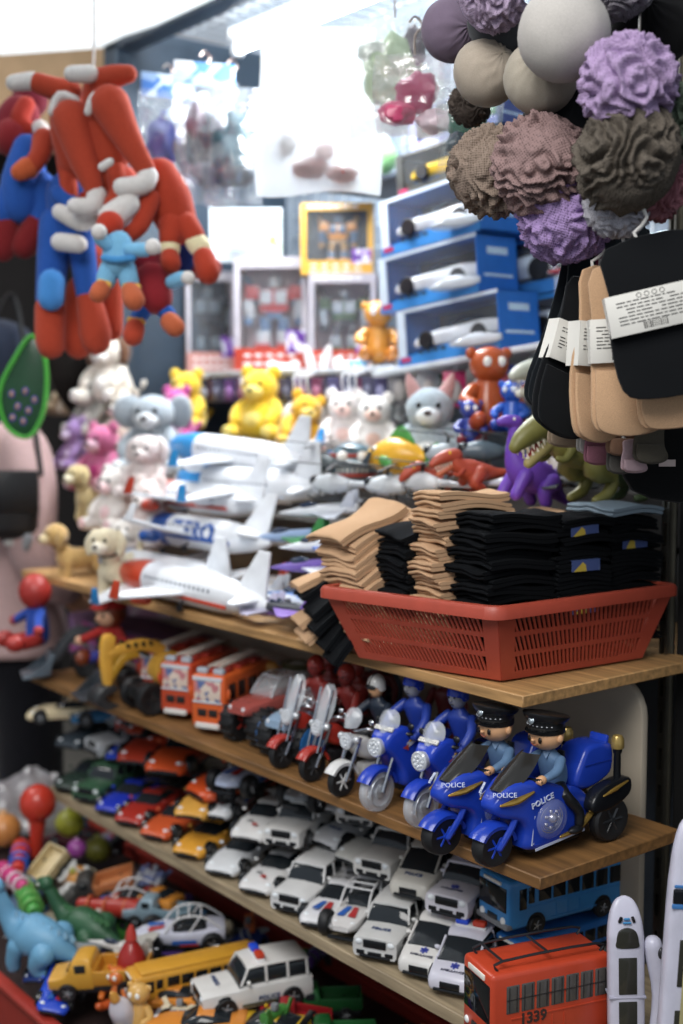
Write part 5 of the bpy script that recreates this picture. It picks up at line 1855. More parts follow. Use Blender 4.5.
@memo
def monster(rim, top):
    p = Proto()
    for y in (-0.05, 0.055):
        for s in (-1, 1):
            i = wheel_parts(p, (s * 0.034, y, 0.033), 0.033, 0.032, hub=rim, spokes=5)
            b = B()
            for k in range(14):
                a = 2 * PI * k / 14
                b.box((s * 0.034, y + math.cos(a) * 0.0325, 0.033 + math.sin(a) * 0.0325), (0.03, 0.006, 0.005), 0.001, rotm(a, 0, 0))
            p.part('tread', b, plastic('#131416', 0.6), i)
            p.part('rim_ring', B().lathe([(0.021, 0), (0.0285, 0.0005), (0.0285, s * 0.002), (0.021, s * 0.003)], (s * 0.051, y, 0.033), 'x', 22), plastic(rim, 0.3), i)
    b = B().box((0, 0, 0.045), (0.03, 0.12, 0.016), 0.004)
    for y in (-0.05, 0.055):
        b.tube([(-0.035, y, 0.033), (0.035, y, 0.033)], 0.005, 8)
    p.part('chassis', b, plastic('#1a1b1e', 0.4))
    body = hull(B(), [(-0.085, 0.022, 0.02, 0.056, 0.062, 0.068), (-0.06, 0.030, 0.027, 0.053, 0.064, 0.075), (-0.02, 0.032, 0.028, 0.052, 0.066, 0.078), (0.05, 0.032, 0.028, 0.052, 0.066, 0.078), (0.085, 0.028, 0.025, 0.055, 0.066, 0.077)])
    p.part('body', body, clear(top, 0.72, 0.1))
    cab = hull(B(), [(-0.028, 0.026, 0.022, 0.076, 0.078, 0.08), (-0.005, 0.027, 0.022, 0.077, 0.09, 0.105), (0.04, 0.027, 0.022, 0.077, 0.09, 0.105), (0.055, 0.026, 0.022, 0.077, 0.086, 0.094)])
    p.part('canopy', cab, clear('#e3e6ea', 0.3, 0.06), label='clear canopy')
    b = B()
    for s in (-1, 1):
        b.tube(spline([(s * 0.026, -0.03, 0.078), (s * 0.022, -0.004, 0.107), (s * 0.022, 0.042, 0.107), (s * 0.025, 0.06, 0.078)], 4), 0.0018, 6)
    b.tube([(-0.022, -0.004, 0.107), (0.022, -0.004, 0.107)], 0.0018, 6)
    p.part('roll_cage', b, plastic('#c3c6ca', 0.2, 0.4))
    for s in (-1, 1):
        p.part('headlight', B().ell((s * 0.016, -0.083, 0.065), (0.005, 0.003, 0.004), None, 10, 8), plastic('#e3e6ea', 0.1))
    return p


q = on2(270, 764)
spawn(monster('#2f6aa8', '#a9c6e2'), 'toy_monster_truck', 'toy monster truck with blue rims and a pale clear body', 'toy truck', (q.x - 0.01, q.y + 0.1, Z2), (0, 0, 0.12), None, 1.08)
q = on2(232, 748)
spawn(monster('#b23a30', '#c0625a'), 'toy_monster_truck', 'toy monster truck with red rims and a clear red body beside the orange fire engines', 'toy truck', (q.x - 0.01, q.y + 0.1, Z2), (0, 0, 0.12), None, 1.08)


@memo
def fire_engine(col):
    """Boxy toy engine with a picture windscreen, nose toward -y."""
    p = Proto()
    H, W, L = 0.088, 0.058, 0.17
    pc = plastic(col, 0.3)
    p.part('body', B().box((0, 0, 0.012 + (H - 0.012) / 2), (W, L, H - 0.012), 0.006, seg=3), pc)
    sc_ = B().box((0, -L / 2, H * 0.74), (W * 0.78, 0.0035, H * 0.34), 0.003)
    i = p.part('windscreen', sc_, print_mix('#d9c7b8', '#b9787c', '#5b6a96', 90), label='windscreen printed with small figures')
    p.part('windscreen_frame', B().box((0, -L / 2 - 0.0006, H * 0.935), (W * 0.86, 0.004, 0.006), 0.0015).box((0, -L / 2 - 0.0006, H * 0.555), (W * 0.86, 0.004, 0.003), 0.001), plastic('#c9cdd2', 0.25), i)
    for s in (-1, 1):
        p.part('grille', B().box((s * W * 0.16, -L / 2, H * 0.38), (W * 0.26, 0.0035, H * 0.12), 0.001), plastic('#25201e', 0.3))
    p.part('bumper', B().box((0, -L / 2 - 0.001, H * 0.17), (W * 0.7, 0.005, H * 0.09), 0.0015), plastic('#d9d7d2', 0.3), label='white bumper plate')
    for s in (-1, 1):
        for k, (y, z, wy, hz) in enumerate([(-0.06, 0.72, 0.022, 0.26), (-0.028, 0.72, 0.022, 0.26), (0.01, 0.7, 0.03, 0.28), (0.05, 0.7, 0.03, 0.28)]):
            p.part('window', B().box((s * W / 2, y, H * z), (0.003, wy, H * hz), 0.002), plastic('#3a2420', 0.15))
        for y in (-0.05, 0.052):
            wheel_parts(p, (s * (W / 2 - 0.003), y, 0.014), 0.014, 0.011)
        p.part('mirror', B().ell((s * (W / 2 + 0.004), -L / 2 + 0.006, H * 0.7), (0.003, 0.003, 0.008), None, 8, 6), pc)
    b = B()
    for k in range(3):
        b.box((0, -0.05 + k * 0.05, H + 0.002), (W * 0.7, 0.03, 0.006), 0.002)
    i = p.part('roof_deck', b, plastic('#a8382c', 0.3))
    k = p.part('ladder', B().tube([(-0.01, -0.06, H + 0.008), (-0.01, 0.075, H + 0.012)], 0.002, 6).tube([(0.01, -0.06, H + 0.008), (0.01, 0.075, H + 0.012)], 0.002, 6), plastic('#c9c4b8', 0.3))
    b = B()
    for j in range(9):
        b.tube([(-0.01, -0.055 + j * 0.0155, H + 0.0085 + j * 0.0004), (0.01, -0.055 + j * 0.0155, H + 0.0085 + j * 0.0004)], 0.0014, 5)
    p.part('rungs', b, plastic('#c9c4b8', 0.3), k)
    for s in (-1, 1):
        p.part('beacon', B().box((s * 0.014, -0.072, H + 0.004), (0.018, 0.012, 0.009), 0.003), plastic('#aeb6bf', 0.15))
    return p


for k, (px, py, c, lab) in enumerate([(192, 733, '#d9632f', 'brightest orange toy fire engine, nearest of the three on the middle shelf'), (160, 718, '#c04a2c', 'middle one of the three orange toy fire engines on the shelf'), (138, 706, '#bd4529', 'furthest of the three orange toy fire engines beside the yellow loader')]):
    q = on2(px + 14, py + 4)
    spawn(fire_engine(c), 'toy_fire_engine', lab, 'toy fire engine', (q.x - 0.045, q.y + 0.09, Z2), (0, 0, 0.46), 'toy fire engines in a row', (1.25, 1.1, 1.3))


@memo
def loader(col, bucket):
    """Toy wheel loader, bucket toward -y."""
    p = Proto()
    pc = plastic(col, 0.35)
    for y in (-0.03, 0.05):
        for s in (-1, 1):
            wheel_parts(p, (s * 0.031, y, 0.024), 0.024, 0.02, hub=col, spokes=4)
    p.part('chassis', B().box((0, 0.012, 0.03), (0.04, 0.13, 0.02), 0.005), plastic('#1e1f22', 0.4))
    p.part('body', B().slab(spline([(0.0, 0.04), (0.002, 0.066), (0.03, 0.07), (0.078, 0.064), (0.085, 0.045), (0.05, 0.036)], 3, True), -0.024, 0.024, 0.006), pc)
    i = p.part('cab', B().box((0, 0.012, 0.084), (0.04, 0.036, 0.036), 0.004), plastic('#202327', 0.12))
    p.part('cab_roof', B().box((0, 0.012, 0.105), (0.046, 0.044, 0.007), 0.003), pc, i)
    b = B()
    for s in (-1, 1):
        for y in (-0.004, 0.028):
            b.tube([(s * 0.0205, y, 0.066), (s * 0.0205, y, 0.103)], 0.002, 6)
    p.part('cab_pillars', b, pc, i)
    for s in (-1, 1):
        k = p.part('lift_arm', B().slab(spline([(0.012, 0.076), (-0.02, 0.098), (-0.06, 0.09), (-0.095, 0.045), (-0.1, 0.03), (-0.088, 0.03), (-0.055, 0.074), (-0.02, 0.08), (0.01, 0.064)], 3, True), s * 0.021 - 0.004, s * 0.021 + 0.004, 0.0018), pc)
        p.part('ram', B().tube([(s * 0.021, -0.02, 0.06), (s * 0.021, -0.066, 0.076)], 0.003, 8), plastic('#b7b7b0', 0.2, 0.6), k)
    bk = spline([(-0.092, 0.05), (-0.099, 0.03), (-0.105, 0.012), (-0.15, 0.006), (-0.152, 0.009), (-0.112, 0.018), (-0.107, 0.034), (-0.101, 0.052)], 3, True)
    b = B().slab(bk, -0.042, 0.042, 0.001)
    for s in (-1, 1):
        b.slab([(-0.095, 0.05), (-0.103, 0.012), (-0.148, 0.007)], s * 0.042 - 0.0015, s * 0.042 + 0.0015, 0.0005)
    p.part('bucket', b, plastic(bucket, 0.35))
    return p


@memo
def digger(col):
    """Toy digger whose jointed boom is raised high."""
    p = Proto()
    pc = plastic(col, 0.35)
    for y in (-0.03, 0.045):
        for s in (-1, 1):
            wheel_parts(p, (s * 0.03, y, 0.026), 0.026, 0.02, hub='#2b2b2b', spokes=4)
    p.part('chassis', B().box((0, 0.008, 0.034), (0.042, 0.12, 0.022), 0.005), plastic('#1b1c1e', 0.4))
    p.part('cab', B().slab(spline([(-0.01, 0.046), (-0.012, 0.088), (0.02, 0.094), (0.04, 0.07), (0.074, 0.066), (0.076, 0.046)], 3, True), -0.026, 0.026, 0.005), pc)
    p.part('boom', B().slab(spline([(0.02, 0.062), (0.01, 0.1), (-0.03, 0.118), (-0.085, 0.108), (-0.088, 0.096), (-0.035, 0.1), (0.0, 0.085), (0.006, 0.058)], 3, True), -0.009, 0.009, 0.003), pc)
    p.part('dipper', B().slab(spline([(-0.078, 0.126), (-0.098, 0.128), (-0.102, 0.09), (-0.096, 0.045), (-0.086, 0.045), (-0.084, 0.09)], 3, True), -0.008, 0.008, 0.003), pc)
    p.part('bucket', B().slab(spline([(-0.082, 0.05), (-0.104, 0.05), (-0.118, 0.03), (-0.1, 0.014), (-0.078, 0.02), (-0.094, 0.026), (-0.1, 0.036), (-0.084, 0.042)], 3, True), -0.02, 0.02, 0.002), plastic('#2b2c2e', 0.4))
    b = B().tube([(0, -0.02, 0.09), (0, -0.07, 0.118)], 0.0032, 8)
    p.part('ram', b, plastic('#3a3426', 0.3))
    b = B()
    for k in range(4):
        b.box((0.0095, -0.02 - k * 0.013, 0.111), (0.001, 0.006, 0.008), R=rotm(0.5, 0, 0))
    p.part('warning_stripes', b, plastic('#26231d'))
    return p


q = on2(112, 716)
spawn(digger('#d9a441'), 'toy_digger', 'yellow toy digger with a raised jointed boom at the left of the middle shelf', 'toy digger', (q.x + 0.01, q.y + 0.105, Z2), (0, 0, -0.1), scale=1.25)
q = on2(76, 700)
spawn(loader('#c99a35', '#33383d'), 'toy_loader', 'toy loader with a black bucket between the yellow digger and the grey bucket', 'toy loader', (q.x + 0.03, q.y + 0.15, Z2), (0, 0, -0.15))
q = on2(36, 690)
spawn(loader('#3a3d42', '#59656f'), 'toy_loader', 'toy loader with a big blue grey bucket at the far end of the middle shelf', 'toy loader', (-1.47, 0.125, Z2), (0, 0, -0.35), scale=1.1)
# rear row of bits on the middle shelf
spawn(fire_engine('#a8402c'), 'toy_fire_engine', 'dull red toy fire engine standing crosswise at the back behind the orange ones', 'toy fire engine', (-1.02, 0.27, Z2), (0, 0, PI / 2))
spawn(loader('#c08f36', '#2b2c2e'), 'toy_loader', 'small yellow toy loader at the back of the middle shelf behind the digger', 'toy loader', (-1.3, 0.2, Z2), (0, 0, 0.3), scale=0.8)
p = Proto()
p.part('tank', B().ell((0, 0, 0.06), (0.05, 0.04, 0.055), None, 20, 14), clear('#d8d6d2', 0.6, 0.2))
p.part('collar', B().tube([(0.03 * math.cos(a * PI / 10), 0.025 * math.sin(a * PI / 10), 0.108) for a in range(20)], 0.006, 6, closed=True), plastic('#4b4d2f', 0.4), label='green and black collar')
p.part('tap', B().limb([(-0.04, -0.03, 0.1), (-0.075, -0.05, 0.1)], 0.012, 10), plastic('#d09a4a', 0.4), label='tan tap')
spawn(p, 'toy_water_tank', 'cloudy plastic toy tank with a tan tap at the back above the monster trucks', 'toy', (-0.86, 0.235, Z2))
# ------------------------------------------------------------------ boxes at the back of the stall


def robot_parts(p, par, c, s, cols):
    """A blocky toy robot standing in a box: torso, head, arms, legs."""
    a, b_, d = (plastic(x, 0.3) for x in cols)
    c = Vector(c)

    def bx(name, off, size, m, r=0.12, R=None):
        p.part(name, B().box(c + Vector(off) * s, Vector(size) * s, min(size) * s * r, R), m, par)
    bx('torso', (0, 0, 0.56), (0.36, 0.2, 0.28), a)
    bx('waist', (0, 0, 0.39), (0.2, 0.15, 0.1), d)
    bx('head', (0, -0.01, 0.79), (0.13, 0.13, 0.14), b_, 0.2)
    for k in (-1, 1):
        bx('shoulder', (k * 0.27, 0, 0.66), (0.17, 0.2, 0.17), a)
        bx('forearm', (k * 0.3, -0.02, 0.46), (0.12, 0.14, 0.24), b_, 0.12, rotm(0.2, k * 0.12, 0))
        bx('fist', (k * 0.31, -0.05, 0.31), (0.1, 0.11, 0.09), d)
        bx('thigh', (k * 0.11, 0, 0.27), (0.13, 0.14, 0.2), d)
        bx('shin', (k * 0.125, 0, 0.1), (0.16, 0.17, 0.2), b_, 0.12, rotm(0, k * 0.06, 0))
        bx('foot', (k * 0.13, -0.05, 0.015), (0.17, 0.26, 0.06), a)
        bx('chest_plate', (k * 0.09, -0.11, 0.6), (0.14, 0.04, 0.16), b_)
        bx('wing', (k * 0.28, 0.1, 0.7), (0.1, 0.04, 0.4), d, 0.12, rotm(0, k * 0.5, 0))


@memo
def robot_box(w, d, h, frame, cols, base):
    """Window box facing -y with a robot inside."""
    p = Proto()
    fm = plastic(frame, 0.4)
    b = B().box((0, d / 2 - 0.002, h / 2), (w, 0.004, h)).box((-w / 2 + 0.002, 0, h / 2), (0.004, d, h)).box((w / 2 - 0.002, 0, h / 2), (0.004, d, h)).box((0, 0, 0.002), (w, d, 0.004)).box((0, 0, h - 0.002), (w, d, 0.004))
    p.part('carton', b, fm)
    b = B().box((0, -d / 2 + 0.0005, h * 0.1), (w, 0.005, h * 0.2))
    i = p.part('base_card', b, plastic(base, 0.4))
    b = B().box((0, -d / 2 + 0.001, h * 0.95), (w, 0.004, h * 0.1))
    for s in (-1, 1):
        b.box((s * (w / 2 - w * 0.04), -d / 2 + 0.001, h * 0.5), (w * 0.08, 0.004, h * 0.8))
    i = p.part('front_card', b, plastic(base if frame == '#202833' else '#b9b4bb', 0.4))
    b = B()
    for r in range(2):
        for k in range(5):
            b.box((-w * 0.32 + k * w * 0.15, -d / 2 - 0.0022, h * (0.06 + r * 0.075)), (w * (0.11 - 0.02 * r), 0.001, h * 0.028))
    p.part('base_print', b, plastic('#e6e3e2'), i, 'pale printed strokes')
    b = B()
    for k in range(6):
        b.box((-w * 0.36 + k * w * 0.12, -d / 2 - 0.0015, h * 0.95), (w * 0.1, 0.001, h * 0.035))
    p.part('title_print', b, plastic('#e6e3e2'), i, 'pale printed strokes')
    b = B().box((w * 0.34, -d / 2 - 0.002, h * 0.26), (w * 0.26, 0.0015, h * 0.2))
    p.part('corner_print', b, print_mix('#5a2d90', '#8a55b8', '#e2e0ea', 70), i, 'purple corner print')
    p.part('inner_tray', B().box((0, d / 2 - 0.008, h * 0.55), (w * 0.9, 0.004, h * 0.8)), plastic('#b9a9b0' if frame != '#202833' else '#39434d', 0.5))
    robot_parts(p, -1, (0, 0, h * 0.21), h * 0.75, cols)
    p.part('window_film', B().box((0, -d / 2 + 0.004, h * 0.55), (w * 0.84, 0.0008, h * 0.72)), clear('#eef2f6', 0.04, 0.05), label='clear film window')
    return p


def atF(px, py, D):
    """The point D metres out along the view direction."""
    r = ray(px, py)
    return CAM + r * (D / r.dot(Vector((FW.x * math.cos(PITCH), FW.y * math.cos(PITCH), -math.sin(PITCH)))))


YB = 0.72
q = at(275, 362, Y=YB)
spawn(robot_box(0.155, 0.11, 0.235, '#b9a7a8', ('#a4282c', '#aeb4ba', '#4d6a8c'), '#b5412f'), 'robot_box', 'larger red based window box with a red and silver robot on the white shelf', 'toy box', (q.x, YB, ZB), (0, 0, yc - 0.1), 'robot window boxes', 1.22)
q = at(335, 364, Y=YB)
spawn(robot_box(0.135, 0.1, 0.19, '#b9a7a8', ('#3f5a3c', '#9aa3ab', '#43414b'), '#b5412f'), 'robot_box', 'smaller red based window box with a green and grey robot', 'toy box', (q.x, YB + 0.03, ZB), (0, 0, yc - 0.1), 'robot window boxes', 1.2)
q = at(213, 360, Y=YB)
spawn(robot_box(0.11, 0.1, 0.225, '#c5b4b8', ('#3a4048', '#6c7a84', '#2b2e33'), '#c58d84'), 'robot_box', 'pale window box with a dark robot at the far end of the white shelf', 'toy box', (q.x, YB - 0.02, ZB), (0, 0, yc + 0.3), 'robot window boxes', 1.22)
q = at(338, 258, Y=YB + 0.05)
spawn(robot_box(0.17, 0.09, 0.165, '#202833', ('#c98632', '#4a5f78', '#8d6a35'), '#d3a13a'), 'robot_box', 'black and yellow window box with an orange and blue robot on the red ones', 'toy box', (q.x, YB + 0.05, ZB + 0.231), (0, 0, yc - 0.05), None, 1.05)
q = at(252, 238, Y=YB)
p = Proto()
i = p.part('card', B().box((0, 0.008, 0.07), (0.19, 0.003, 0.14)), plastic('#d5dee2', 0.4))
p.part('blister', B().box((0, -0.016, 0.06), (0.13, 0.045, 0.1), 0.015), clear('#f1f6fa', 0.3, 0.05), i, 'clear blister')
p.part('toy', hull(B(), [(-0.04, 0.02, 0.016, 0.03, 0.04, 0.05), (0, 0.025, 0.02, 0.03, 0.05, 0.07), (0.04, 0.02, 0.016, 0.03, 0.045, 0.055)]).xf(Matrix.Rotation(PI / 2, 4, 'Z') @ Matrix.Scale(0.6, 4, (1, 0, 0))), plastic('#7fa9bf', 0.3), i)
p.part('card_print', B().box((0.075, -0.0005, 0.07), (0.03, 0.014, 0.12)), print_mix('#9dc24a', '#d7dfe0', '#8fb3c4', 50), i, 'green edged print')
spawn(p, 'blister_pack', 'white blister pack with a blue toy lying on the red based boxes', 'toy pack', (q.x, YB - 0.02, ZB + 0.289), (0, 0, yc))


@memo
def car_box(w, d, h, frame, inner, carcol, strip, picture=True):
    """Long window box with a model car, facing -y."""
    p = Proto()
    fm = plastic(frame, 0.35)
    b = B().box((0, d / 2 - 0.0015, h / 2), (w, 0.003, h)).box((0, 0, 0.0015), (w, d, 0.003)).box((0, 0, h - 0.0015), (w, d, 0.003)).box((w / 2 - 0.0015, 0, h / 2), (0.003, d, h)).box((-w / 2 + 0.0015, 0, h / 2), (0.003, d, h))
    p.part('carton', b, fm)
    b = B().box((-w * 0.46, -d / 2 + 0.001, h / 2), (w * 0.08, 0.003, h))
    b.box((w * 0.02, -d / 2 + 0.001, h * 0.97), (w * 0.96, 0.003, h * 0.06))
    i = p.part('front_card', b, plastic(inner, 0.35))
    k = p.part('front_strip', B().slab([(-w / 2, 0), (w / 2, 0), (w / 2, h * 0.2), (0, h * 0.26), (-w / 2, h * 0.14)], -d / 2 - 0.0015, -d / 2 + 0.001, 0, 'y'), plastic(strip, 0.35), i)
    b = B()
    for j in range(4):
        b.box((-w * 0.26 + j * w * 0.075, -d / 2 - 0.002, h * 0.2), (w * 0.055, 0.001, h * 0.06), R=rotm(0, 0.1, 0))
    p.part('print', b, plastic('#3a4656'), i)
    b = B().box((-w * 0.42, -d / 2 - 0.002, h * 0.1), (w * 0.1, 0.001, h * 0.09))
    p.part('small_label', b, plastic('#b5325a'), i, 'small red label')
    p.part('backing', B().box((0, d / 2 - 0.006, h * 0.55), (w * 0.9, 0.003, h * 0.8)), plastic('#59636c', 0.6))
    M = Matrix.Translation((0.0, -0.005, h * 0.22)) @ Matrix.Rotation(-PI / 2 + 0.2, 4, 'Z') @ Matrix.Scale(w * 0.72 / 0.156, 4)
    body = hull(B(), [(-0.078, 0.022, 0.016, 0.009, 0.013, 0.016), (-0.07, 0.030, 0.024, 0.006, 0.014, 0.020), (-0.045, 0.0345, 0.028, 0.006, 0.020, 0.0265), (-0.015, 0.034, 0.026, 0.006, 0.021, 0.030),
                      (0.02, 0.034, 0.027, 0.006, 0.022, 0.032), (0.05, 0.036, 0.030, 0.007, 0.024, 0.034), (0.078, 0.028, 0.024, 0.014, 0.026, 0.032)]).xf(M)
    j = p.part('model_car', body, plastic(carcol, 0.2))
    gl = hull(B(), [(-0.022, 0.022, 0.016, 0.027, 0.028, 0.029), (-0.004, 0.0255, 0.019, 0.028, 0.033, 0.0395), (0.012, 0.026, 0.020, 0.029, 0.035, 0.0435), (0.032, 0.0255, 0.019, 0.030, 0.036, 0.0415), (0.055, 0.022, 0.017, 0.031, 0.034, 0.035)]).xf(M)
    p.part('car_windows', gl, plastic('#2a3036', 0.1), j)
    for y in (-0.047, 0.047):
        for s in (-1, 1):
            p.part('wheel', B().lathe([(0.0001, -0.005), (0.012, -0.005), (0.0135, -0.003), (0.0135, 0.003), (0.012, 0.005), (0.0001, 0.005)], (s * 0.033, y, 0.0135), 'x', 14).xf(M), plastic('#1c1d20', 0.4), j)
    if picture:
        M2 = Matrix.Translation((w * 0.33, -d / 2 - 0.012, h * 0.08)) @ Matrix.Rotation(-PI / 2 + 0.5, 4, 'Z') @ Matrix.Scale(w * 0.36 / 0.156, 4)
        bb = hull(B(), [(-0.078, 0.022, 0.016, 0.009, 0.013, 0.016), (-0.045, 0.0345, 0.028, 0.006, 0.020, 0.0265), (0.0, 0.03, 0.022, 0.006, 0.024, 0.043), (0.05, 0.036, 0.030, 0.007, 0.024, 0.034), (0.078, 0.028, 0.024, 0.014, 0.026, 0.032)]).xf(M2)
        p.part('small_car', bb, plastic('#cfd6de', 0.2), i)
    p.part('window_film', B().box((w * 0.04, -d / 2 + 0.002, h * 0.58), (w * 0.9, 0.0006, h * 0.72)), clear('#eef4fa', 0.035, 0.04), label='clear film window')
    b = B().box((w / 2 + 0.0006, 0, h * 0.72), (0.0014, d * 0.5, h * 0.12)).box((w / 2 + 0.0006, 0, h * 0.3), (0.0014, d * 0.7, h * 0.05))
    p.part('end_label', b, plastic('#c4dcef'), label='pale print on the end')
    return p


def on_tilt(x, y, h):
    """A point h above the tilted shelf."""
    dx = x + 0.72
    return Vector((-0.72 + dx * math.cos(TILT) - math.sin(TILT) * (0.006 + h), y, ZB + 0.012 + dx * math.sin(TILT) + math.cos(TILT) * (0.006 + h)))


hb = 0.118
for k, (dx, lab) in enumerate([(0.02, 'lowest of the three blue boxes with a white model car on the tilted shelf'), (-0.03, 'middle one of the three blue boxes with a white model car'), (-0.015, 'topmost of the three blue boxes with a white model car')]):
    q = on_tilt(-0.83 + dx, 0.64, k * (hb + 0.002))
    spawn(car_box(0.30, 0.115, hb, '#2b6fc4', '#cfdcea', '#dfe3e8', '#3f8ad2'), 'model_car_box', lab, 'toy box', q, (0, -TILT, 0), 'blue model car boxes')
q = on_tilt(-0.82, 0.65, 3 * (hb + 0.002))
spawn(car_box(0.26, 0.1, 0.085, '#3a3c3e', '#3b3b38', '#d8b23e', '#4b4a42', False), 'model_car_box', 'dark box with a yellow model car on top of the blue boxes', 'toy box', q, (0, -TILT, 0.05))
q = on_tilt(-0.79, 0.66, 3 * (hb + 0.002) + 0.088)
spawn(car_box(0.24, 0.1, 0.08, '#3c4a86', '#4a5aa0', '#2f9a54', '#6b78b4', False), 'model_car_box', 'highest box on the stack with a green model car', 'toy box', q, (0, -TILT, 0.08))
for k in range(3):
    q = on_tilt(-0.80, 0.80, k * (hb + 0.004))
    spawn(car_box(0.42, 0.11, hb, '#2f6cb8', '#3c86cf', '#b8c6d4', '#3a7cc4', False), 'model_car_box', ('lowest plain blue box end showing behind the model car boxes', 'middle plain blue box end showing behind the model car boxes', 'topmost plain blue box end showing behind the model car boxes')[k], 'toy box', q, (0, -TILT, 0))


@memo
def small_pack(c1, c2):
    """Small clear pack of two little cars on a printed card."""
    p = Proto()
    i = p.part('card', B().box((0, 0.02, 0.03), (0.15, 0.003, 0.06)).box((0, 0, 0.001), (0.15, 0.045, 0.003)), print_mix('#a9c7d8', '#dfe6ea', c1, 40))
    for s, c in ((-1, c1), (1, c2)):
        M = Matrix.Translation((s * 0.035, 0, 0.004)) @ Matrix.Rotation(-PI / 2 + 0.3, 4, 'Z') @ Matrix.Scale(0.4, 4)
        b = hull(B(), [(-0.078, 0.022, 0.016, 0.009, 0.013, 0.016), (-0.045, 0.0345, 0.028, 0.006, 0.020, 0.0265), (0.0, 0.03, 0.022, 0.006, 0.03, 0.05), (0.05, 0.036, 0.030, 0.007, 0.03, 0.05), (0.078, 0.028, 0.024, 0.014, 0.026, 0.036)]).xf(M)
        k = p.part('little_car', b, plastic(c, 0.25), i)
        for y in (-0.047, 0.047):
            for t in (-1, 1):
                p.part('wheel', B().lathe([(0.0001, -0.007), (0.0155, -0.007), (0.0155, 0.007), (0.0001, 0.007)], (t * 0.034, y, 0.013), 'x', 12).xf(M), plastic('#1c1d20'), k)
    p.part('blister', B().box((0, -0.002, 0.029), (0.144, 0.042, 0.052), 0.006), clear('#e6f0f6', 0.22, 0.05), i, 'clear blister')
    return p


for k, (dx, dz, c1, c2, lab) in enumerate([(0, 0, '#c43a36', '#d4d8dc', 'lowest small clear pack of toy cars beside the blue box ends'), (0.02, 0.065, '#c43a36', '#b9483c', 'middle small clear pack of red toy cars beside the blue box ends'), (0.01, 0.13, '#b0303a', '#d6dade', 'topmost small clear pack of toy cars under the lilac ball')]):
    q = on_tilt(-0.50 + dx, 0.66, dz + 0.004)
    spawn(small_pack(c1, c2), 'small_toy_pack', lab, 'toy pack', q, (0, -TILT, 0.25), 'small clear packs', scale=1.05)

# little packets hanging in a strip under the white shelf


@memo
def packet(c, c2):
    p = Proto()
    b = B().slab([(-0.014, 0), (0.014, 0), (0.015, -0.05), (-0.015, -0.05)], -0.0015, 0.0015, 0.0006, 'y')
    i = p.part('packet', b, plastic(c, 0.25))
    p.part('charm', B().ell((0, -0.004, -0.03), (0.009, 0.004, 0.013), None, 10, 8), plastic(c2, 0.3), i)
    p.part('ring', B().tube([(0.005 * math.cos(a * PI / 6), 0, 0.004 + 0.005 * math.sin(a * PI / 6)) for a in range(12)], 0.001, 5, closed=True), metal('#c9ccd0'), i)
    return p


rnd = random.Random(11)
pk = [('#4c4a6a', '#8f8fb0'), ('#5a3a68', '#9b6fae'), ('#3e4660', '#b9bccb'), ('#6a3a52', '#a86c88'), ('#454457', '#6a6b80')]
for k in range(26):
    x = -1.83 + k * 0.031
    c1, c2 = pk[k % 5]
    spawn(packet(c1, c2), 'hanging_packet', 'small purple grey packet in the row hanging under the white shelf', 'packet', (x, 0.60 + 0.012 * (k % 2), ZB - 0.022), (0, 0, 0.5 + rnd.uniform(-0.3, 0.3)), 'packets hanging under the white shelf', scale=1.15)
for k, x in enumerate((-1.77, -1.52, -1.30, -1.12)):
    p = Proto()
    b = B()
    for s in (-0.016, 0, 0.016):
        b.tube(spline([(s, 0.03, 0), (s, -0.03, 0), (s, -0.036, -0.03), (s, -0.024, -0.045)], 3), 0.0026, 6)
    b.tube([(-0.018, 0.0, 0), (0.018, 0.0, 0)], 0.003, 6)
    p.part('hook', b, plastic('#dfe0e2', 0.3))
    spawn(p, 'shelf_hook', ('white triple hook under the shelf at the far left', 'white triple hook under the shelf below the pale robot box', 'white triple hook under the shelf below the larger robot box', 'white triple hook under the shelf below the smaller robot box')[k], 'hook', (x, 0.59, ZB - 0.016), (0, 0, 0.5), single=True)
# cards hanging under the tilted shelf
cards = [(400, 372, '#8d8b90', 'grey hanging card under the left end of the tilted shelf'), (428, 372, '#a3a6aa', 'silver hanging card under the tilted shelf'), (455, 372, '#c4316a', 'bright pink hanging card under the tilted shelf'), (478, 370, '#4c4a4e', 'charcoal hanging card under the tilted shelf'),
         (506, 366, '#2c4aa8', 'blue hanging card with a red figure under the tilted shelf'), (530, 366, '#8b8078', 'brownish hanging card under the tilted shelf'), (548, 364, '#9a9590', 'pale brown hanging card under the right end of the tilted shelf')]
for px, py, c, lab in cards:
    q = at(px, py, Y=0.62)
    p = Proto()
    i = p.part('card', B().box((0, 0, -0.035), (0.05, 0.003, 0.075), 0.001), plastic(c, 0.35))
    p.part('charm', B().ell((0, -0.008, -0.04), (0.014, 0.008, 0.024), None, 12, 8), plastic('#b02a3c' if c == '#2c4aa8' else '#b9b4b2', 0.3), i)
    p.part('hook', B().tube([(0, 0.0, 0.0), (0, 0, 0.02), (0, 0.02, 0.026)], 0.002, 6), metal('#cfd2d6'), i)
    spawn(p, 'hanging_card', lab, 'card', q, (0, 0, yc))

# ------------------------------------------------------------------ hanging plastic bags of toys


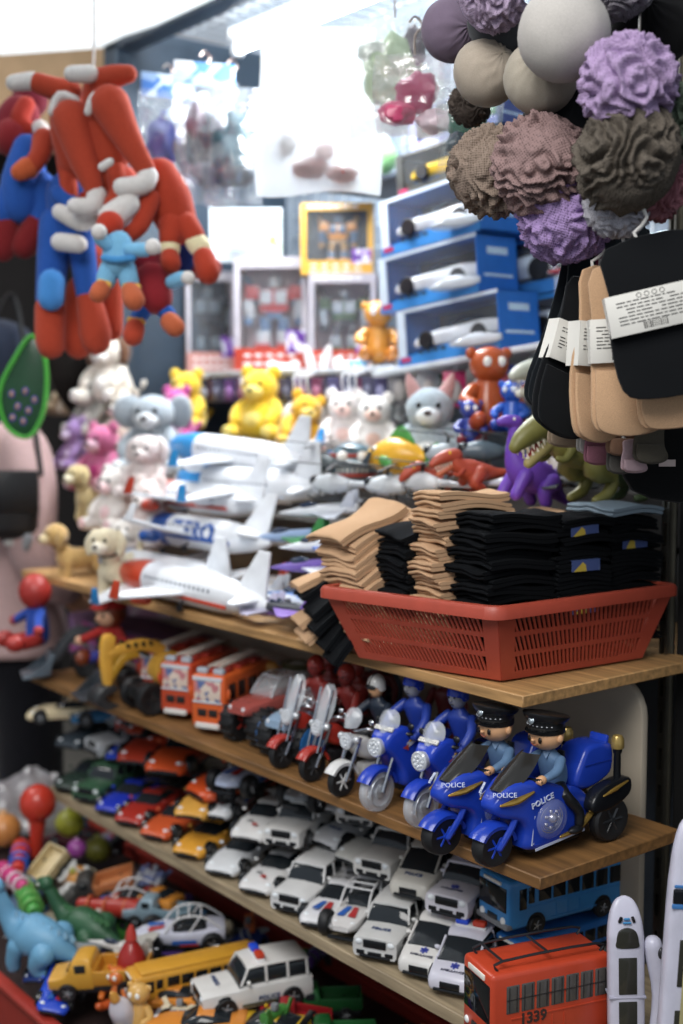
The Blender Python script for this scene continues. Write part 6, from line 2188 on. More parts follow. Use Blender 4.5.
def bag(px, py, w, h, D, label, fcol, op, inner, yaw=0.0, seed=1, header=None, bulge=0.035):
    """A polythene bag hung by its top edge, with what is in it."""
    p = Proto()
    o = Vector((seed * 7.3, 1.7, 3.1))

    def side(s):
        def fn(u, v):
            x = (u - 0.5) * w * (1 + 0.06 * math.sin(v * 5 + seed))
            z = -v * h + 0.02 * h * math.sin(u * 6 + seed) * v
            e = max(0, math.sin(PI * u)) ** 0.6 * max(0, math.sin(PI * (0.04 + v * 0.94))) ** 0.7
            y = s * bulge * e + 0.012 * noise.noise(Vector((u * 3, v * 4, s)) + o) * e * 2 + 0.008 * noise.noise(Vector((u * 9, v * 9, s)) + o) * e
            return (x, y, z)
        return fn
    i = p.part('front_film', B().sheet(side(-1), 18, 22), film(fcol, op), ang=180)
    p.part('back_film', B().sheet(side(1), 18, 22), film(fcol, op), ang=180)
    if header:
        p.part('header_card', B().box((0, 0, 0.012), (w * 0.95, 0.004, 0.05), 0.001), print_mix(*header), label='printed header card')
    for n_, (nm_, dx, dz, r, c) in enumerate(inner):
        b = B().ell((0, 0, 0), 1, None, 20, 14)
        vs = []
        for v in b.v:
            v = Vector(v)
            k = 1 + 0.35 * noise.noise(v * 1.8 + o * n_)
            vs.append((v.x * r[0] * k + dx * w, v.y * min(r[1], bulge * 0.7) * k, v.z * r[2] * k + dz * h))
        b.v = vs
        p.part(nm_, b, plastic(c, 0.3))
    hk = B().tube(spline([(0, 0, 0.0), (0, 0, 0.03), (0.012, 0, 0.045), (0, 0, 0.06), (-0.01, 0, 0.05)], 3), 0.002, 6)
    p.part('hook', hk, metal('#c9b6ab', 0.3))
    q = atF(px, py, D)
    return spawn(p, 'plastic_bag', label, 'plastic bag', q, (0, 0, yc + yaw))


bag(168, 92, 0.13, 0.24, 2.75, 'clear bag with a blue and purple toy at the left end of the hanging bags', '#c9d4e0', 0.1,
    [('toy_piece', -0.05, -0.45, (0.04, 0.03, 0.06), '#28348a'), ('toy_piece', 0.12, -0.55, (0.035, 0.03, 0.06), '#5a2f42'), ('toy_piece', -0.12, -0.75, (0.04, 0.03, 0.04), '#8790a0'), ('toy_piece', 0.1, -0.28, (0.035, 0.03, 0.03), '#aeb9c4')], 0.5, 1, ('#3f72b8', '#c9d8e6', '#8aa6c8', 30))
bag(205, 80, 0.14, 0.26, 2.7, 'clear bag with grey and dark toys second from the left', '#cfd9e3', 0.1,
    [('toy_piece', 0.05, -0.5, (0.05, 0.03, 0.06), '#333d48'), ('toy_piece', -0.15, -0.4, (0.025, 0.03, 0.05), '#6a5060'), ('toy_piece', 0.1, -0.75, (0.045, 0.03, 0.035), '#7f8a96')], 0.3, 2, ('#b9cfe2', '#5f93cc', '#e4ebf0', 30))
bag(232, 88, 0.12, 0.25, 2.68, 'clear bag with a teal and black toy beside the bright white bag', '#d5e0ea', 0.12,
    [('toy_piece', 0.0, -0.5, (0.045, 0.03, 0.07), '#2b4c56'), ('toy_piece', 0.05, -0.72, (0.04, 0.03, 0.03), '#2d3238'), ('toy_piece', -0.2, -0.3, (0.02, 0.02, 0.03), '#c4ccd4')], 0.0, 3)
bag(318, 28, 0.225, 0.3, 2.3, 'big milky bag glowing white in front of the bulb', '#f6fbff', 0.42,
    [('toy_piece', -0.05, -0.84, (0.035, 0.02, 0.02), '#9c5a52'), ('toy_piece', 0.2, -0.88, (0.03, 0.02, 0.016), '#b06a60'), ('toy_piece', -0.25, -0.7, (0.014, 0.015, 0.022), '#8d7f7a'), ('toy_piece', 0.05, -0.74, (0.018, 0.015, 0.016), '#b9857c')], 0.0, 4, bulge=0.045)
bag(395, 18, 0.16, 0.2, 2.15, 'clear bag with a pale green toy near the top right of the glowing bag', '#eef5f0', 0.16,
    [('toy_piece', 0.0, -0.45, (0.05, 0.03, 0.06), '#b9cfa8'), ('toy_piece', 0.2, -0.25, (0.02, 0.02, 0.04), '#5a4a58'), ('toy_piece', -0.2, -0.3, (0.03, 0.02, 0.02), '#dfe6dc')], 0.0, 5)
bag(415, 55, 0.13, 0.13, 2.0, 'clear bag with crimson and white pieces left of the fabric balls', '#f2e8ee', 0.12,
    [('toy_piece', 0.05, -0.45, (0.035, 0.02, 0.03), '#a0305a'), ('toy_piece', -0.2, -0.7, (0.03, 0.02, 0.02), '#c04a70'), ('toy_piece', 0.25, -0.8, (0.03, 0.02, 0.02), '#d8c3cc')], 0.0, 6)
bag(470, 80, 0.1, 0.13, 1.9, 'clear bag with dark green pieces half hidden by the fabric balls', '#dff0ea', 0.1,
    [('toy_piece', 0.0, -0.45, (0.03, 0.02, 0.035), '#3a6a58'), ('toy_piece', -0.15, -0.75, (0.02, 0.02, 0.02), '#46525e')], 0.0, 7)
q = at(375, 158, Y=0.7)
p = Proto()
p.part('ball', B().ell((0, 0, 0), (0.055, 0.05, 0.045), None, 22, 16), plastic('#7fb074', 0.3))
p.part('cap', B().ell((0, 0, 0.02), (0.04, 0.036, 0.035), None, 18, 12), plastic('#dfe8dc', 0.3))
spawn(p, 'green_toy', 'green and white round toy below the hanging bags', 'toy', q)
# shelf carrying it
p = Proto()
p.part('shelf_board', B().box((0, 0, 0), (0.5, 0.2, 0.012), 0.002), painted('#333b44', 0.5))
spawn(p, 'narrow_shelf', 'narrow dark shelf under the green round toy at the back', 'shelf', (q.x + 0.08, 0.78, q.z - 0.052), single=True)

# ------------------------------------------------------------------ plush animals


@memo
def plush_animal(col, muzzle, ear='round', belly=None, inner=None, pose='sit', tail=True, nose='#3a2a28', fat=1.0):
    """Sitting plush toy about 16 cm tall, facing -y."""
    p = Proto()
    m, mm = plush(col), plush(muzzle)
    b = B()
    rings = []
    prof = [(0.0, 0.02), (0.012, 0.048), (0.04, 0.056), (0.07, 0.047), (0.092, 0.034), (0.104, 0.02), (0.108, 0.002)]
    for z, r in spline(prof, 3):
        rings.append([Vector((r * fat * math.cos(a * PI / 10), r * 0.92 * fat * math.sin(a * PI / 10), z)) for a in range(20)])
    b.loft(rings)
    i_b = p.part('body', b, m, ang=180)
    p.part('belly', B().ell((0, -0.012 * fat, 0.046), (0.036 * fat, 0.042 * fat, 0.036), None, 18, 12), plush(belly or muzzle), i_b)
    hc = Vector((0, -0.008, 0.128))
    i = p.part('head', B().ell(hc, (0.046, 0.042, 0.041), None, 22, 16), m)
    p.part('muzzle', B().ell(hc + Vector((0, -0.036, -0.012)), (0.024, 0.02, 0.017), None, 16, 12), mm, i)
    p.part('nose', B().ell(hc + Vector((0, -0.055, -0.006)), (0.0075, 0.005, 0.0055), None, 10, 8), plastic(nose, 0.3), i)
    for s in (-1, 1):
        p.part('eye', B().ell(hc + Vector((s * 0.018, -0.0375, 0.008)), (0.0052, 0.004, 0.006), None, 10, 8), plastic('#17120f', 0.1), i)
        if ear == 'round':
            e = B().ell(hc + Vector((s * 0.036, 0.004, 0.034)), (0.018, 0.008, 0.018), None, 14, 10)
        elif ear == 'point':
            e = B().limb([hc + Vector((s * 0.027, 0.004, 0.026)), hc + Vector((s * 0.037, 0.006, 0.05)), hc + Vector((s * 0.042, 0.006, 0.066))], [0.016, 0.011, 0.003], 10)
        elif ear == 'long':
            e = B().limb([hc + Vector((s * 0.018, 0.006, 0.034)), hc + Vector((s * 0.026, 0.008, 0.07)), hc + Vector((s * 0.036, 0.0, 0.1))], [0.012, 0.015, 0.009], 10)
        elif ear == 'big':
            e = B().ell(hc + Vector((s * 0.056, 0.01, 0.006)), (0.034, 0.009, 0.036), rotm(0, s * 0.2, -s * 0.4), 16, 10)
        else:
            e = B().limb([hc + Vector((s * 0.034, 0.004, 0.026)), hc + Vector((s * 0.05, 0.0, 0.008)), hc + Vector((s * 0.052, -0.006, -0.02))], [0.012, 0.015, 0.011], 10)
        p.part('ear', e, plush(inner or col), i, ang=180)
        p.part('arm', B().limb([(s * 0.034, -0.006, 0.088), (s * 0.052, -0.028, 0.066), (s * 0.047, -0.046, 0.046)], [0.017, 0.0165, 0.0155], 12), m, ang=180)
        k = p.part('leg', B().limb([(s * 0.036, -0.006, 0.022), (s * 0.05, -0.04, 0.019), (s * 0.052, -0.066, 0.02)], [0.022, 0.021, 0.019], 12), m, ang=180)
        p.part('foot_pad', B().ell((s * 0.052, -0.083, 0.021), (0.014, 0.005, 0.015), None, 12, 8), mm, k)
    if tail:
        p.part('tail', B().limb([(0, 0.045, 0.025), (0.02, 0.075, 0.03), (0.035, 0.085, 0.055)], [0.01, 0.009, 0.008], 8), m, ang=180)
    return p


@memo
def plush_dog(col, muzzle, ear='drop', stripes=None):
    """Standing plush dog about 15 cm tall, facing -y: deep chest, four jointed legs, head on a neck."""
    p = Proto()
    m = plush(col)
    b = B().limb([(0, -0.04, 0.068), (0, -0.01, 0.066), (0, 0.03, 0.068), (0, 0.052, 0.07)], [0.031, 0.029, 0.026, 0.027], 16)
    b.limb([(0, -0.042, 0.078), (0, -0.056, 0.1), (0, -0.062, 0.118)], [0.022, 0.02, 0.02], 12)
    p.part('body', b, m, ang=180)
    for s in (-1, 1):
        p.part('leg', B().limb([(s * 0.017, -0.046, 0.062), (s * 0.019, -0.046, 0.034), (s * 0.019, -0.05, 0.012)], [0.016, 0.0125, 0.0135], 10), m, ang=180)
        p.part('leg', B().limb([(s * 0.017, 0.048, 0.064), (s * 0.02, 0.038, 0.042), (s * 0.02, 0.054, 0.026), (s * 0.02, 0.046, 0.011)], [0.02, 0.016, 0.011, 0.0125], 10), m, ang=180)
    hc = Vector((0, -0.07, 0.132))
    i = p.part('head', B().ell(hc, (0.034, 0.033, 0.031), None, 20, 14), m)
    p.part('muzzle', B().ell(hc + Vector((0, -0.03, -0.01)), (0.018, 0.02, 0.014), None, 14, 10), plush(muzzle), i)
    p.part('nose', B().ell(hc + Vector((0, -0.049, -0.006)), (0.006, 0.004, 0.0045), None, 10, 8), plastic('#2a1f1c', 0.3), i)
    for s in (-1, 1):
        p.part('eye', B().ell(hc + Vector((s * 0.013, -0.029, 0.006)), (0.0042, 0.003, 0.005), None, 10, 8), plastic('#17120f', 0.1), i)
        e = B().limb([hc + Vector((s * 0.028, 0.004, 0.018)), hc + Vector((s * 0.037, 0.0, 0.0)), hc + Vector((s * 0.037, -0.004, -0.022))], [0.009, 0.0125, 0.009], 10) if ear == 'drop' else B().ell(hc + Vector((s * 0.025, 0.006, 0.028)), (0.013, 0.007, 0.014), None, 12, 8)
        p.part('ear', e, m, i, ang=180)
    p.part('tail', B().limb([(0, 0.07, 0.078), (0, 0.09, 0.095), (0, 0.092, 0.115)], [0.009, 0.0085, 0.007], 8), m, ang=180)
    p.part('collar', B().tube([(0.021 * math.cos(a * PI / 8), -0.058 + 0.02 * math.sin(a * PI / 8), 0.108 + 0.006 * math.sin(a * PI / 8)) for a in range(16)], 0.0035, 6, closed=True), fabric('#4a3524'))
    if stripes:
        b = B()
        for k in range(6):
            y = -0.04 + k * 0.018
            b.tube([(0.0315 * math.cos(a * PI / 8), y, 0.067 + 0.0315 * math.sin(a * PI / 8)) for a in range(9)], 0.004, 6)
        p.part('stripes', b, plush(stripes), ang=180)
    return p


def pl(px, py, Y, col, muz, ear, label, s=1.0, yaw=0.5, kind='sit', roll=0.0, **k):
    q = at(px, py, Y=Y)
    pr = plush_animal(col, muz, ear, **k) if kind == 'sit' else plush_dog(col, muz, ear, **k)
    return spawn(pr, 'plush_animal' if kind == 'sit' else 'plush_dog', label, 'plush toy', q, (0, roll, yaw), None, s)


GR = 0.35
pl(82, 582, 0.12, '#c9a468', '#e2cda2', 'drop', 'tan plush dog with a dark collar standing at the shelf edge', 0.85, -0.1, 'dog')
pl(55, 590, 0.18, '#8e9094', '#d6d4d0', 'drop', 'grey striped plush dog at the far end of the upper shelf', 1.05, -0.2, 'dog', stripes='#4b4e52')
pl(140, 585, 0.16, '#e3d3cf', '#f0e6e2', 'round', 'pale pinkish plush toy sitting low beside the tan dog', 0.8, 0.3)
pl(122, 598, 0.07, '#dccfb0', '#efe6d2', 'drop', 'cream plush dog standing in front of the red nosed plane', 0.95, 0.6, 'dog')
pl(152, 545, 0.18, '#ead9d4', '#f5ece8', 'round', 'white pink plush toy sitting behind the cream dog', 0.85, 0.4)
pl(118, 530, 0.2, '#efe8e2', '#f3cfd0', 'round', 'off white plush toy with a pink muzzle behind the tan dog', 0.85, 0.2)
pl(150, 498, 0.24, '#e3d6d2', '#f0e4e0', 'drop', 'pale plush toy under the pink one in the plush heap', 0.85, 0.5)
pl(105, 490, 0.28, '#d4749c', '#f0c3d2', 'round', 'bright pink plush toy in the middle of the plush heap', 0.95, 0.3, belly='#b43a78')
pl(80, 470, 0.32, '#a283b8', '#d5c6df', 'round', 'lilac plush toy at the far edge of the plush heap', 0.8, -0.1)
pl(155, 476, 0.33, '#aeb7be', '#e5e8ea', 'big', 'grey plush elephant with big ears above the planes', 1.15, 0.7)
pl(128, 452, 0.36, '#d6c9b8', '#efe6da', 'round', 'beige plush toy behind the grey elephant', 0.9, 0.2)
pl(100, 436, 0.38, '#a7a59c', '#e6e2d8', 'point', 'mottled grey plush cat under the white and brown one', 0.95, 0.1, inner='#6f6a60')
pl(112, 404, 0.40, '#e6ddd0', '#f4efe8', 'drop', 'white plush puppy with brown ears at the top of the plush heap', 1.05, 0.4, inner='#6b4a36')
pl(78, 415, 0.4, '#c8b294', '#e7dcc9', 'round', 'sandy plush toy below the hanging doll boots', 0.95, 0.0)
pl(98, 520, 0.24, '#d6c08e', '#efe4c6', 'drop', 'honey coloured plush dog behind the tan one', 0.85, 0.2, 'dog')
pl(140, 575, 0.17, '#ebe5de', '#f6f2ee', 'drop', 'white plush puppy peeping out behind the cream one', 0.8, 0.6, 'dog')
pl(178, 440, 0.42, '#c9579a', '#eec0da', 'round', 'magenta plush toy tucked behind the grey elephant', 0.75, 0.5)
# yellow and white plushes on the tiers
pl(188, 430, 0.55, '#e8c33a', '#f2d768', 'round', 'yellow plush toy at the far left of the tiered heap', 0.9, 0.6)
pl(262, 440, 0.55, '#eac436', '#f4dc78', 'round', 'big yellow plush bear reclining above the white planes', 1.0, 0.5, fat=1.15)
pl(293, 452, 0.52, '#e3ae2e', '#f0cf6a', 'round', 'amber plush toy lying beside the big yellow bear', 0.8, 1.2, roll=0.3)
WH = [(284, 405, 0.68, '#efecea', '#fbf8f6', 'round', 'white plush toy at the back left of the white group'), (318, 412, 0.66, '#f1eeec', '#f7e9e4', 'long', 'white plush rabbit in the middle of the white group'),
      (345, 440, 0.58, '#eee6e2', '#f3cfc4', 'round', 'white plush toy with a peach muzzle in front of the rabbit'), (375, 446, 0.57, '#f1ede8', '#e9c5b4', 'round', 'white plush toy with a tan muzzle beside the grey cat'),
      (305, 446, 0.58, '#e9e4e0', '#f6f2f0', 'drop', 'white plush puppy next to the amber toy'), (350, 405, 0.7, '#f0eeec', '#f8f4f2', 'round', 'white plush toy under the smaller robot box'), (385, 412, 0.7, '#dfe3e6', '#f2f4f6', 'point', 'pale grey plush cat at the back under the blue boxes')]
for px, py, Y, c, mz, e, lab in WH:
    pl(px, py + 12, Y, c, mz, e, lab, 0.8, 0.75)
q = at(430, 452, Y=0.5)
spawn(plush_animal('#a9b7c0', '#e6ecee', 'point', inner='#c79a98', fat=1.1), 'plush_animal', 'big blue grey plush cat with pink inner ears in the toy heap', 'plush toy', (q.x, q.y, q.z - 0.05), (0, 0, 0.75), None, 1.05)

# ------------------------------------------------------------------ toy planes


@memo
def plane(nose, belly, band, text=None, L=0.40):
    """Foam airliner, nose toward -x."""
    p = Proto()
    wc = plastic('#e9ecf0', 0.35)
    prof = spline([(0.0008, 0), (0.010, 0.006), (0.020, 0.026), (0.0275, 0.062), (0.030, 0.10), (0.030, 0.27), (0.024, 0.33), (0.012, 0.385), (0.003, 0.4)], 4)

    def seg(x0, x1):
        pts = [(r, h) for r, h in prof if x0 - 1e-6 <= h <= x1 + 1e-6]

        def rad_at(x):
            for (r0, h0), (r1, h1) in zip(prof, prof[1:]):
                if h0 <= x <= h1:
                    return r0 + (r1 - r0) * (x - h0) / max(1e-9, h1 - h0)
            return prof[-1][0]
        if pts[0][1] > x0 + 1e-5:
            pts = [(rad_at(x0), x0)] + pts
        if pts[-1][1] < x1 - 1e-5:
            pts = pts + [(rad_at(x1), x1)]
        return pts
    cuts = [0, 0.105, 0.15, 0.4]
    names = ['nose_cone', 'band', 'fuselage']
    i = None
    for n_, (a, b_, c) in enumerate(zip(cuts, cuts[1:], (nose, band, '#e9ecf0'))):
        k = p.part(names[n_], B().lathe(seg(a, b_), (0, 0, 0.032), 'x', 22), plastic(c, 0.3))
        if n_ == 2:
            i = k
    wing = [(0.14, 0.024), (0.215, 0.165), (0.245, 0.168), (0.225, 0.022)]
    for s in (-1, 1):
        w_ = B().slab([(x, s * y) for x, y in wing], -0.0028, 0.0028, 0.0016, 'z')
        w_.xf(Matrix.Translation((0, 0, 0.024)) @ Matrix.Rotation(s * 0.07, 4, 'X'))
        k = p.part('wing', w_, wc)
        p.part('winglet', B().slab([(0.222, 0), (0.246, 0), (0.252, 0.03), (0.238, 0.03)], s * 0.166 - 0.0015, s * 0.166 + 0.0015, 0.0006, 'y').xf(Matrix.Translation((0, 0, 0.034))), plastic(nose, 0.3), k)
        e = B().lathe(spline([(0.0001, 0.0), (0.009, 0.002), (0.011, 0.014), (0.009, 0.036), (0.005, 0.046), (0.0001, 0.047)], 3), (0.14, s * 0.068, 0.012), 'x', 14)
        p.part('engine', e, plastic(belly, 0.3))
        t = B().slab([(0.335, s * 0.008), (0.375, s * 0.062), (0.392, s * 0.062), (0.385, s * 0.004)], -0.002, 0.002, 0.001, 'z').xf(Matrix.Translation((0, 0, 0.038)))
        p.part('tailplane', t, wc)
    p.part('tail_fin', B().slab([(0.32, 0.045), (0.375, 0.115), (0.4, 0.115), (0.39, 0.036)], -0.0022, 0.0022, 0.001, 'y'), wc)
    b = B()
    for s in (-1, 1):
        for k in range(15):
            x = 0.12 + k * 0.012
            b.ell((x, s * 0.0295, 0.04), (0.0025, 0.0012, 0.0035), None, 6, 4)
    b.box((0.036, 0, 0.049), (0.012, 0.026, 0.006), 0.002, rotm(0, -0.5, 0))
    p.part('windows', b, plastic('#33455e', 0.15), i)
    if text:
        b = B()
        for s in (-1, 1):
            b.text(text, 0.046 if len(text) < 5 else 0.022, facing((0.23, s * 0.0302, 0.032), (0, s, 0)), 0.0016, bold=True)
        b.v = [(x, math.copysign(abs(y) - 0.0302 + math.sqrt(max(0, 0.0302 ** 2 - (z - 0.032) ** 2)), y), z) for x, y, z in b.v]
        p.part('lettering', b, plastic(belly, 0.3), i, 'bold lettering')
    st = B()
    for s in (-1, 1):
        st.box((0.235, s * 0.0285, 0.02), (0.19, 0.0024, 0.006), 0.0006)
    p.part('stripe', st, plastic(belly, 0.3), i)
    b = B()
    for x, y in ((0.07, 0), (0.215, 0.03), (0.215, -0.03)):
        b.lathe([(0.0001, -0.003), (0.006, -0.003), (0.006, 0.003), (0.0001, 0.003)], (x, y, 0.0005), 'y', 10).tube([(x, y * 0.7, 0.016), (x, y, 0.001)], 0.0018, 6)
    p.part('landing_gear', b, plastic('#1d1e20', 0.4))
    return p


planes = [
    ((120, 572), 0.06, '#c2452c', '#c2452c', '#d9dce2', None, 'white toy plane with a red nose resting along the shelf edge', 0.02, 0.0),
    ((105, 560), 0.13, '#2f86c8', '#2f6fae', '#e9ecf0', None, 'white toy plane with a light blue nose half under the lettered plane', 0.0, 0.25),
    ((128, 525), 0.17, '#e6e8ec', '#2a5aa8', '#2457a8', 'ZERO', 'white toy plane lettered ZERO in blue with a blue band', 0.0, -0.2),
    ((130, 487), 0.22, '#b9402c', '#b9402c', '#c2452c', 'AIRLINES', 'white toy plane with a red front half and red lettering', 0.0, -0.1),
    ((180, 466), 0.27, '#2f92d4', '#c7ccd4', '#e9ecf0', None, 'white toy plane with a blue tip, second from the top of the pile', 0.0, 0.15),
    ((172, 433), 0.30, '#2f92d4', '#d0d5dc', '#e9ecf0', None, 'topmost white toy plane with a bright blue tip', 0.05, 0.1),
]
for (px, py), Y, n_, bl, bd, tx, lab, pitch, roll in planes:
    q = at(px, py, Y=Y)
    spawn(plane(n_, bl, bd, tx), 'toy_plane', lab, 'toy plane', (q.x, q.y, q.z - 0.032 - (0.03 if py < 470 else 0.015 if py < 500 else 0)), (roll, pitch, 0.03), 'white toy planes in a pile', scale=(1.3, 1.15, 1.15))


@memo
def dart_plane(c1, c2):
    """Small fighter plane, nose toward -x."""
    p = Proto()
    b = B().lathe(spline([(0.0005, 0), (0.006, 0.03), (0.011, 0.07), (0.012, 0.13), (0.009, 0.17), (0.0075, 0.175)], 3), (0, 0, 0.014), 'x', 14)
    i = p.part('fuselage', b, plastic(c1, 0.3))
    p.part('canopy', B().ell((0.07, 0, 0.025), (0.022, 0.007, 0.007), None, 12, 8), plastic('#223047', 0.1), i)
    for s in (-1, 1):
        p.part('wing', B().slab([(0.075, s * 0.01), (0.14, s * 0.065), (0.16, s * 0.065), (0.155, s * 0.008)], 0.012, 0.0155, 0.001, 'z'), plastic(c2, 0.3))
        p.part('tail_fin', B().slab([(0.14, 0.02), (0.165, 0.048), (0.178, 0.048), (0.172, 0.018)], s * 0.009 - 0.0012, s * 0.009 + 0.0012, 0.0005, 'y'), plastic(c2, 0.3))
    return p


for k, (px, py, Y, c1, c2, lab) in enumerate([(215, 608, 0.06, '#8a6fb8', '#c7c3da', 'lilac toy jet at the shelf edge under the red nosed plane'), (248, 610, 0.07, '#3a3d44', '#8f6fc0', 'dark toy jet with purple wings at the shelf edge'),
                                              (265, 600, 0.14, '#5b86c8', '#cfd6e0', 'blue and silver toy jet beside the spilled socks'), (225, 590, 0.18, '#d8dade', '#b9bec8', 'silver toy jet half under the red nosed plane')]):
    q = at(px, py, Y=Y)
    spawn(dart_plane(c1, c2), 'toy_jet', lab, 'toy plane', (q.x, q.y, max(q.z, Z1 + 0.002)), (0, 0, 0.15), 'small toy jets at the shelf edge')

# ------------------------------------------------------------------ heap of plastic toys


@memo
def dino(col, belly, kind='rex'):
    """Plastic dinosaur facing -y; rex: upright with toothed jaws; neck: long necked."""
    p = Proto()
    m = plastic(col, 0.45)
    if kind == 'neck':
        b = B().limb([(0, 0.13, 0.02), (0, 0.09, 0.035), (0, 0.05, 0.058), (0, 0.0, 0.068), (0, -0.03, 0.078), (0, -0.05, 0.105), (0, -0.058, 0.14), (0, -0.064, 0.165)], [0.005, 0.014, 0.034, 0.042, 0.032, 0.02, 0.015, 0.013], 16)
        p.part('body', b, m, ang=180)
        i = p.part('head', B().limb([(0, -0.062, 0.172), (0, -0.085, 0.17), (0, -0.1, 0.164)], [0.0165, 0.0145, 0.010], 14), m, ang=180)
        for s in (-1, 1):
            p.part('eye', B().ell((s * 0.0135, -0.075, 0.177), (0.003, 0.004, 0.004), None, 8, 6), plastic('#f0ede2', 0.2), i)
            p.part('leg', B().limb([(s * 0.028, -0.02, 0.06), (s * 0.034, -0.032, 0.03), (s * 0.034, -0.036, 0.012)], [0.019, 0.015, 0.0145], 10), m, ang=180)
            p.part('leg', B().limb([(s * 0.03, 0.045, 0.055), (s * 0.04, 0.03, 0.032), (s * 0.038, 0.04, 0.012)], [0.026, 0.018, 0.015], 10), m, ang=180)
        b = B()
        for k in range(10):
            y = -0.045 + k * 0.016
            z = 0.105 - 0.0 * k if k < 1 else 0.115 - 0.004 * k
            b.lathe([(0.006, 0), (0.004, 0.008), (0.0005, 0.014)], (0, y, z - 0.004), 'z', 6)
        p.part('back_spikes', b, plastic(belly, 0.4))
    else:
        b = B().limb([(0, 0.17, 0.06), (0, 0.11, 0.062), (0, 0.06, 0.075), (0, 0.015, 0.088), (0, -0.02, 0.11), (0, -0.035, 0.135)], [0.004, 0.014, 0.028, 0.037, 0.03, 0.022], 16)
        p.part('body', b, m, ang=180)
        up = B().limb([(0, -0.03, 0.148), (0, -0.06, 0.152), (0, -0.095, 0.145), (0, -0.112, 0.138)], [0.023, 0.022, 0.017, 0.011], 14)
        i = p.part('head', up, m, ang=180)
        j = p.part('jaw', B().limb([(0, -0.035, 0.128), (0, -0.065, 0.116), (0, -0.096, 0.104)], [0.016, 0.0125, 0.009], 12), plastic(belly, 0.45), i, ang=180)
        p.part('tongue', B().limb([(0, -0.05, 0.13), (0, -0.075, 0.121), (0, -0.09, 0.113)], [0.008, 0.007, 0.005], 8), plastic('#b9443c', 0.35), j)
        t = B()
        for s in (-1, 1):
            for k in range(6):
                f = k / 5
                y = -0.056 - 0.05 * f
                t.lathe([(0.0028, 0.0), (0.0016, -0.006), (0.0002, -0.0105)], (s * (0.0165 - 0.008 * f), y, 0.135 - 0.004 * f), 'z', 6)
                t.lathe([(0.0026, 0.0), (0.0015, 0.005), (0.0002, 0.009)], (s * (0.011 - 0.005 * f), y + 0.008, 0.124 - 0.011 * f), 'z', 6)
        p.part('teeth', t, plastic('#ece6d2', 0.3), i)
        for s in (-1, 1):
            p.part('eye', B().ell((s * 0.0185, -0.055, 0.163), (0.004, 0.005, 0.005), None, 10, 8), plastic('#e0b93a', 0.15), i)
            p.part('arm', B().limb([(s * 0.024, -0.02, 0.105), (s * 0.03, -0.045, 0.092), (s * 0.028, -0.058, 0.098)], [0.009, 0.007, 0.005], 8), m, ang=180)
            p.part('leg', B().limb([(s * 0.026, 0.03, 0.08), (s * 0.036, 0.0, 0.055), (s * 0.034, 0.03, 0.03), (s * 0.034, 0.014, 0.009), (s * 0.034, -0.012, 0.007)], [0.027, 0.02, 0.012, 0.0105, 0.008], 10), m, ang=180)
    return p


def heap(pr, name, label, cat, px, py, Y, yaw=0.7, s=1.0, tilt=(0, 0), group=None):
    q = at(px, py, Y=Y)
    return spawn(pr, name, label, cat, q, (tilt[0], tilt[1], yaw), group, s)


heap(dino('#6a3fb0', '#7a55c4', 'neck'), 'toy_dinosaur', 'purple long necked toy dinosaur standing above the sock stacks', 'toy dinosaur', 522, 502, 0.33, yc - 1.25, 0.72, (-0.25, 0))
heap(dino('#8f8a52', '#b9a878'), 'toy_dinosaur', 'olive toy dinosaur with open toothed jaws behind the hanging socks', 'toy dinosaur', 585, 455, 0.42, yc - 0.9, 1.0)
heap(dino('#77743c', '#a89a62'), 'toy_dinosaur', 'darker olive toy dinosaur lying with open jaws above the black socks', 'toy dinosaur', 590, 500, 0.36, yc - 1.1, 0.95, (0.35, 0))
heap(dino('#b9bcae', '#d8d6c8'), 'toy_dinosaur', 'pale grey toy dinosaur with a red mouth beside the blue ball figure', 'toy dinosaur', 555, 445, 0.55, yc - 1.0, 0.9)
heap(dino('#a8452e', '#c46a4a'), 'toy_dinosaur', 'rust red toy dinosaur with open jaws behind the beige socks', 'toy dinosaur', 472, 500, 0.32, yc - 1.2, 0.55, (0.2, 0))
heap(dino('#b04a34', '#cf7a5a'), 'toy_dinosaur', 'brick red toy dinosaur facing the aisle beside the white jets', 'toy dinosaur', 440, 496, 0.35, yc - 1.2, 0.48, (0.5, 0.2))
heap(dino('#4b5a38', '#8f9468'), 'toy_dinosaur', 'dark green toy dinosaur low at the right of the heap', 'toy dinosaur', 628, 500, 0.42, yc - 0.9, 0.7)


@memo
def round_monster(c1, c2, c3):
    """Squat round toy with a banded shell, goggle eyes and toothed grin."""
    p = Proto()
    i = p.part('body', B().ell((0, 0, 0.045), (0.048, 0.045, 0.045), None, 24, 18), plastic(c1, 0.3))
    for k, (z, c) in enumerate([(0.066, c2), (0.03, c2), (0.048, c3)]):
        r = math.sqrt(max(0.0, 1 - ((z - 0.045) / 0.045) ** 2)) * 0.047
        p.part('band', B().lathe([(r * 0.98, -0.004), (r * 1.05, -0.003), (r * 1.05, 0.003), (r * 0.98, 0.004)], (0, 0, z), 'z', 24), plastic(c, 0.3), i)
    for s in (-1, 1):
        p.part('eye', B().ell((s * 0.018, -0.038, 0.064), (0.011, 0.008, 0.011), None, 12, 10), plastic('#eeeae2', 0.15), i)
        p.part('foot', B().ell((s * 0.024, -0.018, 0.006), (0.016, 0.024, 0.008), None, 12, 8), plastic(c3, 0.4))
    t = B()
    for k in range(7):
        a = -0.6 + k * 0.2
        t.lathe([(0.004, 0.0), (0.0022, -0.005), (0.0003, -0.009)], (0.046 * math.sin(a), -0.043 * math.cos(a), 0.042), 'z', 6)
    p.part('teeth', t, plastic('#ece6d6', 0.3), i)
    return p


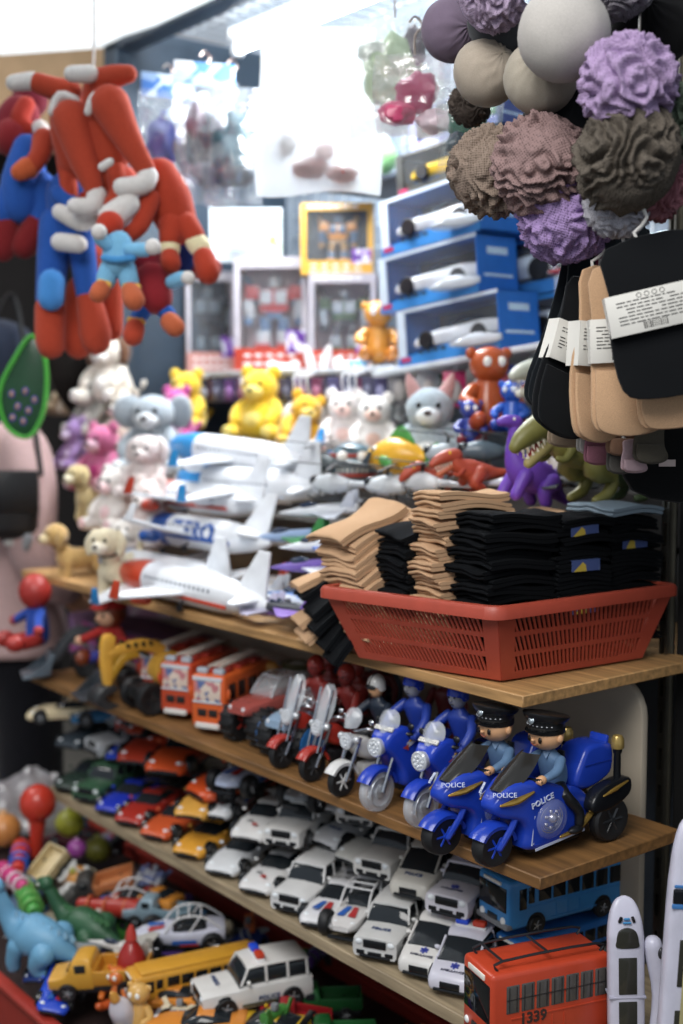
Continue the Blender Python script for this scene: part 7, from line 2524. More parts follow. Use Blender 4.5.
heap(round_monster('#5b7480', '#9c3a2c', '#3c2a28'), 'toy_monster', 'round grey toy monster with red bands left of the yellow fish', 'toy', 352, 490, 0.36, yc, 1.05)


@memo
def fish_toy(c, fin):
    p = Proto()
    b = B().limb([(0.06, 0, 0.04), (0.035, 0, 0.042), (0, 0, 0.042), (-0.035, 0, 0.04), (-0.055, 0, 0.038)], [0.008, 0.026, 0.037, 0.03, 0.02], 18)
    i = p.part('body', b, plastic(c, 0.3), ang=180)
    p.part('tail_fin', B().slab(spline([(0.06, 0.04), (0.092, 0.07), (0.084, 0.04), (0.092, 0.01)], 3, True), -0.004, 0.004, 0.002, 'y'), plastic(fin, 0.3))
    p.part('back_fin', B().slab(spline([(-0.02, 0.074), (0.01, 0.1), (0.04, 0.066), (0.01, 0.07)], 3, True), -0.004, 0.004, 0.002, 'y'), plastic(fin, 0.3))
    for s in (-1, 1):
        p.part('side_fin', B().ell((0.0, s * 0.038, 0.032), (0.018, 0.006, 0.011), rotm(0, 0.4, 0), 12, 8), plastic(fin, 0.3))
        k = p.part('eye', B().ell((-0.038, s * 0.021, 0.053), (0.009, 0.006, 0.009), None, 12, 8), plastic('#f1eee6', 0.15), i)
        p.part('pupil', B().ell((-0.041, s * 0.0255, 0.053), (0.004, 0.003, 0.004), None, 8, 6), plastic('#16181a', 0.15), k)
    return p


heap(fish_toy('#e3ac2e', '#4f9a4a'), 'toy_fish', 'yellow plastic fish with green fins in the middle of the heap', 'toy', 398, 478, 0.38, 0.2, 1.0)


@memo
def seated_toy(c, c2, eye='#f2efe8'):
    """Glossy seated plastic figure with a round head."""
    p = Proto()
    m = plastic(c, 0.22)
    p.part('body', B().limb([(0, 0, 0.028), (0, 0.002, 0.06), (0, 0.002, 0.082)], [0.033, 0.03, 0.024], 16), m, ang=180)
    i = p.part('head', B().ell((0, -0.004, 0.122), (0.036, 0.034, 0.033), None, 20, 14), m)
    for s in (-1, 1):
        k = p.part('eye', B().ell((s * 0.013, -0.034, 0.126), (0.0085, 0.005, 0.0095), None, 12, 8), plastic(eye, 0.15), i)
        p.part('ear', B().ell((s * 0.033, 0, 0.142), (0.011, 0.006, 0.011), None, 10, 8), m, i)
        p.part('arm', B().limb([(s * 0.03, -0.004, 0.076), (s * 0.05, -0.02, 0.058), (s * 0.04, -0.042, 0.05)], [0.013, 0.0125, 0.0115], 10), m, ang=180)
        p.part('leg', B().limb([(s * 0.024, -0.012, 0.018), (s * 0.036, -0.046, 0.017), (s * 0.036, -0.06, 0.024)], [0.018, 0.0165, 0.015], 10), plastic(c2, 0.25), ang=180)
    return p


heap(seated_toy('#b0532a', '#a8482a'), 'seated_toy', 'glossy orange brown seated toy under the pink hanging card', 'toy', 488, 432, 0.52, yc + 0.2, 1.05)
heap(seated_toy('#2f5fc0', '#2a4aa8', '#dfe8f4'), 'seated_toy', 'shiny blue seated toy beside the orange brown one', 'toy', 512, 432, 0.5, yc - 0.4, 0.62)
heap(seated_toy('#3c4a9a', '#8b2f3a'), 'seated_toy', 'dark blue and red seated toy under the blue card', 'toy', 470, 445, 0.46, yc, 0.55)
heap(seated_toy('#3f8a5a', '#2f6a46'), 'seated_toy', 'green goggle eyed toy behind the grey cat', 'toy', 433, 425, 0.66, yc, 0.75)
heap(seated_toy('#4fa0c8', '#5fae4a'), 'seated_toy', 'turquoise and green toy under the smaller robot box', 'toy', 358, 397, 0.66, yc, 0.55)
heap(seated_toy('#c88a3a', '#b4702c'), 'seated_toy', 'tan hanging toy beside the stack of blue boxes', 'toy', 378, 362, 0.68, yc, 0.9)
heap(seated_toy('#d8d3cc', '#c4503a'), 'seated_toy', 'white and red little toy beside the olive dinosaur', 'toy', 556, 478, 0.44, yc, 0.5)


@memo
def chopper(c, c2):
    """Toy helicopter at rest, nose toward -x."""
    p = Proto()
    i = p.part('cabin', B().limb([(-0.03, 0, 0.03), (0, 0, 0.033), (0.03, 0, 0.034)], [0.014, 0.021, 0.014], 14), plastic(c, 0.3), ang=180)
    p.part('cockpit', B().ell((-0.034, 0, 0.034), (0.014, 0.013, 0.012), None, 12, 8), plastic('#1d2226', 0.08), i)
    p.part('tail_boom', B().limb([(0.03, 0, 0.037), (0.11, 0, 0.042)], [0.008, 0.004], 8), plastic(c, 0.3))
    p.part('tail_fin', B().slab([(0.1, 0.04), (0.118, 0.07), (0.126, 0.07), (0.118, 0.038)], -0.002, 0.002, 0.0006, 'y'), plastic(c2, 0.3))
    m = B().lathe([(0.003, 0.052), (0.003, 0.066), (0.007, 0.067), (0.007, 0.07), (0.0001, 0.071)], axis='z', n=10)
    k = p.part('mast', m, plastic('#2a2c2e', 0.4))
    for a in (0.3, 0.3 + PI / 2, 0.3 + PI, 0.3 + 1.5 * PI):
        b = B().box((0.05, 0, 0.069), (0.095, 0.009, 0.0018), 0.0006)
        p.part('blade', b.xf(Matrix.Rotation(a, 4, 'Z')), plastic('#2b2e31', 0.4), k)
    b = B()
    for s in (-1, 1):
        b.tube(spline([(-0.04, s * 0.018, 0.006), (-0.034, s * 0.018, 0.0025), (0.03, s * 0.018, 0.0025)], 2), 0.0022, 6)
        for x in (-0.018, 0.016):
            b.tube([(x, s * 0.018, 0.0025), (x, s * 0.011, 0.02)], 0.0017, 6)
    p.part('skids', b, plastic('#2b2e31', 0.4))
    return p


for px, py, Y, c, c2, lab, yw in [(318, 478, 0.3, '#4b5558', '#39424a', 'grey toy helicopter beside the topmost plane', 0.3), (330, 500, 0.26, '#c9ced2', '#7c8890', 'silver toy helicopter above the sloping beige socks', 0.5), (420, 500, 0.3, '#d3d6d8', '#9aa3aa', 'white toy helicopter behind the tall beige sock stack', 0.2),
                               (480, 468, 0.42, '#5a6a74', '#39424a', 'slate toy helicopter behind the purple dinosaur', 0.9), (445, 470, 0.4, '#aeb8be', '#5a6a74', 'blue grey toy helicopter below the grey plush cat', 0.6), (385, 503, 0.28, '#cdd3d6', '#48525a', 'pale toy helicopter left of the tall beige stack', 0.4)]:
    heap(chopper(c, c2), 'toy_helicopter', lab, 'toy helicopter', px, py, Y, yw, 0.95, (0, 0.1), 'toy helicopters in the heap')
for px, py, Y, c1, c2, lab in [(300, 520, 0.22, '#dfe3e8', '#c8cdd6', 'white toy jet pointing at the beige socks'), (272, 545, 0.18, '#8fa6c8', '#3f8a4a', 'blue and green toy jet behind the lettered plane'), (405, 486, 0.36, '#dadde0', '#aab2ba', 'white toy jet lying under the yellow fish'), (500, 492, 0.34, '#c7cbd0', '#4a5056', 'silver and dark toy jet left of the purple dinosaur'), (540, 492, 0.4, '#54585c', '#2f3236', 'dark grey toy jet right of the purple dinosaur'), (290, 575, 0.12, '#6f57a8', '#d4d8de', 'purple toy jet between the red nosed plane and the spilled socks'), (300, 555, 0.14, '#d8dce2', '#3f6cc0', 'white toy jet with blue wings beside the black spilled socks')]:
    heap(dart_plane(c1, c2), 'toy_jet', lab, 'toy plane', px - 20, py, Y, 0.4, 1.0, (0.2, -0.1))

# ------------------------------------------------------------------ long limbed dolls hanging at the left


def traced_doll(name, label, D, parts, group=None):
    """A soft doll whose limbs run through points (pixel x, pixel y, metres nearer) at distance D; radii in pixels."""
    o = atF(parts[0][2][0][0], parts[0][2][0][1], D)
    k = D / F_PX
    p = Proto()
    idx = {}
    for e in parts:
        nm_, col, path, rs = e[:4]
        par = idx.get(e[4], -1) if len(e) > 4 else -1
        pts = [atF(a[0], a[1], D - (a[2] if len(a) > 2 else 0)) - o for a in path]
        rr = [r * k for r in (rs if isinstance(rs, (list, tuple)) else [rs] * len(pts))]
        if len(pts) == 1:
            b = B().ell(pts[0], rr[0], None, 20, 14)
        else:
            b = B().limb(pts, rr, 14)
        idx[nm_] = p.part(nm_, b, fabric(col, 500, 0.3), par, ang=180)
    return spawn(p, name, label, 'plush doll', o, group=group)


RD, WT, BU, TN, LB = '#ae442f', '#d8d4d0', '#2c58a8', '#b8603f', '#7ab4d6'
traced_doll('plush_doll', 'red plush doll with white boots folded over the top of the left cluster', 2.40, [
    ('torso', RD, [(66, 96), (72, 130), (76, 160)], [16, 22, 18]), ('leg', RD, [(70, 92, 0.03), (52, 88, 0.04), (38, 83, 0.04)], [12, 11, 10]), ('boot', WT, [(32, 81, 0.04), (14, 83, 0.04)], [9, 8]),
    ('leg', RD, [(72, 120, 0.05), (84, 160, 0.06), (94, 188, 0.06)], [20, 15, 10]), ('boot', WT, [(97, 195, 0.06), (92, 206, 0.07), (75, 206, 0.08)], [10, 9, 8]),
    ('cuff', WT, [(52, 112, 0.06), (60, 96, 0.06), (76, 100, 0.06)], [4, 5, 4]), ('head', RD, [(84, 205, -0.04)], [20]), ('arm', RD, [(64, 150, -0.02), (68, 180, 0), (70, 205, 0)], [10, 9, 9])])
traced_doll('plush_doll', 'red plush doll with white boots draped at the top right, one boot hanging down', 2.36, [
    ('torso', RD, [(98, 92), (105, 125), (110, 155)], [16, 22, 20]), ('leg', RD, [(100, 80, 0.03), (115, 76, 0.04), (128, 74, 0.04)], [12, 11, 9]), ('boot', WT, [(90, 74, 0.05), (72, 74, 0.05)], [9, 8]),
    ('leg', RD, [(110, 105, 0.05), (128, 140, 0.06), (145, 168, 0.06)], [20, 14, 10]), ('boot', WT, [(148, 176, 0.06), (142, 185, 0.07), (122, 187, 0.08)], [10, 10, 9]),
    ('cuff', WT, [(88, 112, 0.06), (94, 98, 0.06), (104, 90, 0.06)], [4, 5, 4]), ('head', RD, [(118, 185, -0.03)], [22]), ('arm', RD, [(112, 150, 0.0), (118, 190, 0.02), (112, 205, 0.02)], [10, 9, 9]), ('tag', WT, [(102, 167, 0.09), (110, 162, 0.09)], [4, 4])])
traced_doll('plush_doll', 'plush doll with blue legs and red boots hanging lowest in the left cluster', 2.44, [
    ('torso', BU, [(70, 195), (70, 225)], [24, 22]), ('leg', BU, [(58, 225), (53, 260), (50, 300)], [19, 16, 14]), ('boot', RD, [(50, 308), (50, 335), (51, 345)], [15, 15, 14]), ('leg', BU, [(78, 225), (84, 265), (88, 295)], [15, 13, 12]),
    ('boot', RD, [(89, 300), (95, 330), (96, 340)], [13, 16, 15]), ('knee_patch', '#4a8cd0', [(52, 282, 0.035), (51, 298, 0.035)], [13, 13]), ('arm', BU, [(60, 195, 0.04), (78, 210, 0.05), (88, 215, 0.06)], [10, 9, 8]), ('hand', WT, [(60, 212, 0.07), (80, 222, 0.07), (92, 220, 0.07)], [8, 9, 8]), ('hand', WT, [(60, 242, 0.06), (78, 244, 0.07)], [9, 9])])
traced_doll('plush_doll', 'plush doll with a dark red boot hanging behind the blue legged one', 2.5, [
    ('torso', RD, [(90, 260), (95, 290)], [18, 16]), ('leg', RD, [(80, 290), (78, 320), (78, 345)], [14, 14, 14]), ('leg', RD, [(108, 270), (112, 300), (112, 330)], [12, 11, 11])])
traced_doll('plush_doll', 'red and blue plush doll with an orange hand at the far left of the cluster', 2.46, [
    ('torso', BU, [(28, 150), (24, 180), (20, 205)], [16, 22, 20]), ('arm', RD, [(44, 140, 0.03), (40, 155, 0.05), (30, 168, 0.06)], [12, 10, 9]), ('hand', '#c4603a', [(28, 168, 0.06), (20, 172, 0.07)], [11, 9]), ('leg', BU, [(40, 185), (45, 205), (40, 222)], [15, 14, 13]),
    ('boot', '#7c2426', [(38, 225), (24, 245)], [14, 14]), ('leg', BU, [(12, 195), (4, 215)], [15, 14]), ('boot', '#7c2426', [(6, 230), (2, 248)], [14, 14]), ('head', '#8a2a2e', [(14, 138, -0.03)], [20])])
traced_doll('plush_doll', 'dark crimson plush doll peeping out at the upper left edge of the cluster', 2.52, [
    ('torso', '#7e2630', [(20, 115), (8, 135)], [20, 20]), ('arm', '#a8382c', [(26, 105, 0.03), (20, 120, 0.04), (28, 130, 0.04)], [9, 10, 9]), ('hand', WT, [(40, 128, 0.05), (44, 134, 0.05)], [8, 8]), ('head', '#6d2230', [(30, 100, -0.02)], [18])])
traced_doll('plush_doll', 'brown red plush doll with cream cuffs at the right of the cluster', 2.36, [
    ('torso', '#a83c28', [(160, 178), (168, 200), (178, 225)], [20, 24, 20]), ('leg', '#a83c28', [(172, 225, 0.02), (170, 240, 0.03)], [14, 11]), ('cuff', '#e8ddb4', [(170, 244, 0.03), (170, 250, 0.03)], [10, 10]), ('shoe', '#a83c28', [(170, 258, 0.04), (171, 264, 0.05)], [10, 10]),
    ('leg', '#a83c28', [(186, 225, 0.02), (194, 236, 0.03)], [13, 11]), ('cuff', '#e8ddb4', [(196, 242, 0.03), (200, 247, 0.03)], [11, 11]), ('shoe', '#a83c28', [(204, 258, 0.04), (208, 272, 0.05)], [11, 12]), ('hand', WT, [(128, 205, 0.07), (112, 218, 0.07)], [12, 14]), ('arm', '#a83c28', [(150, 200, 0.04), (140, 225, 0.06), (128, 235, 0.06)], [11, 9, 8])])
traced_doll('plush_doll', 'small plush doll in light blue with tan shoes in front of the big dolls', 2.26, [
    ('torso', LB, [(118, 245), (118, 262)], [15, 16]), ('leg', LB, [(110, 268), (106, 280)], [10, 10]), ('shoe', TN, [(101, 290, 0.02), (98, 294, 0.03)], [10, 9]), ('leg', LB, [(126, 268), (129, 282)], [10, 10]), ('shoe', TN, [(131, 292, 0.02), (134, 300, 0.03)], [10, 11]),
    ('cuff', '#e0b25a', [(100, 283, 0.02), (108, 285, 0.02)], [4, 4]), ('cuff', '#e0b25a', [(126, 287, 0.02), (137, 287, 0.02)], [4, 4]), ('arm', LB, [(108, 245, 0.02), (100, 238, 0.03)], [7, 7]), ('hand', WT, [(99, 232, 0.04)], [8]), ('arm', LB, [(130, 250, 0.02), (145, 250, 0.03)], [7, 7]), ('hand', WT, [(153, 247, 0.04)], [8]), ('head', '#b23a28', [(110, 225, 0.0)], [14]), ('belt', '#4a90c8', [(104, 258, 0.025), (118, 260, 0.035), (133, 258, 0.025)], [3.5, 3.5, 3.5])])
traced_doll('plush_doll', 'small plush doll with a dark red top and blue legs under the light blue one', 2.32, [
    ('torso', '#8e2830', [(152, 280), (156, 298)], [18, 17]), ('leg', BU, [(146, 308), (138, 318)], [8, 8]), ('shoe', RD, [(135, 328, 0.02), (133, 336, 0.03)], [10, 10]), ('leg', BU, [(162, 308), (168, 314)], [8, 8]), ('shoe', TN, [(170, 322, 0.02), (175, 327, 0.03)], [10, 10]),
    ('arm', LB, [(172, 282, 0.02), (182, 278, 0.03)], [7, 7]), ('hand', WT, [(188, 278, 0.04)], [7]), ('head', '#7c2430', [(146, 262, -0.03)], [17]), ('cuff', '#d8a24a', [(130, 320, 0.02), (142, 322, 0.02)], [3.5, 3.5])])
traced_doll('plush_doll', 'dark blue plush doll tucked behind the cream cuffed one', 2.46, [
    ('torso', '#1f2f6a', [(186, 250), (180, 270)], [16, 16]), ('head', '#8a2c26', [(212, 268, 0.0)], [10]), ('leg', '#8a2c26', [(196, 270), (212, 270)], [9, 9])])
# hook and cord they hang from
q = atF(96, 66, 2.42)
p = Proto()
p.part('cord', B().tube([(0, 0, -0.06), (-0.012, 0, 0.0), (-0.004, 0, 0.06), (0, 0, 0.28)], 0.003, 6), plastic('#c9c4bd'))
spawn(p, 'hanging_rope', 'pale cord holding the cluster of plush dolls under the awning', 'rope', q, single=True)
# black cloth behind the dolls and shiny green pouch
q = atF(100, 300, 3.35)
b = B().slab(spline([(-0.13, 0.02), (0.1, 0.03), (0.11, -0.16), (0.07, -0.30), (-0.04, -0.34), (-0.14, -0.2)], 4, True), -0.03, 0.03, 0.02, 'y')
p = Proto()
p.part('cloth', b, fabric('#14110f'))
spawn(p, 'black_cloth', 'black cloth hanging behind the plush dolls above the plush heap', 'cloth', q, (0, 0, yc), single=True)
q = atF(32, 350, 2.7)
p = Proto()
out = spline([(0.0, 0.03), (0.035, -0.02), (0.045, -0.12), (0.02, -0.185), (-0.03, -0.17), (-0.055, -0.1), (-0.03, -0.02)], 4, True)
p.part('pouch', B().slab(out, -0.012, 0.012, 0.007, 'y'), plastic('#1f4a2c', 0.25))
p.part('edging', B().tube([(x, -0.012, z) for x, z in out], 0.0055, 6, closed=True), plastic('#4aa83c', 0.3), label='bright green edging')
b = B()
for k in range(7):
    x, z = (-0.028, 0.0, 0.022, -0.012, 0.012, -0.02, 0.004)[k], (-0.1, -0.09, -0.105, -0.125, -0.13, -0.15, -0.155)[k]
    b.ell((x, -0.0125, z), (0.0075, 0.003, 0.0095), None, 10, 6, 0).ell((x, -0.0145, z), (0.0035, 0.003, 0.005), None, 8, 6, 1)
p.part('eye_spots', b, [plastic('#5a4a9c', 0.2), plastic('#c9a040', 0.2)], label='violet and gold spots')
spawn(p, 'shiny_pouch', 'shiny green pouch with violet spots hanging beside the shopper', 'pouch', q, (0, 0.15, yc))

# dolls sitting at the far end of the middle shelf


@memo
def sit_doll(head, top, leg, face=None, cap=None):
    p = Proto()
    p.part('torso', B().limb([(0, 0, 0.03), (0, 0, 0.07), (0, 0, 0.095)], [0.028, 0.026, 0.02], 14), fabric(top), ang=180)
    i = p.part('head', B().ell((0, -0.004, 0.135), (0.041, 0.038, 0.043), None, 20, 14), plastic(head, 0.4))
    if face:
        p.part('face', B().ell((0, -0.016, 0.128), (0.033, 0.030, 0.030), None, 18, 12), plastic(face, 0.5), i)
        for s in (-1, 1):
            p.part('eye', B().ell((s * 0.012, -0.0445, 0.132), (0.0045, 0.003, 0.006), None, 10, 8), plastic('#1a1412', 0.15), i)
        p.part('nose', B().ell((0, -0.047, 0.124), 0.0055, None, 10, 8), plastic(face, 0.5), i)
    for s in (-1, 1):
        p.part('arm', B().limb([(s * 0.022, 0, 0.088), (s * 0.05, -0.015, 0.072), (s * 0.075, -0.024, 0.06)], [0.012, 0.0115, 0.011], 10), fabric(top), ang=180)
        p.part('hand', B().ell((s * 0.086, -0.028, 0.056), (0.013, 0.0115, 0.0125), None, 10, 8), plastic(head if not face else face, 0.5))
        p.part('leg', B().limb([(s * 0.018, -0.008, 0.022), (s * 0.032, -0.045, 0.018)], [0.0165, 0.0145], 10), fabric(leg), ang=180)
        p.part('boot', B().ell((s * 0.038, -0.066, 0.022), (0.017, 0.024, 0.02), None, 12, 8), plastic(head, 0.4))
    if cap:
        p.part('cap', B().ell((0, 0.0, 0.155), (0.044, 0.042, 0.028), None, 20, 12), fabric(cap), i)
        p.part('peak', B().ell((0, -0.04, 0.153), (0.03, 0.022, 0.005), rotm(0.2, 0, 0), 16, 8), fabric(cap), i)
    return p


q = at(62, 672, Y=0.15)
spawn(sit_doll('#a3302a', '#2a4aa0', '#a3302a'), 'seated_doll', 'red headed doll in blue sitting at the far end of the middle shelf', 'doll', (-1.53, 0.005, 0.945), (0, 0, -0.1), None, 0.95)
q = at(110, 655, Y=0.2)
spawn(sit_doll('#7a3a22', '#a8302c', '#3a3f8a', '#d8a888', '#a8302c'), 'seated_doll', 'doll with a pale face and red cap sitting behind the yellow digger', 'doll', (-1.36, 0.10, 0.925), (0, 0, 0.35), None, 0.85)
p = Proto()
p.part('carton', B().box((0, 0, 0.05), (0.5, 0.12, 0.10), 0.003), painted('#6d4d6a'))
p.part('side_print', B().box((0, -0.0605, 0.05), (0.46, 0.002, 0.08)), print_mix('#b04a8a', '#6d4d6a', '#8a6a9a', 25))
spawn(p, 'carton', 'low purple carton at the back of the middle shelf behind the seated dolls', 'carton', (-1.48, 0.235, Z2))
p = Proto()
p.part('card', B().box((0, 0, 0.06), (0.12, 0.004, 0.12), 0.002), print_mix('#d0a0b8', '#e8d2d8', '#d08a5a', 20))
spawn(p, 'picture_card', 'pink printed card standing between the seated dolls', 'card', (-1.52, 0.285, 0.985), (0, 0, 0.5), single=True)

# ------------------------------------------------------------------ the shopper at the left edge


def person():
    H = 1.66
    vs = [(0, 0, 0.94, 0.135, 0.10), (0, 0, 1.06, 0.115, 0.085), (0, 0.005, 1.22, 0.13, 0.095), (0, 0.01, 1.36, 0.125, 0.085), (0, 0.01, 1.43, 0.055, 0.05), (0, -0.005, 1.50, 0.045, 0.05)]
    es = [(k, k + 1) for k in range(5)]

    def chain(root, pts):
        last = root
        for q in pts:
            vs.append(q)
            es.append((last, len(vs) - 1))
            last = len(vs) - 1
    for s in (-1, 1):
        chain(0, [(s * 0.085, 0, 0.84, 0.08, 0.08), (s * 0.10, -0.01, 0.5, 0.062, 0.066), (s * 0.10, 0.02, 0.1, 0.042, 0.046), (s * 0.105, -0.06, 0.035, 0.042, 0.034), (s * 0.11, -0.13, 0.03, 0.036, 0.026)])
        chain(3, [(s * 0.17, 0.01, 1.36, 0.056, 0.056), (s * 0.215, 0.02, 1.12, 0.044, 0.044), (s * 0.19, -0.12, 0.97, 0.032, 0.032), (s * 0.175, -0.17, 0.955, 0.026, 0.018)])
        w_ = len(vs) - 1
        for k in range(4):
            chain(w_, [(s * (0.192 - k * 0.014), -0.205, 0.95 - 0.003 * k, 0.009, 0.009), (s * (0.19 - k * 0.013), -0.232 + 0.004 * abs(k - 1.5), 0.938, 0.008, 0.008), (s * (0.187 - k * 0.013), -0.245 + 0.004 * abs(k - 1.5), 0.918, 0.0075, 0.0075)])
        chain(w_, [(s * 0.145, -0.19, 0.95, 0.009, 0.009), (s * 0.135, -0.21, 0.938, 0.008, 0.008)])
    me = bpy.data.meshes.new('body')
    me.from_pydata([v[:3] for v in vs], es, [])
    o = bpy.data.objects.new('tmp', me)
    C.objects.link(o)
    md = o.modifiers.new('s', 'SKIN')
    for k, v in enumerate(vs):
        me.skin_vertices[0].data[k].radius = v[3:5]
        me.skin_vertices[0].data[k].use_root = (k == 0)
    sb = o.modifiers.new('u', 'SUBSURF')
    sb.levels = 2
    dg = bpy.context.evaluated_depsgraph_get()
    ev = o.evaluated_get(dg)
    m2 = ev.to_mesh()
    b = B()
    b.add([v.co.copy() for v in m2.vertices], [tuple(p_.vertices) for p_ in m2.polygons])
    ev.to_mesh_clear()
    bpy.data.objects.remove(o)
    # head on the neck, with a face
    hb_ = B()
    rings = []
    for z, rx, ry, y in spline([(1.475, 0.03, 0.03, -0.035), (1.49, 0.05, 0.055, -0.025), (1.53, 0.066, 0.078, -0.012), (1.58, 0.074, 0.09, -0.005), (1.63, 0.073, 0.09, 0.0), (1.665, 0.055, 0.07, 0.003), (1.685, 0.02, 0.03, 0.005)], 3):
        rings.append([Vector((rx * math.cos(a * PI / 12), y + ry * math.sin(a * PI / 12), z)) for a in range(24)])
    hb_.loft(rings)
    hb_.limb([(0, -0.09, 1.585), (0, -0.105, 1.56), (0, -0.103, 1.553)], [0.008, 0.012, 0.012], 8)
    for s in (-1, 1):
        hb_.ell((s * 0.075, 0.005, 1.575), (0.01, 0.018, 0.03), None, 10, 8)
    b.join(hb_)
    p = Proto()
    p.part('body', b, plastic('#b98a6c', 0.6), ang=180)
    for s in (-1, 1):
        p.part('eye', B().ell((s * 0.03, -0.087, 1.592), (0.012, 0.007, 0.006), None, 10, 8), plastic('#2a1d18', 0.2), 0)
    p.part('mouth', B().ell((0, -0.088, 1.525), (0.022, 0.006, 0.006), None, 10, 8), plastic('#a05a50', 0.5), 0)
    # headscarf: crown, back and a fall over the shoulders
    rings = []
    for z, rx, ry, y in spline([(1.33, 0.15, 0.115, 0.02), (1.4, 0.11, 0.1, 0.015), (1.46, 0.076, 0.09, 0.008), (1.52, 0.078, 0.1, 0.014), (1.58, 0.087, 0.108, 0.018), (1.64, 0.084, 0.105, 0.018), (1.685, 0.06, 0.08, 0.014), (1.708, 0.015, 0.02, 0.01)], 3):
        ring = []
        for a in range(28):
            t = a / 28 * 2 * PI
            x, yy = rx * math.cos(t), y + ry * math.sin(t)
            if 1.5 < z < 1.66 and math.sin(t) < -0.35:
                yy = max(yy, -0.062)
            ring.append(Vector((x, yy, z)))
        rings.append(ring)
    p.part('headscarf', B().loft(rings), fabric('#1c2230'), ang=180)
    # blouse: torso shell to the hips, sleeves
    rings = []
    for z, rx, ry in spline([(0.85, 0.2, 0.155), (0.92, 0.19, 0.146), (1.0, 0.168, 0.128), (1.12, 0.158, 0.118), (1.26, 0.172, 0.125), (1.36, 0.175, 0.115), (1.42, 0.12, 0.09), (1.45, 0.075, 0.068)], 3):
        rings.append([Vector((rx * math.cos(a * PI / 16) * (1 + 0.025 * math.sin(a * 3 + z * 9) * (1.45 - z)), 0.006 + ry * math.sin(a * PI / 16) * (1 + 0.03 * math.sin(a * 2.3 + z * 7) * (1.45 - z)), z)) for a in range(32)])
    p.part('blouse', B().loft(rings), fabric('#b89b98', 300, 0.5), ang=180)
    for s in (-1, 1):
        p.part('sleeve', B().limb([(s * 0.15, 0.01, 1.37), (s * 0.19, 0.012, 1.28), (s * 0.218, 0.018, 1.12), (s * 0.205, -0.06, 1.035)], [0.066, 0.068, 0.062, 0.056], 14), fabric('#b89b98', 300, 0.5), ang=180)
        p.part('trouser_leg', B().limb([(s * 0.085, 0, 0.86), (s * 0.10, -0.008, 0.5), (s * 0.102, 0.018, 0.12)], [0.098, 0.085, 0.075], 16), fabric('#15151a'), ang=180)
        sh = B().limb([(s * 0.104, 0.03, 0.04), (s * 0.106, -0.06, 0.036), (s * 0.112, -0.15, 0.028)], [0.045, 0.045, 0.034], 12)
        p.part('shoe', sh, plastic('#1b1a1c', 0.5), ang=180)
    return p


qp = atF(8, 560, 3.3)
spawn(person(), 'person', 'person in a pink beige blouse and dark headscarf standing at the left edge', 'person', (qp.x, qp.y, 0), (0, 0, yc + 2.2), None, 1.0)
qs = atF(4, 505, 3.05)
p = Proto()
p.part('bag', B().box((0, 0, 0), (0.17, 0.07, 0.17), 0.03, seg=4), plastic('#141416', 0.45))
p.part('flap', B().box((0, -0.037, 0.035), (0.16, 0.01, 0.1), 0.004), plastic('#101012', 0.4))
p.part('strap', B().tube(spline([(-0.09, 0, 0.07), (-0.05, 0.06, 0.25), (0.0, 0.12, 0.47), (0.05, 0.17, 0.49), (0.09, 0.0, 0.07)], 5), 0.008, 6, flat=0.4), plastic('#141416', 0.5))
spawn(p, 'handbag', 'black shoulder bag hanging against the pink beige blouse', 'bag', qs, (0, 0, yc + 0.3))
# ------------------------------------------------------------------ the red bin of loose toys at the bottom
BX0, BX1, BY0, BY1, BZ = -2.05, -0.20, -0.27, 0.28, 0.40
p = Proto()
b = B()
b.box(((BX0 + BX1) / 2, BY0, BZ - 0.13), (BX1 - BX0, 0.012, 0.26), 0.004).box(((BX0 + BX1) / 2, BY1, BZ - 0.13), (BX1 - BX0, 0.012, 0.26), 0.004)
b.box((BX0, (BY0 + BY1) / 2, BZ - 0.13), (0.012, BY1 - BY0, 0.26), 0.004).box((BX1, (BY0 + BY1) / 2, BZ - 0.13), (0.012, BY1 - BY0, 0.26), 0.004)
b.box(((BX0 + BX1) / 2, (BY0 + BY1) / 2, BZ - 0.255), (BX1 - BX0, BY1 - BY0, 0.012))
p.part('crate', b, plastic('#8f2a20', 0.45))
r_ = B()
for y in (BY0, BY1):
    r_.box(((BX0 + BX1) / 2, y, BZ), (BX1 - BX0 + 0.03, 0.026, 0.012), 0.004)
for x in (BX0, BX1):
    r_.box((x, (BY0 + BY1) / 2, BZ), (0.026, BY1 - BY0 + 0.03, 0.012), 0.004)
p.part('rim', r_, plastic('#a3352a', 0.4))
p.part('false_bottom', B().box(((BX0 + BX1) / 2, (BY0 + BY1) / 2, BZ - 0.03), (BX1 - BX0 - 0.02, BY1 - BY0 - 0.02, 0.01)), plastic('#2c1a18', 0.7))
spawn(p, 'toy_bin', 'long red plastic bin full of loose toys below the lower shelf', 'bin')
p = Proto()
b = B()
for x in (BX0 + 0.1, BX1 - 0.1):
    for y in (BY0 + 0.03, BY1 - 0.03):
        b.box((x, y, 0.065), (0.04, 0.04, 0.13), 0.003)
b.box(((BX0 + BX1) / 2, (BY0 + BY1) / 2, 0.125), (BX1 - BX0, BY1 - BY0, 0.016), 0.003)
p.part('bench', b, wood('#6b5238'))
spawn(p, 'low_bench', 'low dark wooden bench under the red toy bin', 'bench', single=True)


def bn(pr, name, label, cat, px, py, Z, yaw=0.0, s=1.0, tilt=(0, 0), group=None, single=False):
    q = at(px, py, Z=Z)
    y = min(max(q.y, BY0 + 0.05), BY1 - 0.03)
    if abs(y - q.y) > 1e-6:
        q = at(px, py, Y=y)
    return spawn(pr, name, label, cat, q, (tilt[0], tilt[1], yaw), group, s, single)


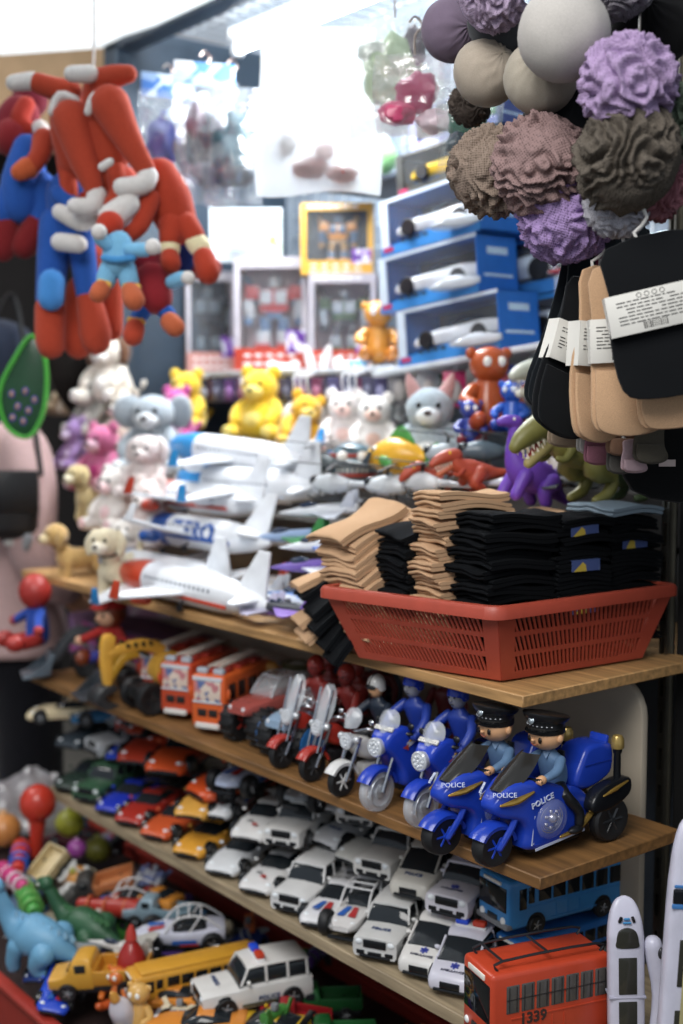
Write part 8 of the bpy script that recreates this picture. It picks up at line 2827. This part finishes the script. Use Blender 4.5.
@memo
def maraca(c):
    p = Proto()
    p.part('ball', B().ell((0, 0, 0.11), (0.034, 0.034, 0.036), None, 24, 16), plastic(c, 0.25))
    p.part('handle', B().limb([(0, 0, 0.01), (0.002, 0, 0.045), (0, 0, 0.08)], [0.012, 0.013, 0.018], 14), plastic(c, 0.3))
    return p


@memo
def rib_ball(c, c2):
    p = Proto()
    b = B().ell((0, 0, 0.03), 0.03, None, 36, 18)
    vs = []
    for v in b.v:
        a = math.atan2(v[1], v[0])
        k = 1 + 0.06 * abs(math.sin(a * 6))
        vs.append((v[0] * k, v[1] * k, v[2]))
    b.v = vs
    i = p.part('ball', b, plastic(c, 0.35), ang=180)
    p.part('stopper', B().lathe([(0.0001, 0.058), (0.008, 0.058), (0.006, 0.066), (0.0001, 0.067)], axis='z', n=12), plastic(c2, 0.3), i)
    return p


@memo
def pickup(col, tray):
    """Toy truck with an open bed."""
    p = Proto()
    pc = plastic(col, 0.3)
    p.part('chassis', B().box((0, 0, 0.016), (0.05, 0.15, 0.012), 0.003), plastic('#1c1d20', 0.4))
    i = p.part('cab', hull(B(), [(-0.078, 0.026, 0.024, 0.018, 0.03, 0.036), (-0.05, 0.028, 0.026, 0.018, 0.034, 0.042), (-0.036, 0.028, 0.024, 0.018, 0.04, 0.064), (-0.012, 0.028, 0.024, 0.018, 0.04, 0.066), (-0.006, 0.027, 0.023, 0.018, 0.04, 0.06)], 3), pc)
    g = B().box((0, -0.043, 0.053), (0.044, 0.003, 0.014), 0.001, rotm(-0.6, 0, 0))
    for s in (-1, 1):
        g.box((s * 0.0265, -0.024, 0.052), (0.003, 0.018, 0.013), 0.001)
    p.part('windows', g, plastic('#22272b', 0.1), i)
    b = B().box((0, 0.036, 0.026), (0.054, 0.082, 0.006))
    for s in (-1, 1):
        b.box((s * 0.0265, 0.036, 0.036), (0.004, 0.082, 0.022), 0.001)
    b.box((0, 0.076, 0.036), (0.054, 0.004, 0.022), 0.001).box((0, -0.004, 0.036), (0.054, 0.004, 0.022), 0.001)
    p.part('bed', b, plastic(tray, 0.3))
    for s in (-1, 1):
        p.part('headlight', B().ell((s * 0.018, -0.077, 0.03), (0.005, 0.003, 0.004), None, 10, 8), plastic('#e8e6da', 0.1))
        for y in (-0.048, 0.045):
            wheel_parts(p, (s * 0.026, y, 0.015), 0.015, 0.012)
    return p


@memo
def bottle(c, c2):
    p = Proto()
    p.part('bottle', B().lathe(spline([(0.0005, 0), (0.024, 0.001), (0.027, 0.01), (0.026, 0.05), (0.018, 0.07), (0.010, 0.082), (0.009, 0.088)], 3), axis='z', n=18), plastic(c, 0.2))
    p.part('cap', B().lathe([(0.0005, 0.086), (0.011, 0.086), (0.009, 0.1), (0.003, 0.112), (0.0005, 0.113)], axis='z', n=14), plastic(c2, 0.3))
    return p


@memo
def blaster(c, c2):
    """Short toy launcher: a barrel, grip and rings."""
    p = Proto()
    i = p.part('barrel', B().lathe(spline([(0.004, -0.07), (0.011, -0.068), (0.012, -0.03), (0.016, 0.0), (0.016, 0.05), (0.008, 0.06)], 3), (0, 0, 0.03), 'y', 14), plastic(c, 0.3))
    p.part('grip', B().limb([(0, 0.035, 0.022), (0, 0.045, 0.002), (0, 0.05, -0.012)], [0.0095, 0.0095, 0.008], 10), plastic(c2, 0.35), i)
    for y in (-0.05, -0.02, 0.015):
        p.part('ring', B().tube([(0.015 * math.cos(a * PI / 8), y, 0.03 + 0.015 * math.sin(a * PI / 8)) for a in range(16)], 0.0028, 6, closed=True), plastic(c2, 0.35), i)
    return p


@memo
def little_robot(c, c2):
    p = Proto()
    robot_parts(p, -1, (0, 0, 0), 0.11, (c, c2, c))
    return p


ZP = 0.455
bn(maraca('#bf3a2a'), 'toy_maraca', 'big round red toy maraca standing at the top of the bin', 'toy', 35, 858, 0.5, 0.3, 1.15, (0.0, 0.1))
bn(rib_ball('#b9bb3f', '#d6d86a'), 'toy_ball', 'yellow green ribbed toy ball next to the red maraca', 'toy ball', 70, 836, 0.5, 0, 1.05)
bn(rib_ball('#7d7c30', '#9a9a4a'), 'toy_ball', 'olive ribbed toy ball in the shade below the lower shelf', 'toy ball', 98, 862, 0.43, 0, 1.0)
bn(rib_ball('#c9874a', '#d8a878'), 'toy_ball', 'tan ribbed toy ball at the far left of the bin', 'toy ball', 4, 846, 0.5, 0, 1.25)
bn(rib_ball('#c98a3c', '#a8a43c'), 'toy_ball', 'orange and yellow ribbed toy ball in the middle of the bin', 'toy ball', 82, 888, 0.46, 0, 0.95, (0.5, 0.3))
bn(rib_ball('#9c4a9a', '#c9a0c4'), 'toy_ball', 'purple ribbed toy ball beside the white figures in the bin', 'toy ball', 77, 858, 0.48, 0, 0.7)
bn(pickup('#5f7390', '#cdb98c'), 'toy_truck', 'slate blue toy truck with a cream bed standing on end in the bin', 'toy truck', 45, 888, 0.47, 0.25, 1.0, (0.7, 0.1))
bn(little_robot('#c9c8c4', '#b4b4b0'), 'toy_robot', 'white toy robot lying beside the orange and yellow ball', 'toy robot', 64, 900, 0.46, 0.6, 0.9, (-0.9, 0.4))
bn(little_robot('#d2cec4', '#a8a49a'), 'toy_robot', 'off white toy robot lying next to the dark truck in the bin', 'toy robot', 82, 925, 0.45, -0.3, 1.0, (-1.1, -0.4))
bn(pickup('#3b3a38', '#b9764a'), 'toy_truck', 'dark toy truck with a copper coloured bed in the bin', 'toy truck', 104, 898, 0.46, -0.6, 1.0, (0.3, 0.2))
bn(blaster('#4f9a4a', '#6fb05a'), 'toy_launcher', 'green toy launcher lying across the left side of the bin', 'toy', 28, 915, 0.46, 1.3, 1.3)
bn(dino('#6fa6c8', '#8fbcd8', 'neck'), 'toy_dinosaur', 'light blue long necked toy dinosaur lying at the front of the bin', 'toy dinosaur', 40, 962, 0.44, -1.1, 0.95, (0, 0.3))
bn(dino('#2f5a3c', '#4a7a50', 'neck'), 'toy_dinosaur', 'dark green long necked toy dinosaur lying in the middle of the bin', 'toy dinosaur', 92, 950, 0.44, -1.3, 0.85, (0.2, 0.3))
bn(dart_plane('#c9c7c2', '#b5b2aa'), 'toy_jet', 'white toy jet lying on top of the dark green dinosaur', 'toy plane', 88, 945, 0.49, 0.5, 0.8, (0.3, 0))
bn(blaster('#c43a30', '#2f5fc0'), 'toy_launcher', 'red toy launcher with blue rings at the left edge of the bin', 'toy', 20, 872, 0.49, 1.1, 1.2)
bn(blaster('#c4407a', '#e8d3dc'), 'toy_launcher', 'pink and white toy launcher under the red one', 'toy', 12, 892, 0.48, 1.5, 1.1)
bn(car('sports', '#2448c0', 'race'), 'toy_car', 'glossy blue toy car nosing over the rim of the bin', 'toy car', 60, 992, 0.43, 0.9, 0.9, (0.2, 0.2))
bn(pickup('#d59f3c', '#c98f34'), 'toy_truck', 'yellow toy pickup beside the red bottle in the bin', 'toy truck', 104, 990, 0.44, -0.75, 1.15, (0.1, 0.1))
bn(bottle('#9c2a26', '#b53a30'), 'toy_bottle', 'dark red toy bottle with a pointed cap in the bin', 'toy', 132, 985, 0.45, 0, 1.0)
bn(bus('#8d9296', 4, None, None, 0.13, 0.05, 0.05), 'toy_bus', 'silver grey toy bus lying behind the glossy blue car', 'toy bus', 72, 968, 0.44, -0.8, 0.9, (0, 0.1))
bn(car('buggy', '#c9cad8', 'race'), 'toy_car', 'white toy racing buggy with a big black wheel on top of the bin', 'toy car', 182, 945, 0.47, -0.55, 1.15, (0.0, 0.1))
bn(bus('#d39a35', 7, None, '#d39a35', 0.25, 0.055, 0.06, sills=False), 'toy_bus', 'long yellow toy bus with brown windows behind the white police jeep', 'toy bus', 196, 990, 0.44, -0.2, 1.0, (0, 0.05))
bn(car('suv', '#dedcd8', 'policebar'), 'toy_car', 'white toy police jeep with blue and red roof lamps at the bottom of the photo', 'toy car', 252, 1002, 0.455, -0.3, 1.3, (0.02, 0.0))
bn(car('sports', '#d98a3a', 'plain'), 'toy_car', 'orange toy car below the white police jeep at the bottom edge', 'toy car', 196, 1036, 0.43, -0.7, 1.1)
bn(car('sports', '#e0b52e', 'black'), 'toy_car', 'bright yellow toy car under the bonnet of the white police jeep', 'toy car', 262, 1040, 0.43, -1.0, 1.15)
bn(pickup('#23582e', '#1f5029'), 'toy_truck', 'green toy truck right of the white police jeep', 'toy truck', 322, 1016, 0.42, -0.6, 0.9)
bn(pickup('#1c5428', '#2a6636'), 'toy_truck', 'deep green toy truck at the bottom edge below the other green one', 'toy truck', 335, 1052, 0.42, -0.6, 0.9)
bn(car('sports', '#d18a3a', 'plain'), 'toy_car', 'amber toy car half under the white racing buggy', 'toy car', 152, 905, 0.48, -1.2, 0.85)
bn(pickup('#8aa0ac', '#7f98a4'), 'toy_truck', 'grey blue toy truck behind the white racing buggy', 'toy truck', 160, 925, 0.46, -0.9, 0.9)
bn(blaster('#a8342a', '#c4603a'), 'toy_launcher', 'rust red toy launcher in the middle of the bin behind the jets', 'toy', 118, 925, 0.45, -0.9, 1.2)
bn(car('buggy', '#a83a32', 'race'), 'toy_car', 'red toy buggy with chrome bits in the middle of the bin', 'toy car', 128, 912, 0.46, -0.8, 1.0, (0.2, 0.1))
bn(little_robot('#7f8ab8', '#c9ccd6'), 'toy_robot', 'blue silver toy robot behind the red buggy', 'toy robot', 140, 898, 0.47, 0.3, 0.8, (-0.8, 0))
bn(seated_toy('#d0702e', '#c25a2c'), 'seated_toy', 'orange seated toy below the red bottle', 'toy', 118, 1008, 0.42, 0.4, 0.5)
bn(seated_toy('#d5a860', '#e0c08a'), 'seated_toy', 'honey coloured seated toy at the bottom edge of the bin', 'toy', 140, 1030, 0.42, 0.5, 0.55)
bn(bottle('#d6d2d8', '#e0a24a'), 'toy_bottle', 'pale toy bottle with an amber cap at the bottom of the bin', 'toy', 128, 1022, 0.43, 0, 0.8, (0.5, 0.3))
bn(car('sports', '#e0903a', 'plain'), 'toy_car', 'light orange toy car standing behind the red bottle', 'toy car', 168, 1006, 0.43, -0.9, 0.9)
# white polythene over the far end
p = Proto()
b = B()
b.sheet(lambda u, v: ((u - 0.5) * 0.26, (v - 0.5) * 0.2, 0.03 * noise.noise(Vector((u * 5, v * 5, 2))) + 0.02 * noise.noise(Vector((u * 12, v * 12, 4))) + 0.05 * (1 - (2 * u - 1) ** 2)), 24, 20)
p.part('sheet', b, film('#e2dde0', 0.6), ang=180)
bn(p, 'polythene_sheet', 'crumpled white polythene sheet at the far end of the bin', 'plastic sheet', 25, 808, 0.52, 0.4, 1.0, (0.2, 0.1), single=True)
# more small toys that fill the bin
cn = [('crimson', '#a3262c'), ('grass green', '#3f7a34'), ('silver', '#b4b8bc'), ('orange', '#cf6a2c'), ('navy', '#25356e'), ('black', '#1d1d20'), ('cream', '#d8ccb0'), ('sky blue', '#5f9fd0'), ('maroon', '#5f1f2a'), ('violet', '#6a4a9a')]
kn = [('car', lambda c: car('sports', c, 'plain'), 'toy_car', 'toy car', 'sports car', 0.85), ('truck', lambda c: pickup(c, c), 'toy_truck', 'toy truck', 'pickup truck', 0.8), ('jet', lambda c: dart_plane(c, '#8f9298'), 'toy_jet', 'toy plane', 'jet', 0.8),
      ('robot', lambda c: little_robot(c, '#7f8286'), 'toy_robot', 'toy robot', 'robot', 0.8), ('launcher', lambda c: blaster(c, '#3a3c40'), 'toy_launcher', 'toy', 'launcher', 0.9), ('suv', lambda c: car('suv', c, 'plain'), 'toy_car', 'toy car', 'jeep', 0.8)]
rnd = random.Random(21)
n_ = 0
for ki, (k, fn, nm_, cat, kw, s) in enumerate(kn):
    for ci, (cname, cc) in enumerate(cn):
        x = BX0 + 0.18 + (BX1 - BX0 - 0.3) * ((n_ * 0.381966) % 1.0)
        y = BY0 + 0.07 + (BY1 - BY0 - 0.13) * ((n_ * 0.7548) % 1.0)
        n_ += 1
        spawn(fn(cc), nm_, 'small %s toy %s lying low among the loose toys in the red bin' % (cname, kw), cat, (x, y, BZ - 0.02 + 0.022 * (n_ % 3)), (rnd.uniform(-0.3, 0.3), rnd.uniform(-0.3, 0.3), rnd.uniform(-2, 1)), 'small toys low in the bin', s)
